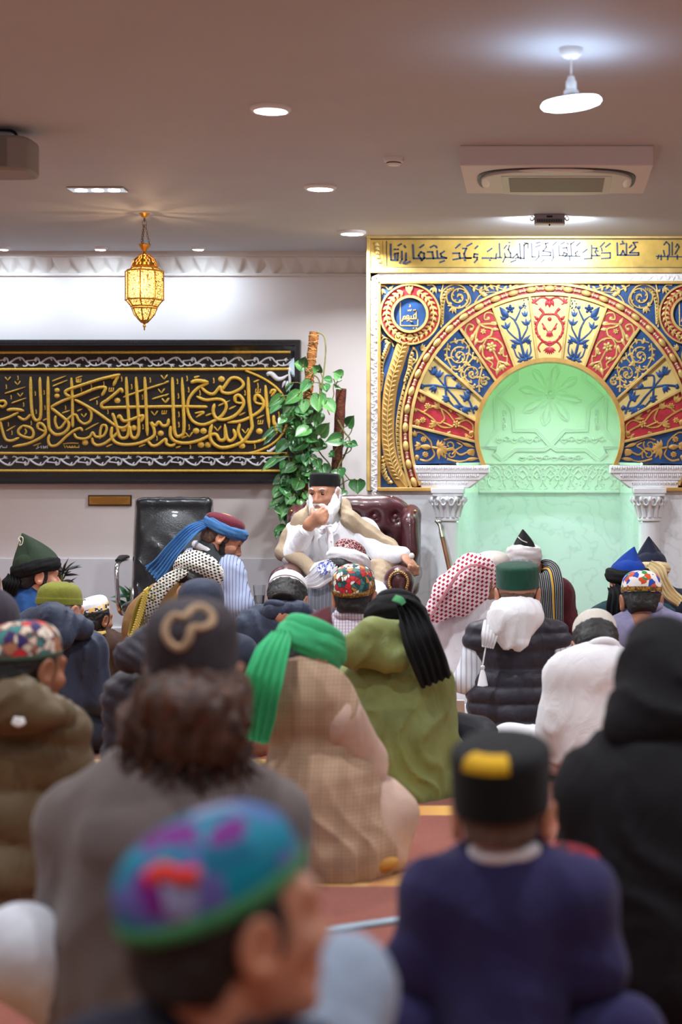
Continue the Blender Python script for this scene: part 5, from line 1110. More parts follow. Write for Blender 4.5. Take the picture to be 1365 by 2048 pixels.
def bushy(name, label, px, py, d, m, n, L_, sp, seed):
    rr = random.Random(seed); c = P(px, py, d); t = thing(name, label, 'potted plant', (c[0], d, 0)); b = MB(); st = MB()
    st.tube([(c[0], d, .2), (c[0], d, c[2])], .008, 6)
    for i in range(n):
        a = rr.uniform(0, 2 * PI); el = rr.uniform(-.2, 1.2); dr = np.array((math.cos(a) * math.cos(el), math.sin(a) * math.cos(el) * .6, math.sin(el))); p0 = c + (0, 0, rr.uniform(-.12, .03)); leaf(b, p0 + dr * .02, p0 + dr * L_ * rr.uniform(.7, 1.1), (-dr[2] * math.cos(a), -.5, math.cos(el) + .1), sp)
    b.build('leaves', m, t, angle=0); st.build('stem', STEM, t); q = MB(); q.lathe([(.0001, 0), (.09, 0), (.12, .22), (.11, .22), (.0001, .2)], (c[0], d, 0), 24); q.build('pot', mat('brown_pot', (80, 56, 44), .6), t)
bushy('potted_dracaena', 'small potted plant with dark bronze-green leaves behind the green peaked hat', 124, 1150, 10.2, mat('bronze_leaf', (58, 50, 38), .4, var=.35, vs=14), 26, .13, .035, 4)
bushy('potted_plant', 'green leafy potted plant half hidden behind the black office chair', 262, 1180, 10.36, mat('plain_leaf', (56, 104, 66), .4, var=.3, vs=14), 12, .14, .05, 9)
# ------------------------------------------------------------------ people: heads, hands, bodies, headwear
_C = {}
def head_geo(neck=True):
    if 'h' in _C: return _C['h']
    p = [elli((0, -.015, .03), (.076, .098, .084)), elli((0, .028, -.03), (.064, .064, .088)), elli((0, .045, -.088), (.046, .046, .036)), cone((0, -.02, -.06), .054, (0, -.03, -.105), .050),
         cone((0, .094, -.002), .008, (0, .113, -.036), .013), elli((0, .082, -.108), (.022, .018, .016)), elli((0, .090, -.066), (.024, .012, .007)), elli((0, .088, -.078), (.021, .011, .008))]
    for s in (-1, 1):
        p += [elli((s * .014, .098, -.042), (.009, .012, .008)), cone((s * .046, .076, .022), .012, (s * .014, .090, .021), .012), elli((s * .044, .062, -.03), (.024, .026, .022)), elli((s * .032, .078, .002), (.015, .013, .012))]
    sub = [elli((s * .032, .104, .006), (.018, .016, .012)) for s in (-1, 1)]
    V, Fc = sdf(p, .018, .0045, sub=sub, ks=.012)
    e = []
    for s in (-1, 1):
        R = rot('z', -s * 22) @ rot('y', s * 8) @ rot('x', -10)
        ev, ef = sdf([elli((s * .082, -.012, -.008), (.009, .022, .034), R), elli((s * .080, -.008, -.034), (.008, .012, .012), R)], .01, .003, sub=[elli((s * .091, -.008, -.004), (.006, .012, .022), R)], ks=.006); e.append((ev, ef))
    b = [(V, Fc)] + e; _C['h'] = b; return b
def hair_geo(kind):
    if kind in _C: return _C[kind]
    g = {'short': .006, 'stub': .0025, 'thick': .014, 'fade': .002}[kind]; nz = lump(.006 if kind in ('short', 'thick') else .001, (60, 60, 60), 2)
    _C[kind] = sdf([elli((0, -.014, .03), (.074 + g, .096 + g, .082 + g)), elli((0, -.055, -.03), (.058 + g, .05 + g, .06)), elli((0, .01, -.005), (.070 + g, .05, .05))], .02, .005, post=nz, clip=(((0, 1, .15), .034), ((0, -.25, -1), .082), ((0, -.2, 1), .062)) + ((((0, 0, -1), .030),) if kind == 'fade' else ()))
    return _C[kind]
def hand_geo(curl=.5):
    key = 'hand%.2f' % curl
    if key in _C: return _C[key]
    p = [elli((0, .048, 0), (.040, .056, .015)), cone((0, -.03, 0), .026, (0, .03, 0), .028, ((0, 0, 1), .75))]
    for i, (x, L_) in enumerate(((-.030, .060), (-.010, .074), (.010, .080), (.030, .072))):
        q = np.array((x, .092, .002)); a = .15; pts = [q]
        for seg in (.45, .32, .25):
            a += curl * 1.0; q = q + np.array((x * .06, math.cos(a) * L_ * seg, -math.sin(a) * L_ * seg)); pts.append(q)
        r = .0098
        for u, w in zip(pts[:-1], pts[1:]): p.append(cone(u, r, w, r * .9)); r *= .9
    for u, w, r in (((.028, .018, -.006), (.050, .048, -.016), .014), ((.050, .048, -.016), (.054, .078, -.026), .0115), ((.054, .078, -.026), (.050, .10, -.034), .0095)): p.append(cone(u, r, w, r * .88))
    _C[key] = sdf(p, .007, .0036); return _C[key]
class Ctx: pass
def hmat(ctx, V): return V * ctx.hs @ ctx.R.T + ctx.Hc
def person(label, D, H_, body_yaw=0, yaw=0, pitch=0, roll=0, hs=1., k=1., w=.2, lean=.05, hd=0., N=None, SL=None, SR=None, EL=None, ER=None, WL=None, WR=None, PEL=None, KL=None, KR=None, FL=None, FR=None,
           top=None, legs=None, skin=None, hair=None, hairm=None, sleeve=1., add=(), post=None, res=.012, tops=True, group=None, name='person', armr=1., rad=1., hands=True, smk=.045, eyes=False, ladd=(), collar=None):
    c = Ctx(); c.D = D; c.hs = hs; c.k = k; Q = lambda t: P(t[0], t[1], D + (t[2] if len(t) > 2 else 0)); c.Q = Q
    c.Hc = P(H_[0], H_[1], D + hd); c.R = rot('z', yaw) @ rot('x', -pitch) @ rot('y', roll); Rb = rot('z', body_yaw); c.Rb = Rb; f = Rb @ (0, 1, 0)
    N_ = Q(N) if N else c.Hc + hs * (c.R @ (0, -.03, -.11) + (0, 0, -.06)); PE = Q(PEL) if PEL else np.array((*(N_ - f * (lean + .02))[:2], .13 * k)); PE[2] = max(PE[2], .11)
    S = [Q(a) if a else N_ + Rb @ (s * w, .0, -.075 * k) for s, a in ((-1, SL), (1, SR))]
    E = [Q(a) if a else q + Rb @ (s * .05, .05, -.27 * k) for s, a, q in ((-1, EL, S[0]), (1, ER, S[1]))]
    Wr = [Q(a) if a else PE + Rb @ (s * .09, .28 * k, .15 * k) for s, a in ((-1, WL), (1, WR))]
    Kn = [Q(a) if a else PE + Rb @ (s * .30 * k, .26 * k, .0) for s, a in ((-1, KL), (1, KR))]
    Ft = [Q(a) if a else PE + Rb @ (-s * .12 * k, .34 * k, -.06) for s, a in ((-1, FL), (1, FR))]
    for q in Kn + Ft: q[2] = max(q[2], .07)
    c.N, c.PE, c.S, c.E, c.W, c.K, c.Ft = N_, PE, S, E, Wr, Kn, Ft
    sp = nrm(N_ - PE); xr = nrm((S[1] - S[0]) - sp * np.dot(S[1] - S[0], sp)); T = np.stack([xr, np.cross(sp, xr), sp], 1); c.T = T
    hw = np.linalg.norm(S[1] - S[0]) / 2; L_ = np.linalg.norm(N_ - PE); l = lambda t: PE + (N_ - PE) * t
    mid = (S[0] + S[1]) / 2
    torso = [elli(l(.68) * .6 + mid * .4, (hw * 1.0 * rad, .125 * k * rad, .36 * L_), T), elli(l(.36), (hw * .95 * rad, .14 * k * rad, .34 * L_), T), elli(PE + (0, 0, .02), (hw * 1.02 * rad, .17 * k * rad, .14 * k), Rb)]
    torso += [cone(N_ - sp * .035, .062 * k, q, .074 * k * armr) for q in S] + [cone(N_ - sp * .04, .068 * k, N_ + nrm(c.Hc - N_) * .02, .058 * k)]
    arms = []
    for q, e, v in zip(S, E, Wr): arms += [cone(q, .076 * k * armr, e, .060 * k * armr), cone(e, .058 * k * armr, v, .043 * k * armr)]
    leg = []
    for s, kn, ft in zip((-1, 1), Kn, Ft): leg += [cone(PE + Rb @ (s * .09 * k, .04, 0), .10 * k, kn, .082 * k), cone(kn, .078 * k, ft, .055 * k)]
    c.torso, c.arms, c.leg = torso, arms, leg
    base = (PE[0], PE[1], 0.0)
    r = c.root = thing(name, label, 'person', base, group)
    sk = skin or SKIN; b = MB()
    for V, Fc in head_geo(): b.add(hmat(c, V), Fc)
    shrink = [(p[0], p[1], p[2] * .6, p[3], p[4] * .6, p[5]) if p[0] == 'c' else (p[0], p[1], p[2] * .72, p[3]) for p in torso[:3] + torso[5:] + arms + leg]
    shrink.append(cone(N_ - sp * .05, .045 * k, c.Hc + c.R @ (0, -.03, -.08) * hs, .045 * hs))
    V, Fc = sdf(shrink, .03, .022); b.add(V, Fc)
    V, Fc = sdf([cone(c.Hc + c.R @ (0, -.025, -.075) * hs, .051 * hs, N_ - sp * .04, .056 * k)], .01, .008); b.add(V, Fc)
    if hands:
        for s, e, v in zip((-1, 1), E, Wr):
            V, Fc = hand_geo(.5); V = V * (s * -1 * np.array((1, 0, 0)) * -1 + np.array((0, 1, 1))) if s == -1 else V
            y = nrm(v - e); z = nrm(np.array((0, 0, 1.)) - y * y[2] + .001); x = np.cross(y, z); hv = V * .95 * k @ np.stack([x, y, z], 1).T + v; b.add(hv, Fc[:, ::-1] if s == -1 else Fc)
    c.body = b.build('body', sk, r, angle=0)
    if eyes:
        for s in (-1, 1):
            e = MB(); e.ell(hmat(c, np.array([(s * .032, .0845, .001)]))[0], (.012 * hs, .010 * hs, .0075 * hs), c.R); e.build('eye', mat('eye_dark', (40, 28, 24), .2), c.body)
            e = MB(); e.tube([hmat(c, np.array([q]))[0] for q in ((s * .018, .099, .026), (s * .032, .098, .031), (s * .05, .086, .026))], np.array((.0035, .005, .002)) * hs, 6); e.build('eyebrow', hairm or HAIR, c.body)
    if hair:
        V, Fc = hair_geo(hair); b = MB(); b.add(hmat(c, V), Fc); b.build('hair', hairm or HAIR, r, angle=0)
    if top and tops:
        pr = torso + (arms if sleeve else []) + [elli(Q(x[1]), x[2]) if x[0] == 'e' else cone(Q(x[0]), x[1], Q(x[2]), x[3]) for x in add]
        c.top = soft(pr, top[1], top[0], r, smk, res, post=post or folds(.007, seed=int(D * 31) % 9))
    if collar:
        ax_ = nrm(nrm(c.Hc - N_) + sp * .8); cn_ = N_ + ax_ * .020 * k + Rb @ (0, -.022, 0) * k; u0 = nrm(np.cross(ax_, (1, .2, 0))); v0 = np.cross(ax_, u0); b = MB(); A_ = np.arange(28) / 28 * 2 * PI
        b.tube([cn_ + (u0 * math.cos(a) + v0 * math.sin(a)) * .062 * k for a in A_], .0145 * k, 8, closed=True, up=ax_, flat=1.25); b.build('collar', collar, r, angle=0)
    if legs: c.legs = soft(leg + [elli(Q(x[1]), x[2]) if x[0] == 'e' else cone(Q(x[0]), x[1], Q(x[2]), x[3]) for x in ladd], legs[1], legs[0], r, .04, .014, post=folds(.006, (16, 16, 16), 4, R=rot('y', 60)))
    return c
def qc(c, a, ra, b, rb, fl=None): return cone(c(*a), ra, c(*b), rb, fl)
def beard(c, m, long=.0, name='beard'):
    V, Fc = sdf([elli((0, .060, -.088 - long * .4), (.055 + long * .2, .047, .042 + long * .5)), cone((.064, .012, -.03), .014, (.05, .04, -.09), .018), cone((-.064, .012, -.03), .014, (-.05, .04, -.09), .018), cone((-.028, .097, -.060), .007, (.028, .097, -.060), .007)], .02, .004, sub=[elli((0, .112, -.072), (.020, .02, .006))], post=lump(.006, (90, 90, 40), 6))
    b = MB(); b.add(hmat(c, V), Fc); return b.build(name, m, c.root, angle=0)
PROF = {'dome': [(.078, .006), (.083, -.002), (.0845, .01), (.083, .035), (.076, .058), (.058, .078), (.030, .088), (.0002, .091)],
        'kufi': [(.079, .006), (.0835, -.002), (.0845, .01), (.084, .045), (.079, .062), (.062, .076), (.033, .083), (.0002, .085)],
        'pill': [(.080, .006), (.0845, -.002), (.086, .01), (.087, .068), (.085, .077), (.075, .083), (.040, .087), (.0002, .088)],
        'low': [(.079, .006), (.0835, -.002), (.0845, .01), (.084, .030), (.076, .045), (.055, .055), (.0002, .06)],
        'beanie': [(.081, .004), (.087, -.004), (.0885, .004), (.0885, .022), (.086, .026), (.083, .05), (.073, .074), (.050, .092), (.022, .1), (.0002, .102)]}
class Cap: pass
def cap(c, kind, m, name='cap', tilt=10, z=.030, sc=1., hsc=1., rib=None, y=-.015, tr=0):
    k = Cap(); k.p = catmull(np.array(PROF[kind]), 4) if kind != 'pill' else np.array(PROF[kind]); k.p = k.p * (sc, sc * hsc); k.Rt = rot('x', tilt) @ rot('y', tr); k.c = c; k.off = np.array((0, y, z)); n = 64; a = np.arange(n + 1) / n * 2 * PI
    wob = 1 + (rib[1] * np.abs(np.sin(a * rib[0])) if rib else 0) * np.ones_like(a)
    def pt(r, zz, ph): return hmat(c, np.stack([r * np.cos(ph), r * np.sin(ph) * 1.255, zz * np.ones_like(ph)], -1) @ k.Rt.T + k.off)
    k.pt = pt; V = np.stack([pt(r * wob, zz, a) for r, zz in k.p]); b = MB(); b.grid(V, flip=True); k.o = b.build(name, m, c.root, angle=50); return k
def capS(k, a, t, off=.002):     # a degrees from the back centre, t along the profile
    q = k.p[1:]; d = np.r_[0, np.cumsum(np.linalg.norm(np.diff(q, axis=0), axis=1))]; d /= d[-1]; r, z = np.interp(t, d, q[:, 0]), np.interp(t, d, q[:, 1])
    return k.pt(np.array([r + off]), z + off * t, np.array([math.radians(a - 90)]))[0]
def capband(k, t0, t1, m, name='band', off=.0015, a0=-180, a1=180):
    A = np.linspace(a0, a1, 49); T = np.linspace(t0, t1, 5); V = np.array([[capS(k, a, t, off * (1 if 0 < i < 4 else .2)) for a in A] for i, t in enumerate(T)]); b = MB(); b.grid(V); return b.build(name, m, k.o, angle=50)
def capline(k, pts, w, m, name='emblem', closed=False, flat=.5):
    q = catmull(pts, 6, closed); b = MB(); b.tube([capS(k, a, t, .001) for a, t in q], w, 6, closed=closed); return b.build(name, m, k.o)
def turban(c, m, R0=.086, th=.030, h=.042, z=.052, tilt=12, seed=0, name='turban', ey=1.16, roll=0, y=-.01, bulge=0.):
    nu, nv = 84, 44; u = np.arange(nu) / nu * 2 * PI; v = np.arange(nv) / nv * 2 * PI; U, W_ = np.meshgrid(u, v, indexing='ij'); rs = np.random.default_rng(seed); a, d = rs.random(2) * 6
    fold = .11 * np.abs(np.sin(W_ * 3 + U * 1.0 + a)) + .07 * np.abs(np.sin(W_ * 4.5 - U * 1.5 + d)) + .03 * np.sin(U * 9 + W_ * 2)
    mm = .88 + fold + bulge * np.cos(U + PI / 2); r = R0 + th * np.cos(W_) * mm; V = np.stack([r * np.cos(U), r * np.sin(U) * ey, h * np.sin(W_) * mm + .006 * np.sin(U * 2 + a)], -1)
    V = hmat(c, V @ (rot('x', tilt) @ rot('y', roll)).T + np.array((0, y, z))); b = MB(); b.grid(V, cu=True, cv=True, flip=False); return b.build(name, m, c.root, angle=0)
def peak(c, m, height=.12, z=.06, tilt=8, rx=.078, lean=.0, name='peaked_cap', sq=3.2, y=-.01, leany=0., roll=0):
    n, nr = 40, 12; a = np.arange(n) / n * 2 * PI; V = []
    for i in range(nr + 1):
        t = i / nr; r = rx * (1 - t ** 1.25) + .003; e = 2 + (1 - t) * .0 + t * 0; q = 1 + .10 * np.cos(a * 4) * math.sin(t * PI) ; V.append(np.stack([r * np.cos(a) * q + lean * t * t, r * np.sin(a) * q * 1.18 + leany * t * t, np.full(n, height * t)], -1))
    V = hmat(c, np.array(V) @ (rot('x', tilt) @ rot('y', roll)).T + np.array((0, y, z))); b = MB(); b.grid(V, cv=True, flip=True); b.f.append((np.arange(n) + nr * n)[None])
    if rx > .07:
        a2 = np.arange(41) / 40 * 2 * PI; D_ = np.array([hmat(c, np.stack([r * np.cos(a2), r * np.sin(a2) * 1.25, zz * np.ones_like(a2)], -1) @ rot('x', 6).T + (0, -.013, .028)) for r, zz in catmull(np.array(PROF['dome'][1:]), 3)]); b.grid(D_, flip=True)
    return b.build(name, m, c.root, angle=60)
def tail(c, m, pts, width, normal=(0, -1, .1), rip=.008, name='turban_tail', thick=.008, nr=5, seed=1, parent=None):
    b = MB(); ribbon(b, [c.Q(p) for p in pts], width, normal, thick, rip, nr, 25, seed); return b.build(name, m, parent or c.root, angle=0)
def hoodblob(c, prims, m, name='hood', k=.04, h=.011, post=None): return soft(prims, m, name, c.root, k, h, post=post or folds(.008, (30, 30, 14), 3, R=rot('y', 50)))
# ---- cloth
NAVY = cloth('navy_cloth', (44, 50, 68)); NAVYJ = cloth('navy_shell', (46, 54, 74), rough=.6); TAUPE = NT('ribbed_taupe_knit'); sx_ = TAUPE.sep(TAUPE.co())
TAUPE.col(TAUPE.ramp(TAUPE.noise(8), [(.3, (96, 86, 84)), (.7, (108, 97, 94))])); TAUPE.bump(TAUPE.math('SINE', TAUPE.math('MULTIPLY', sx_[0], 700)), .25, .003); TAUPE = TAUPE.set(.9, spec=.2, sheen=.2)
WHITEC = cloth('white_cotton', (226, 224, 228), .02); WHITE2 = cloth('bright_white_cloth', (236, 236, 240), .02); BEIGE = cloth('beige_shawl_cloth', (170, 150, 126)); MAROON = cloth('maroon_cloth', (92, 38, 46)); TEAL = cloth('dark_teal_cloth', (34, 66, 74)); BLUEC = cloth('royal_blue_cloth', (36, 74, 128)); BLK = cloth('black_cloth_soft', (20, 20, 22), sheen=0); BLKS = cloth('black_sweat_cloth', (24, 23, 27), sheen=0); INDIGO = cloth('indigo_cotton', (44, 40, 82)); OLIVE = cloth('olive_shell', (98, 82, 58), rough=.5); GREENJ = cloth('moss_green_shell', (122, 130, 74), rough=.6); LAV = cloth('lavender_cotton', (136, 132, 164)); BROWN = cloth('ochre_brown_wool', (130, 94, 52)); DBROWN = cloth('dark_brown_cloth', (70, 50, 40)); PUFF = cloth('dark_quilted_shell', (58, 54, 64), rough=.45); PUFF2 = cloth('charcoal_quilted_shell', (50, 47, 58), rough=.42); GREYB = cloth('slate_cloth', (104, 112, 130)); JEANS = cloth('pale_denim', (150, 164, 184)); DENIM = cloth('blue_denim', (38, 66, 118)); GREENT = cloth('mint_green_turban_cloth', (64, 178, 118)); BLUET = cloth('denim_blue_turban_cloth', (64, 112, 164)); FELT = cloth('forest_felt', (44, 58, 42), st=.5); DGREENV = cloth('green_velvet', (22, 72, 56), st=.5, sheen=.15); MARV = cloth('maroon_velvet', (100, 26, 42), sheen=.15); CREAM = cloth('cream_turban_cloth', (226, 206, 160)); OFFW = cloth('off_white_turban_cloth', (222, 214, 214)); SAND = cloth('pinkish_sand_cloth', (198, 170, 154)); KNIT = cloth('olive_knit', (122, 124, 44), fine=260, st=.9); CHARV = cloth('charcoal_wool', (56, 60, 64)); BLUEV = cloth('bright_blue_velvet', (16, 62, 160), sheen=.1); NAVYV = cloth('navy_velvet', (26, 32, 56), sheen=.2); GREYK = cloth('dark_aubergine_felt', (58, 51, 56)); DPUR = cloth('dusky_purple_cloth', (66, 60, 72))
PIN = stripes('grey_pinstripe', (120, 126, 138), (150, 156, 166), .017, .16); BLUES = stripes('blue_striped_cotton', (176, 186, 214), (104, 116, 164), .016, .2); WSTR = stripes('white_striped_cotton', (226, 228, 234), (176, 182, 200), .022, .3); CHECK = stripes('fine_check_cotton', (214, 208, 218), (150, 126, 150), .013, .22, axis2=2, line2=(176, 150, 172))
def plaid():
    t = NT('sand_plaid_wool'); s = t.sep(t.co()); n = t.noise(2.5)
    def m(ax, per, wd, o=0): return t.math('LESS_THAN', t.math('FRACT', t.math('DIVIDE', t.math('ADD', t.math('ADD', s[ax], o), t.math('MULTIPLY', n, .03)), per)), wd)
    c = t.mix(t.math('MULTIPLY', m(0, .07, .42), .2), (184, 154, 128), (134, 104, 82)); c = t.mix(t.math('MULTIPLY', m(2, .07, .42), .16), c, (134, 104, 82)); c = t.mix(t.math('MULTIPLY', m(0, .0115, .35), .20), c, (112, 84, 66)); c = t.mix(t.math('MULTIPLY', m(2, .0115, .35), .20), c, (112, 84, 66)); t.col(c); t.bump(t.noise(500), .3, .002); return t.set(.9, spec=.15, sheen=.2)
PLAID = plaid()
def keff(name, bg, fg, per=.016, rotd=40, fill=.5):
    t = NT(name); v = t.co(scale=(1, .25, 1), rotd=(0, rotd, 0)); s = t.sep(v); r = t.math('FLOOR', t.math('DIVIDE', s[2], per * .62)); sh = t.math('MULTIPLY', t.math('MODULO', t.math('ABSOLUTE', r), 2.0), .5)
    a = t.math('LESS_THAN', t.math('FRACT', t.math('ADD', t.math('DIVIDE', s[0], per), sh)), fill); b = t.math('LESS_THAN', t.math('FRACT', t.math('DIVIDE', s[2], per * .62)), .66)
    t.col(t.mix(t.math('MULTIPLY', a, b), bg, fg)); t.bump(t.noise(500), .3, .002); return t.set(.85, spec=.2)
KRED = keff('red_white_weave', (238, 222, 226), (158, 30, 54), .024, 35, .52); KBW = keff('black_white_weave', (222, 218, 208), (44, 40, 40), .018, -30, .5)
EMB1 = embroid('multicolour_embroidery', [(30, 84, 96), (196, 40, 50), (226, 220, 206), (24, 66, 70), (190, 130, 60), (226, 222, 214), (60, 120, 110), (180, 46, 52)], 46, (52, 40, 34)); EMB2 = embroid('white_ground_embroidery', [(236, 232, 228), (30, 74, 176), (236, 232, 228), (214, 84, 40), (240, 236, 230), (222, 96, 110), (60, 140, 70), (236, 232, 228)], 44); EMB3 = embroid('bold_embroidery', [(222, 210, 196), (44, 96, 92), (206, 44, 52), (226, 216, 200), (46, 40, 96), (210, 190, 170), (176, 120, 90), (60, 130, 130)], 34, (110, 60, 60)); EMB4 = embroid('turquoise_embroidery', [(10, 112, 142), (96, 90, 160), (0, 130, 156), (112, 24, 120), (140, 140, 176), (8, 98, 130), (74, 104, 160), (20, 124, 150)], 30)
GBAND = embroid('gilt_braid', [(120, 84, 34), (156, 110, 44), (96, 62, 30), (170, 130, 60)], 120); YEM = cloth('gold_patch', (206, 160, 30)); TAN = cloth('tan_emblem', (176, 146, 116)); GREENB = cloth('leaf_green_band', (70, 140, 92)); CAPW = cloth('white_crochet', (216, 210, 200), fine=300, st=1.); BVEL = cloth('black_velvet', (20, 20, 22), sheen=.05)
LB2 = cloth('pale_beige_cap', (206, 196, 188))
# ---- the seated elder in the wing chair
D = 9.35
e = person('white-bearded elder in black cap and white tunic seated in the wing armchair', D, (648, 986), body_yaw=178, yaw=163, pitch=4, roll=0, hs=.92, hd=.0, N=(656, 1040, .05), PEL=(680, 1188, .10), SL=(728, 1066, .05), SR=(601, 1068, .02), EL=(770, 1112, -.02), ER=(588, 1112, -.05), WL=(806, 1109, -.22), WR=(613, 1064, -.16), KL=(745, 1196, -.42), KR=(620, 1200, -.42), FL=(740, 1380, -.40), FR=(630, 1380, -.40), skin=SKIN, top=('tunic', WHITE2), legs=('trousers', WHITE2), hands=False, eyes=True, hairm=HAIRW, res=.009, post=folds(0.0056, (24, 24, 12), 3), smk=.035)
b = MB(); q = lambda x, y, dd=0.: P(x, y, D + dd)
def c5(x, y, dd): return P(590 + x / 11.375, 942.5 + y / 11.375, D + dd)
pr = [cone(c5(265, 1330, -.165), .030, c5(330, 1220, -.185), .030), cone(c5(330, 1220, -.185), .030, c5(520, 1020, -.205), .028), cone(c5(360, 1180, -.18), .028, c5(600, 1120, -.20), .026), cone(c5(500, 1020, -.205), .022, c5(640, 1130, -.21), .018)]
for ch in ([(490, 975), (560, 905), (640, 850), (668, 880)], [(560, 1030), (640, 955), (705, 905), (722, 945)], [(600, 1090), (675, 1020), (726, 985), (722, 1020)], [(625, 1145), (690, 1090), (716, 1050), (700, 1085)]):
    for i in range(3): r = .0105 * .95 ** i; pr.append(cone(c5(*ch[i], -.215 + .012 * i), r, c5(*ch[i + 1], -.203 + .012 * i), r * .93))
for a, c in (((380, 1080), (402, 960)), ((402, 960), (392, 870))): pr.append(cone(c5(*a, -.19), .0125, c5(*c, -.172), .0105))
V, Fc = sdf(pr, .010, .0033); b.add(V, Fc)
V, Fc = hand_geo(.95); y_ = nrm(np.array((.55, -.55, -.62))); z_ = nrm(np.array((.55, -.35, .75))); z_ = nrm(z_ - y_ * np.dot(y_, z_)); x_ = np.cross(y_, z_); V = V * (-1, 1, 1); b.add(V @ np.stack([x_, y_, z_], 1).T + q(809, 1111, -.235), Fc[:, ::-1])
for k, (x, y) in enumerate(((833, 1118), (838, 1124))): pass
b.build('hands', SKIN, e.root, angle=0)
b = MB(); b.ell(q(824, 1112, -.31), (.014, .010, .016)); b.build('ring', mat('pale_ring_stone', (226, 222, 216), .3), e.root)
beard(e, HAIRW, .045)
soft([cone(P(669, 992, D - .02), .020, P(668, 1012, D - .05), .030), cone(P(668, 1010, D - .05), .030, P(658, 1038, D - .09), .026), cone(P(622, 994, D - .06), .012, P(625, 1022, D - .08), .018), cone(P(655, 1030, D - .1), .026, P(650, 1044, D - .1), .016)], HAIRW, 'side_beard', e.root, .02, .005, post=lump(.010, (90, 90, 26), 4))
V, Fc = sdf([elli((s * .078, -.015, -.02), (.022, .035, .055)) for s in (-1, 1)] + [elli((s * .074, .012, -.065), (.022, .028, .045)) for s in (-1, 1)] + [elli((0, -.08, -.02), (.06, .04, .05))], .02, .0045, post=lump(.010, (80, 80, 40), 2), sub=[elli((s * .095, .005, -.005), (.012, .02, .03)) for s in (-1, 1)]); b = MB(); b.add(hmat(e, V), Fc); b.build('hair', HAIRW, e.root, angle=0)
V, Fc = sdf([cone((0, .108, -.052), .007, (s * .026, .098, -.062), .005) for s in (-1, 1)], .006, .003, post=lump(.003, (200, 200, 60), 1)); b = MB(); b.add(hmat(e, V), Fc); b.build('moustache', HAIRW, e.root, angle=0)
b = MB(); b.tube(catmull([hmat(e, np.array([a]))[0] for a in ((-.022, .092, -.073), (0, .099, -.071), (.022, .092, -.073))], 4), .002, 6); b.build('mouth', mat('lip', (110, 62, 58), .5), e.body)
k = cap(e, 'pill', BVEL, 'black_cap', tilt=6, z=.036, hsc=.92, sc=.95)
b = MB()
for pts, w, nn in (([(652, 1044, -.10), (664, 1058, -.115), (676, 1046, -.105)], [.02, .05, .02], (0, -1, .3)), ([(650, 1046, -.1), (645, 1062, -.11), (640, 1056, -.1)], [.02, .04, .02], (0, -1, .3))): ribbon(b, [e.Q(p) for p in pts], w, nn, .006, .0, 2, 9)
ribbon(b, [e.Q(p) for p in ((658, 1052, -.12), (662, 1085, -.145), (664, 1120, -.15))], [.03, .03, .03], (0, -1, .1), .005, 0, 2, 9); b.build('collar', WHITE2, e.root, angle=0)
b = MB(); [b.ell(e.Q(p), .005, nu=8, nv=6) for p in ((661, 1066, -.135), (663, 1082, -.148), (664, 1098, -.152))]; b.build('buttons', WPLAST, e.root)
Q = e.Q
soft([cone(Q((686, 1012, .06)), .035, Q((700, 1040, -.02)), .04), cone(Q((700, 1040, -.02)), .042, Q((740, 1068, .0)), .04), cone(Q((740, 1068, .0)), .04, Q((778, 1092, -.02)), .035), cone(Q((778, 1092, -.02)), .034, Q((800, 1103, -.06)), .02), cone(Q((686, 1012, .06)), .04, Q((650, 1030, .16)), .05), cone(Q((750, 1130, -.10)), .035, Q((800, 1128, -.14)), .03), cone(Q((780, 1110, .02)), .04, Q((770, 1150, -.12)), .05), cone(Q((770, 1150, -.14)), .05, Q((768, 1190, -.2)), .05)], BEIGE, 'shawl', e.root, .03, .009, post=folds(0.0074, (40, 40, 22), 5, R=rot('y', -50)))
soft([cone(Q((622, 1020, .06)), .035, Q((604, 1042, .0)), .045), cone(Q((604, 1042, .0)), .05, Q((582, 1075, .0)), .045), cone(Q((582, 1075, .0)), .045, Q((566, 1105, -.04)), .04), cone(Q((566, 1108, -.04)), .035, Q((600, 1120, -.14)), .035), cone(Q((600, 1120, -.14)), .035, Q((628, 1140, -.20)), .035), cone(Q((612, 1128, -.16)), .03, Q((632, 1165, -.22)), .03), cone(Q((620, 1040, -.08)), .025, Q((618, 1075, -.09)), .03)], BEIGE, 'shawl_end', e.root, .03, .009, post=folds(0.0074, (40, 40, 22), 7, R=rot('y', 40)))
b = MB(); b.tube([Q((606, 1074, -.13)), Q((615, 1060, -.17))], [.046, .042], 16, flat=.9); b.build('cuff', WHITE2, e.root)
# ---- back row, left to right
c = person('bearded man in dark green peaked hat with black wrap and blue robe', 8.9, (74, 1150), body_yaw=-25, yaw=-58, pitch=4, N=(58, 1188), SL=(18, 1222), SR=(98, 1222), PEL=(55, 1385), top=('robe', BLUEC), skin=EARS, hair='short', hairm=HAIR, hs=1.02, eyes=True)
beard(c, HAIR); peak(c, FELT, .155, .055, 14, .092, lean=-.03, leany=-.03, name='peaked_hat'); t_ = turban(c, BLK, .084, .022, .034, .040, 16, 2, 'hat_wrap')
tail(c, BLK, [(26, 1148, -.06), (22, 1165, -.1), (18, 1190, -.08)], [.06, .09, .06])
b = MB(); b.tube(catmull([c.Q(p) for p in ((41, 1083, -.125), (37, 1078, -.12), (41, 1073, -.115), (46, 1077, -.12), (44, 1088, -.12), (39, 1090, -.125))], 4, True), .0025, 6, closed=True); b.build('emblem', mat('silver_braid', (206, 204, 176), .5), c.root)
c = person('child in white cap with gold patterned band and dark brown robe', 8.9, (191, 1238), body_yaw=-10, yaw=-28, pitch=4, hs=.86, k=.72, N=(197, 1268), SL=(168, 1294), SR=(232, 1290), PEL=(200, 1390), top=('robe', DBROWN), skin=SKIN2, hair='thick')
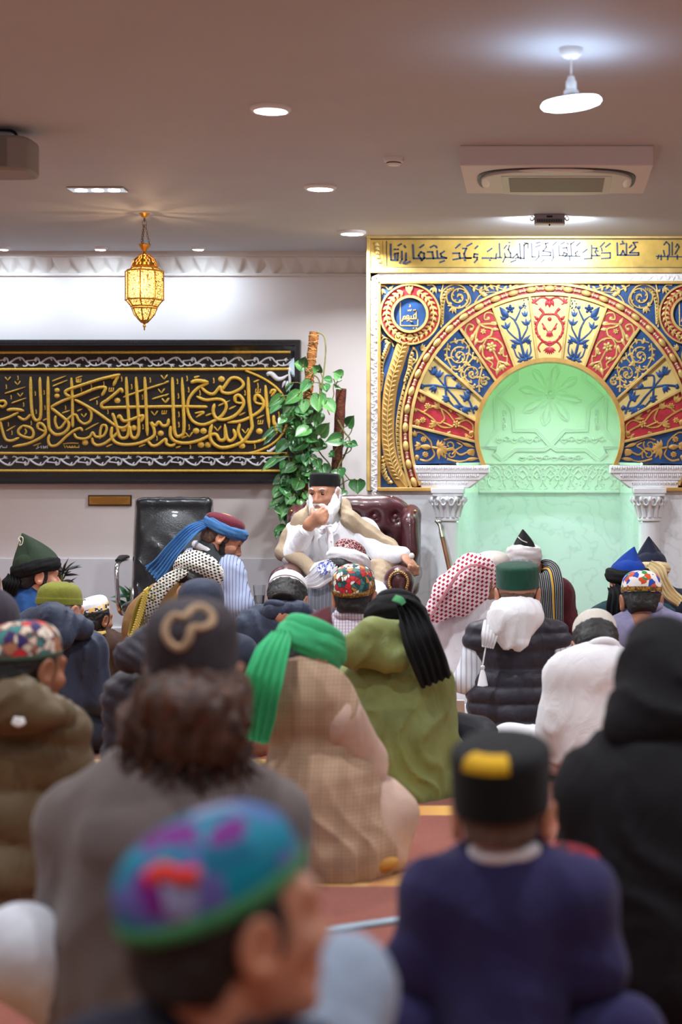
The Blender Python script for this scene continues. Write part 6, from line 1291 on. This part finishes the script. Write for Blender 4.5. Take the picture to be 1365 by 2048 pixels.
k = cap(c, 'kufi', WHITEC, 'white_cap', 18, .034, tr=-10, hsc=1.12); capband(k, .06, .30, embroid('gold_floral_band', [(226, 178, 92), (236, 200, 130), (40, 56, 90), (232, 186, 104), (222, 214, 200)], 70), 'patterned_band')
capline(k, [(-10, .72), (10, .80), (25, .72)], .0022, mat('cap_ink', (50, 50, 70), .6), 'cap_mark'); tail(c, mat('yellow_collar', (206, 176, 90), .7), [(186, 1264, -.06), (198, 1267, -.075), (212, 1264, -.06)], [.014, .02, .014], rip=0, name='collar')
c = person('man in blue turban, grey waistcoat and striped shirt bending beside the office chair', 9.25, (446, 1074), body_yaw=-38, yaw=-78, pitch=30, N=(415, 1104), SL=(392, 1126, .0), SR=(456, 1140, -.02), ER=(482, 1212, -.04), EL=(400, 1200), PEL=(425, 1345), KR=(468, 1340, .12), FR=(430, 1350, .15), WR=(470, 1270, .1), collar=WHITE2, top=('waistcoat', CHARV), sleeve=0, skin=EARS, hair='stub', hairm=STUB, hs=1.02, eyes=True, armr=1.1)
beard(c, HAIR); soft(c.arms + [cone(c.S[1], .07, c.S[1] + (0, 0, -.03), .072), elli(c.PE * .5 + c.N * .5 - (0, .0, .06), (.17, .12, .24))], BLUES, 'shirt', c.root, .04, .01, post=folds(0.0074, (26, 26, 12), 3)); cap(c, 'kufi', MARV, 'maroon_cap', 12, .018, hsc=1.1); turban(c, BLUET, .085, .019, .030, .040, 6, 5, 'turban_band')
tail(c, BLUET, [(412, 1048, -.05), (383, 1062, -.15), (348, 1098, -.19), (322, 1132, -.19), (305, 1150, -.18)], [.05, .07, .085, .10, .12], (0, -1, .35), .014, 'turban_tail', .008, 6, 3)
c = person('man in black and white checked head scarf with yellow fringe and ochre coat', 8.4, (392, 1162), body_yaw=-18, yaw=-25, pitch=38, N=(362, 1196), SL=(296, 1236), SR=(410, 1236), PEL=(335, 1400), top=('coat', BROWN), hair='short', w=.2, add=[('e', (345, 1222, -.02), (.17, .13, .15)), ('e', (300, 1260, -.02), (.13, .13, .16))])
turban(c, KBW, .082, .030, .050, .052, 14, 7, 'head_scarf'); cap(c, 'low', KBW, 'scarf_crown', 10, .065)
tail(c, KBW, [(370, 1140, -.10), (338, 1160, -.18), (314, 1186, -.22), (302, 1218, -.225), (298, 1250, -.21)], [.05, .07, .075, .06, .04], (0, -1, .4), .012, 'scarf_tail', .01, 4, 4)
tail(c, cloth('mustard_scarf_cloth', (150, 130, 52)), [(332, 1172, -.19), (300, 1190, -.215), (284, 1225, -.215), (270, 1275, -.20)], [.03, .075, .085, .08], (0, -1, .35), .01, 'scarf_edge', .008, 4, 9)
b = MB()
for k in range(26):
    f = k / 25; x, y = 298 - 42 * f + 4 * math.sin(f * 3), 1176 + 122 * f; p = c.Q((x, y, -.245)); b.tube([p, p + (-.016, -.006, -.012), p + (-.002, -.008, -.030)], [.008, .010, .005], 6)
b.build('fringe', cloth('yellow_fringe', (214, 190, 96)), c.root)
c = person('man in white turban over maroon cap and grey pinstripe coat bowing before the elder', 8.55, (694, 1138), body_yaw=-6, yaw=-20, pitch=40, hs=.98, N=(668, 1172), SL=(612, 1206), SR=(708, 1206), PEL=(645, 1370), top=('coat', PIN), hair='short', add=[('e', (632, 1206, -.04), (.135, .12, .13))])
cap(c, 'kufi', embroid('maroon_brocade', [(92, 30, 44), (110, 36, 50), (130, 70, 76), (80, 26, 38)], 60, (206, 176, 170)), 'brocade_cap', 10, .035, hsc=1.25, sc=.92); turban(c, WHITEC, .083, .024, .034, .036, 12, 11, 'turban_band')
tail(c, WHITEC, [(668, 1130, -.10), (648, 1142, -.15), (630, 1158, -.17), (612, 1166, -.16)], [.07, .12, .10, .05], (0, -1, .5), .012, 'turban_tail', .01, 5, 6)
b = MB(); ribbon(b, [c.Q(p) for p in ((663, 1124, -.165), (652, 1134, -.185), (642, 1146, -.195))], [.04, .08, .05], (0, -1, .5), .006, .006, 4, 15); b.build('embroidered_end', embroid('blue_lace', [(226, 226, 236), (120, 130, 190), (232, 232, 240), (70, 84, 170)], 120), c.root, angle=0)
c = person('man in red and white checked head scarf and white robe', 8.1, (952, 1168), body_yaw=-12, yaw=-38, pitch=26, N=(938, 1204), SL=(884, 1252), SR=(990, 1240), EL=(872, 1345), PEL=(920, 1410), top=('robe', WHITEC), legs=('trousers', WHITEC), skin=SKIN2, hair='short', w=.2)
soft([elli(c.Hc + c.R @ (0, -.015, .045), (.094, .112, .088), c.R), cone(c.Q((944, 1150, -.08)), .085, c.Q((905, 1188, -.13)), .085), cone(c.Q((905, 1186, -.13)), .085, c.Q((874, 1222, -.13)), .05), cone(c.Q((874, 1222, -.13)), .05, c.Q((856, 1238, -.12)), .02), cone(c.Q((960, 1186, -.07)), .045, c.Q((925, 1212, -.12)), .05)], KRED, 'head_scarf', c.root, .03, .008, post=folds(0.0062, (40, 40, 16), 5, R=rot('y', 40)))
b = MB(); ribbon(b, [c.Q(p) for p in ((985, 1140, -.06), (955, 1130, -.19), (925, 1140, -.22), (905, 1165, -.245), (862, 1234, -.19))], [.008, .012, .014, .016, .01], (0, -1, .4), .006, .003, 3, 9); b.build('scarf_fold', cloth('rose_scarf_border', (214, 150, 158)), c.root, angle=0)
tail(c, WHITEC, [(858, 1238, -.13), (854, 1250, -.13), (858, 1262, -.12)], [.02, .015, .03], rip=.003, name='scarf_tassel')
c = person('person in pale beige cap and slate jacket half hidden behind the dark green cap', 8.9, (986, 1150), N=(986, 1182), SL=(952, 1212), SR=(1030, 1212), PEL=(990, 1370), top=('jacket', GREYB), hair='stub', hairm=STUB)
cap(c, 'kufi', LB2, 'beige_cap', 8, .012, hsc=1.25); c
c = person('man in white turban with pointed black tip and maroon robe with striped scarf', 9.25, (1049, 1134), body_yaw=0, yaw=-14, pitch=6, N=(1052, 1166), SL=(992, 1192), SR=(1117, 1186), ER=(1134, 1252), PEL=(1052, 1350), top=('robe', MAROON), skin=EARS, hair='short', hairm=HAIRG)
turban(c, OFFW, .069, .024, .046, .062, 6, 13, 'white_turban'); peak(c, BVEL, .095, .098, 4, .055, name='pointed_tip', lean=-.008)
capt = MB(); capt.tube(catmull([c.Q(p) for p in ((1037, 1074, -.06), (1041, 1078, -.07), (1047, 1082, -.07), (1055, 1085, -.06))], 4), .0028, 6); capt.build('emblem', mat('silver_mark', (226, 222, 216), .5), c.root)
st_ = NT('striped_scarf'); uu = st_.sep(st_.co('UV'))[1]; ci = st_.math('LESS_THAN', st_.math('FRACT', st_.math('MULTIPLY', uu, 13)), .22); yl = st_.math('LESS_THAN', st_.math('ABSOLUTE', st_.math('SUBTRACT', uu, .42)), .035); st_.col(st_.mix(yl, st_.mix(ci, (34, 34, 38), (176, 176, 176)), (216, 160, 40))); st_ = st_.set(.8)
tail(c, st_, [(1082, 1142, .03), (1096, 1142, -.10), (1102, 1170, -.15), (1104, 1205, -.155), (1106, 1250, -.15)], [.10, .125, .13, .12, .11], (0.1, -1, .1), .004, 'striped_scarf')
c = person('man in navy peaked hat with cream turban tail beside the right marble column', 9.25, (1302, 1150), body_yaw=10, yaw=12, pitch=22, N=(1308, 1178), SL=(1258, 1206), SR=(1368, 1212), PEL=(1310, 1350), top=('robe', NAVY), hair='short')
peak(c, NAVYV, .15, .045, 18, .085, lean=-.02, leany=-.055, name='peaked_hat'); turban(c, CREAM, .082, .021, .026, .036, 18, 17, 'turban_wrap')
tail(c, CREAM, [(1300, 1128, -.13), (1318, 1142, -.17), (1326, 1160, -.18), (1340, 1186, -.18), (1362, 1204, -.17)], [.05, .08, .06, .07, .06], (0, -1, .4), .010, 'turban_tail', .012, 4, 7)
c = person('man in bright blue peaked hat wrapped in black and dark teal robe', 8.7, (1256, 1168), body_yaw=12, yaw=24, pitch=14, N=(1264, 1202), SL=(1206, 1242), SR=(1322, 1240), PEL=(1262, 1385), top=('robe', TEAL), skin=EARS, hair='short')
peak(c, BLUEV, .125, .055, 14, .085, lean=.02, leany=-.035, name='peaked_hat'); turban(c, BLK, .085, .023, .034, .038, 14, 19, 'hat_wrap')
tail(c, BLK, [(1228, 1172, -.06), (1236, 1186, -.13), (1234, 1215, -.16), (1232, 1260, -.15)], [.06, .09, .10, .08], (0, -1, .2), .01, 'wrap_tail', .01, 4, 8)
# ---- middle rows
c = person('man in white cap and navy jacket with head bowed low behind the mint turban', 7.9, (574, 1204), body_yaw=5, pitch=46, N=(562, 1226, -.04), SL=(506, 1262), SR=(614, 1262), PEL=(560, 1430), collar=NAVYJ, k=1.08, top=('jacket', NAVYJ), hair='thick', add=[('e', (560, 1280), (.2, .12, .16))])
hoodblob(c, [cone(c.Q((536, 1230, -.05)), .05, c.Q((606, 1226, -.05)), .05), cone(c.Q((548, 1222, -.10)), .042, c.Q((598, 1220, -.10)), .042)], NAVYJ, 'jacket_collar')
k = cap(c, 'kufi', WHITEC, 'white_cap', 6, .032); capline(k, [(-12, .55), (-6, .7), (2, .62), (12, .66), (6, .5)], .0035, cloth('olive_stitch', (96, 104, 50)), 'emblem'); capband(k, .20, .225, cloth('brown_stitch', (120, 90, 70)), 'stitch_line')
c = person('man in round multicoloured embroidered cap and fine checked shirt before the wing armchair', 7.6, (709, 1194), body_yaw=2, yaw=-3, pitch=2, hs=1.05, N=(704, 1238), SL=(656, 1280), SR=(756, 1280), PEL=(705, 1440), collar=CHECK, top=('shirt', CHECK), skin=EARS, hair='short')
k = cap(c, 'dome', EMB1, 'embroidered_cap', 14, .026, hsc=1.14, sc=1.03); capband(k, .04, .16, GBAND, 'gilt_band')
c = person('man in dark green velvet cap and charcoal quilted waistcoat with white hood hanging behind', 7.6, (1036, 1188), hs=1.06, N=(1036, 1238), SL=(962, 1278), SR=(1108, 1276), PEL=(1030, 1470), ER=(1130, 1350), EL=(936, 1360), top=('quilted_waistcoat', PUFF2), sleeve=0, hair='fade', hairm=STUB, rad=1.02, post=quilt(.072, .016, .02, 0, 3), res=.010, skin=EARS, legs=('trousers', WHITEC), add=[('e', (1030, 1400), (.205, .15, .17))])
cap(c, 'pill', DGREENV, 'green_cap', 6, .032, hsc=1.05, sc=1.0); soft([cone(c.S[0] + (-.012, .01, -.05), .066, c.E[0], .058), cone(c.S[1] + (.012, .01, -.05), .066, c.E[1], .058)] + c.arms[1::2], WSTR, 'shirt_sleeves', c.root, .03, .010, post=folds(0.0074, (30, 30, 10), 2))
hoodblob(c, [cone(c.Q((1006, 1216, -.09)), .042, c.Q((1064, 1216, -.09)), .042), elli(c.Q((1034, 1234, -.14)), (.118, .065, .075)), cone(c.Q((1036, 1240, -.16)), .085, c.Q((1044, 1284, -.19)), .03), elli(c.Q((1020, 1262, -.17)), (.07, .04, .075))], WHITE2, 'white_hood', .045, .008, post=folds(.010, (30, 30, 4), 6, cross=.2))
tail(c, WHITE2, [(985, 1240, -.16), (980, 1270, -.20), (976, 1295, -.19)], [.07, .07, .05], (0, -1, .2), .005, 'hood_point')
b = MB(); p = c.Q((972, 1294, -.19)); p2 = c.Q((966, 1330, -.19)); b.tube([p, p2], .003, 6); b.lathe([(.0002, 0), (.009, -.004), (.009, -.014), (.006, -.018), (.012, -.035), (.022, -.085), (.0002, -.09)][::-1], p2, 16); b.build('tassel', WHITE2, c.root)
c = person('man in white crocheted cap and white tunic bent far forward', 6.9, (1192, 1296), body_yaw=3, pitch=50, yaw=3, hs=1.04, hd=.12, N=(1206, 1310, .03), SL=(1132, 1362), SR=(1250, 1358), EL=(1116, 1470, .02), PEL=(1180, 1545), collar=WHITEC, top=('tunic', WHITEC), legs=('trousers', WHITEC), hair='thick', add=[('e', (1190, 1350, .0), (.19, .13, .12)), ('e', (1180, 1450), (.2, .15, .22))], post=folds(0.0074, (20, 20, 9), 2, R=rot('y', 30)))
k = cap(c, 'kufi', CAPW, 'crocheted_cap', 4, .036)
c = person('man in round white floral cap and lavender shirt below the blue peaked hat', 7.9, (1284, 1202), body_yaw=6, pitch=18, hs=1.06, N=(1294, 1226), SL=(1222, 1276), SR=(1368, 1270), PEL=(1295, 1440), collar=LAV, top=('shirt', LAV), hair='short', skin=SKIN2, add=[('e', (1296, 1276), (.2, .12, .12))])
k = cap(c, 'dome', EMB2, 'floral_cap', 12, .034, hsc=1.0); capband(k, .04, .18, GBAND, 'gilt_band')
c = person('man in olive knitted cap and dark navy hooded jacket', 7.6, (121, 1222), body_yaw=-8, yaw=-26, pitch=14, N=(112, 1256), SL=(52, 1304), SR=(178, 1300), ER=(200, 1400), PEL=(118, 1480), top=('jacket', NAVYJ), legs=('trousers', NAVY), hair='short', hairm=HAIRG, skin=EARS, w=.22, post=folds(0.0087, (22, 22, 10), 4))
cap(c, 'beanie', KNIT, 'knitted_cap', 10, .028, sc=.98, hsc=.95); beard(c, HAIRW); hoodblob(c, [cone(c.Q((58, 1248, -.06)), .055, c.Q((105, 1238, -.15)), .06), cone(c.Q((105, 1238, -.15)), .06, c.Q((165, 1258, -.08)), .05), cone(c.Q((60, 1250, -.1)), .06, c.Q((120, 1275, -.17)), .06)], NAVYJ, 'jacket_hood')
c = person('person in plain navy cap showing just above the grey felt cap', 7.0, (404, 1226), N=(402, 1262), SL=(330, 1310), SR=(476, 1310), PEL=(400, 1500), top=('jacket', NAVY), hair='short', hs=1.02)
cap(c, 'dome', NAVY, 'navy_cap', 8, .030, sc=1.03, hsc=1.1)
c = person('person in dark quilted jacket with head hidden behind the grey felt cap', 5.7, (345, 1318), body_yaw=-6, pitch=30, N=(318, 1345), SL=(258, 1396), SR=(390, 1400), PEL=(320, 1690), EL=(246, 1520), top=('quilted_jacket', PUFF), hair='short', post=quilt(.055, .012, 0, .35, 8), res=.010)
hoodblob(c, [cone(c.Q((262, 1312, -.12)), .045, c.Q((296, 1280, -.10)), .045), cone(c.Q((262, 1312, -.12)), .045, c.Q((330, 1330, -.14)), .05)], PUFF, 'jacket_hood', .03, .009, post=quilt(.035, .010, .01, .6, 4)); cap(c, 'low', BLK, 'dark_cap', 5, .03)
c = person('man in black turban with hanging tail and moss green hooded coat', 6.65, (792, 1264), body_yaw=4, pitch=34, yaw=-8, hs=1.04, hd=.06, N=(782, 1288), SL=(712, 1372), SR=(862, 1370), EL=(694, 1500), ER=(884, 1495), PEL=(790, 1555), WR=(850, 1545, .2), top=('coat', GREENJ), legs=('trousers', DENIM), KR=(905, 1530, .1), hair='short', rad=1.08, add=[((790, 1470, 0), .21, (790, 1580, -.02), .22), ((720, 1590, 0), .1, (880, 1585, 0), .1), ('e', (790, 1400, 0), (.2, .13, .16))], post=folds(0.0099, (16, 16, 7), 1), res=.010, armr=1.08)
b = MB(); b.ell(c.Q((912, 1603, .02)), (.05, .08, .022)); b.build('sock', cloth('pale_blue_sock', (130, 160, 200)), c.root)
turban(c, BLK, .088, .030, .050, .05, 10, 23, 'black_turban'); cap(c, 'low', BLK, 'turban_crown', 8, .08)
hoodblob(c, [cone(c.Q((700, 1300, -.10)), .055, c.Q((745, 1262, -.15)), .05), cone(c.Q((745, 1262, -.15)), .05, c.Q((806, 1266, -.12)), .05), cone(c.Q((706, 1306, -.14)), .05, c.Q((796, 1318, -.17)), .05), elli(c.Q((748, 1292, -.15)), (.11, .06, .06))], GREENJ, 'coat_hood', .03, .009, post=folds(0.0100, (18, 18, 22), 9))
tail(c, BLK, [(806, 1206, -.13), (826, 1236, -.17), (842, 1280, -.21), (862, 1330, -.21), (874, 1364, -.19)], [.05, .11, .13, .13, .12], (0.1, -1, .3), .016, 'turban_tail', .012, 5, 12)
b = MB(); ribbon(b, [c.Q(p) for p in ((788, 1196, -.15), (800, 1200, -.17), (808, 1208, -.175))], [.03, .03, .02], (0, -1, .6), .006, 0, 2, 9); b.build('green_band', GREENB, c.root, angle=0)
c = person('man in mint green turban with long tail, plaid waistcoat and sand tunic', 5.3, (612, 1322), body_yaw=-38, yaw=-46, pitch=34, hs=.98, hd=.02, N=(590, 1352), SL=(560, 1400, .05), SR=(676, 1438, -.06), ER=(728, 1522, .02), WR=(655, 1570, .18), WL=(620, 1590, .22), FL=(690, 1690, .2), EL=(560, 1540, .1), PEL=(650, 1665), ladd=[((725, 1610, .02), .09, (782, 1640, .0), .075), ((785, 1630, .0), .072, (785, 1705, -.04), .05), ((720, 1640, .0), .09, (760, 1712, -.04), .06)], KR=(756, 1610, .02), FR=(735, 1715, -.10), KL=(640, 1690, .3), top=('plaid_waistcoat', PLAID), sleeve=0, legs=('trousers', SAND), hair='short', skin=EARS, rad=1.04, add=[((640, 1600, -.02), .19, (680, 1700, -.06), .16), ((680, 1700, -.08), .08, (760, 1700, -.06), .055), ('e', (610, 1400, -.03), (.15, .13, .12)), ((590, 1360, -.04), .07, (570, 1400, .0), .09)], post=folds(0.0074, (16, 16, 7), 5), res=.009, w=.2)
soft(c.arms[2:] + [cone(c.S[1], .074, c.E[1], .068), cone(c.E[1], .062, c.Q((735, 1545, .0)), .05)], SAND, 'tunic_sleeves', c.root, .03, .009, post=folds(0.0100, (30, 30, 30), 3, R=rot('y', 30)))
turban(c, GREENT, .078, .025, .044, .046, 4, 29, 'green_turban', roll=4); cap(c, 'low', GREENT, 'turban_crown', 8, .066); peak(c, MAROON, .10, .085, 0, .055, name='maroon_tip', lean=-.01)
tail(c, GREENT, [(566, 1268, -.10), (548, 1300, -.19), (530, 1360, -.24), (516, 1425, -.22), (508, 1480, -.20)], [.06, .10, .12, .12, .09], (-.2, -1, .3), .015, 'turban_tail', .012, 5, 14)
b = MB(); b.ell(c.Q((742, 1726, -.12)), (.085, .045, .030), rot('z', 20)); b.build('sock', cloth('tan_sock', (190, 140, 70)), c.root)
# ---- near rows
c = person('person in a colourful patchwork cap and olive padded coat at the left edge', 4.65, (54, 1334), body_yaw=-14, yaw=-30, pitch=8, hs=1.0, N=(36, 1402), SL=(-50, 1482), SR=(108, 1478), ER=(140, 1640), PEL=(40, 1800), top=('padded_coat', OLIVE), legs=('trousers', NAVY), hair='short', skin=SKIN2, rad=1.05, armr=1.15, post=quilt(.13, .020, .03, .15, 6), w=.22)
k = cap(c, 'dome', EMB3, 'patchwork_cap', 10, .028, hsc=1.0); capband(k, .02, .12, cloth('green_rim', (70, 92, 76)), 'rim')
hoodblob(c, [cone(c.Q((-30, 1420, -.08)), .055, c.Q((40, 1400, -.15)), .05), cone(c.Q((40, 1402, -.15)), .05, c.Q((118, 1430, -.06)), .045), elli(c.Q((36, 1430, -.15)), (.12, .05, .05))], OLIVE, 'coat_hood', .04, .011)
b = MB(); ribbon(b, [c.Q((26, 1440, -.215)), c.Q((38, 1444, -.22)), c.Q((50, 1440, -.215))], [.02, .026, .016], (0, -1, .2), .004, 0, 2, 9); b.build('white_patch', WPLAST, c.root, angle=0)
c = person('person in a dusky purple coat, only a shoulder showing at the left edge', 5.6, (-58, 1168), N=(-52, 1205), SL=(-120, 1245), SR=(-16, 1232), PEL=(-50, 1640), top=('coat', DPUR), hair='short')
cap(c, 'low', BLK, 'dark_cap', 5, .03)
c = person('long-haired man in grey felt cap with tan sandal emblem and taupe robe', 3.3, (388, 1352), body_yaw=2, yaw=0, pitch=4, hs=1.0, N=(375, 1490), SL=(158, 1652), SR=(530, 1646), EL=(140, 1880), ER=(560, 1880), PEL=(340, 2060), KL=(42, 1905, -.10), KR=(640, 1960, .1), top=('robe', TAUPE), legs=('trousers', cloth('pale_grey_trousers', (206, 208, 216))), skin=SKIN, rad=1.06, add=[((340, 1700, 0), .2, (330, 1960, 0), .22)], post=folds(0.0062, (12, 12, 5), 2), res=.011)
k = cap(c, 'kufi', GREYK, 'felt_cap', 12, .006, sc=1.0, hsc=1.62)
capline(k, [(-14, .46), (-20, .58), (-12, .68), (4, .67), (16, .75), (34, .79), (46, .70), (44, .60), (28, .56), (16, .57), (10, .46), (0, .40)], .0072, TAN, 'sandal_emblem', True)
hz = lump(.020, (50, 50, 16), 4, warp=1.2)
soft([elli(c.Hc + np.array((0, -.035, -.085)), (.080, .08, .085)), cone(c.Q((335, 1400, -.04)), .065, c.Q((290, 1455, -.06)), .045), cone(c.Q((445, 1400, -.04)), .06, c.Q((462, 1470, -.05)), .035), cone(c.Q((370, 1420, -.09)), .085, c.Q((360, 1470, -.10)), .06), cone(c.Q((290, 1455, -.06)), .05, c.Q((268, 1440, -.04)), .03), cone(c.Q((420, 1430, -.09)), .07, c.Q((440, 1480, -.10)), .05)], HAIRB, 'long_hair', c.root, .03, .007, post=hz)
b = MB(); rr = random.Random(2)
for i in range(230):
    a = rr.uniform(-2.9, -.25); r0 = rr.uniform(.074, .094); p0 = c.Hc + np.array((r0 * math.cos(a), r0 * math.sin(a) - .02, rr.uniform(-.09, -.035))); L_ = rr.uniform(.08, .14); fl = rr.uniform(.0, .045); ph = rr.uniform(0, 6); pts = []
    for k in range(9):
        f = k / 8; pts.append(p0 + np.array((math.cos(a) * fl * f * 1.3, math.sin(a) * fl * f, -L_ * f)) + .009 * np.array((math.sin(ph + f * 9), math.cos(ph + f * 7), .5 * math.sin(ph * 2 + f * 8))))
    b.tube(pts, np.linspace(1, .35, 9) * rr.uniform(.003, .0065), 5)
b.build('hair_curls', HAIRB, c.root, angle=0)
c = person('person in black hooded sweatshirt with the hood up', 3.6, (1336, 1380), body_yaw=-2, N=(1325, 1482), SL=(1196, 1580), SR=(1480, 1580), EL=(1185, 1780), PEL=(1360, 2040), top=('sweatshirt', BLKS), legs=('trousers', BLKS), rad=1.1, armr=1.08, hs=.98, post=folds(0.0081, (14, 14, 6), 6), add=[((1340, 1600, 0), .19, (1340, 1900, 0), .2)])
soft([elli(c.Hc + np.array((0, -.0, .03)), (.102, .125, .115)), elli(c.Q((1318, 1290, .02)), (.045, .08, .05)), elli(c.Q((1330, 1430, -.04)), (.112, .11, .08)), cone(c.Q((1262, 1462, -.06)), .05, c.Q((1400, 1462, -.06)), .05)], BLKS, 'hood', c.root, .05, .010, post=folds(0.0099, (18, 18, 24), 3))
c = person('boy in black cap with gold patch and indigo tunic', 2.88, (1006, 1628), body_yaw=-3, yaw=-4, pitch=-4, hs=.92, k=.80, N=(1013, 1716), SL=(884, 1796), SR=(1150, 1796), EL=(838, 1930), ER=(1190, 1940), PEL=(1005, 2150), KL=(800, 2060, -.02), KR=(1245, 2075, -.02), collar=WHITEC, top=('tunic', INDIGO), legs=('trousers', INDIGO), skin=EARS, hair='fade', hairm=STUB, rad=1.06, armr=1.0, post=folds(0.0056, (16, 16, 7), 7), res=.010)
k = cap(c, 'pill', BVEL, 'black_cap', 5, .022, hsc=1.28, sc=1.0); b = MB(); A_ = np.linspace(-40, 16, 14); T_ = np.linspace(.46, .70, 8); b.grid(np.array([[capS(k, a, t, .003) for a in A_] for t in T_])); b.build('gold_patch', YEM, k.o, angle=0)
c = person('child in turquoise and purple embroidered cap with green rim looking right', 1.83, (456, 1846), body_yaw=-22, yaw=-50, pitch=-6, hs=.95, k=.74, N=(400, 2050), SL=(190, 2160), SR=(600, 2180), PEL=(400, 2600), KR=(684, 1985, .28), KL=(120, 2300, .3), top=('tunic', cloth('midnight_cotton', (30, 30, 48))), legs=('jeans', JEANS), skin=EARS, hair='short', eyes=True, res=.009, hands=False)
k = cap(c, 'dome', EMB4, 'embroidered_cap', 14, .036, sc=1.0, hsc=.92); capband(k, .0, .17, GREENB, 'green_rim', .003); capline(k, [(30, .50), (42, .54), (54, .47), (66, .44)], .009, cloth('scarlet_thread', (226, 60, 46)), 'scarlet_motif')
# ---- things left on the carpet
def floorthing(name, label, cat): pass
o = soft([cone(P(912, 1462, 6.9), .07, P(950, 1478, 6.9), .08), cone(P(905, 1450, 6.9), .05, P(960, 1460, 6.95), .06), elli(P(930, 1500, 6.95), (.13, .1, .07)), elli(P(930, 1540, 6.95), (.12, .09, .09))], cloth('black_jacket_shell', (30, 33, 40), rough=.4), 'folded_jacket', None, .03, .010, post=folds(0.0100, (26, 26, 26), 3)); tag(o, 'dark shiny jacket heaped on the carpet beside the moss green coat', 'jacket')
b = MB(); a, c_ = np.array((P(628, 1868, 4.52))), np.array((P(812, 1828, 4.66))); a[2] = c_[2] = .006; d_ = nrm(c_ - a); b.box((a + c_) / 2, (np.linalg.norm(c_ - a), .035, .012), np.stack([d_, np.cross((0, 0, 1), d_), (0, 0, 1)], 1)); tag(b.build('metal_strip', mat('pale_steel', (168, 190, 206), .35, .3), bevel=.003), 'pale blue-grey metal strip lying across the carpet in front of the boy', 'metal strip')
o = soft([cone(P(1120, 1720, 3.25), .03, P(1160, 1745, 3.25), .04), elli(P(1150, 1730, 3.25), (.045, .05, .035)), cone(P(1140, 1740, 3.25), .035, P(1140, 2000, 3.25), .06), elli((P(1140, 0, 3.25)[0], 3.25, .06), (.08, .08, .05))], embroid('red_plaid_wool', [(150, 24, 40), (110, 18, 34), (176, 40, 52), (60, 20, 30)], 40), 'red_scarf', None, .03, .011, post=folds(0.0087, (24, 24, 24), 2)); tag(o, 'crumpled red patterned scarf between the boy and the black hooded figure', 'scarf')
b = MB(); x_ = P(912, 1418, 7.35); R_ = rot('x', 38); b.box(x_, (.075, .005, .10), R_); o = b.build('leaflet', WPLAST, None, bevel=.001); tag(o, 'small white printed leaflet held up beside the moss green coat', 'leaflet')
for o in bpy.data.objects:
    if '_o' in o: del o['_o']
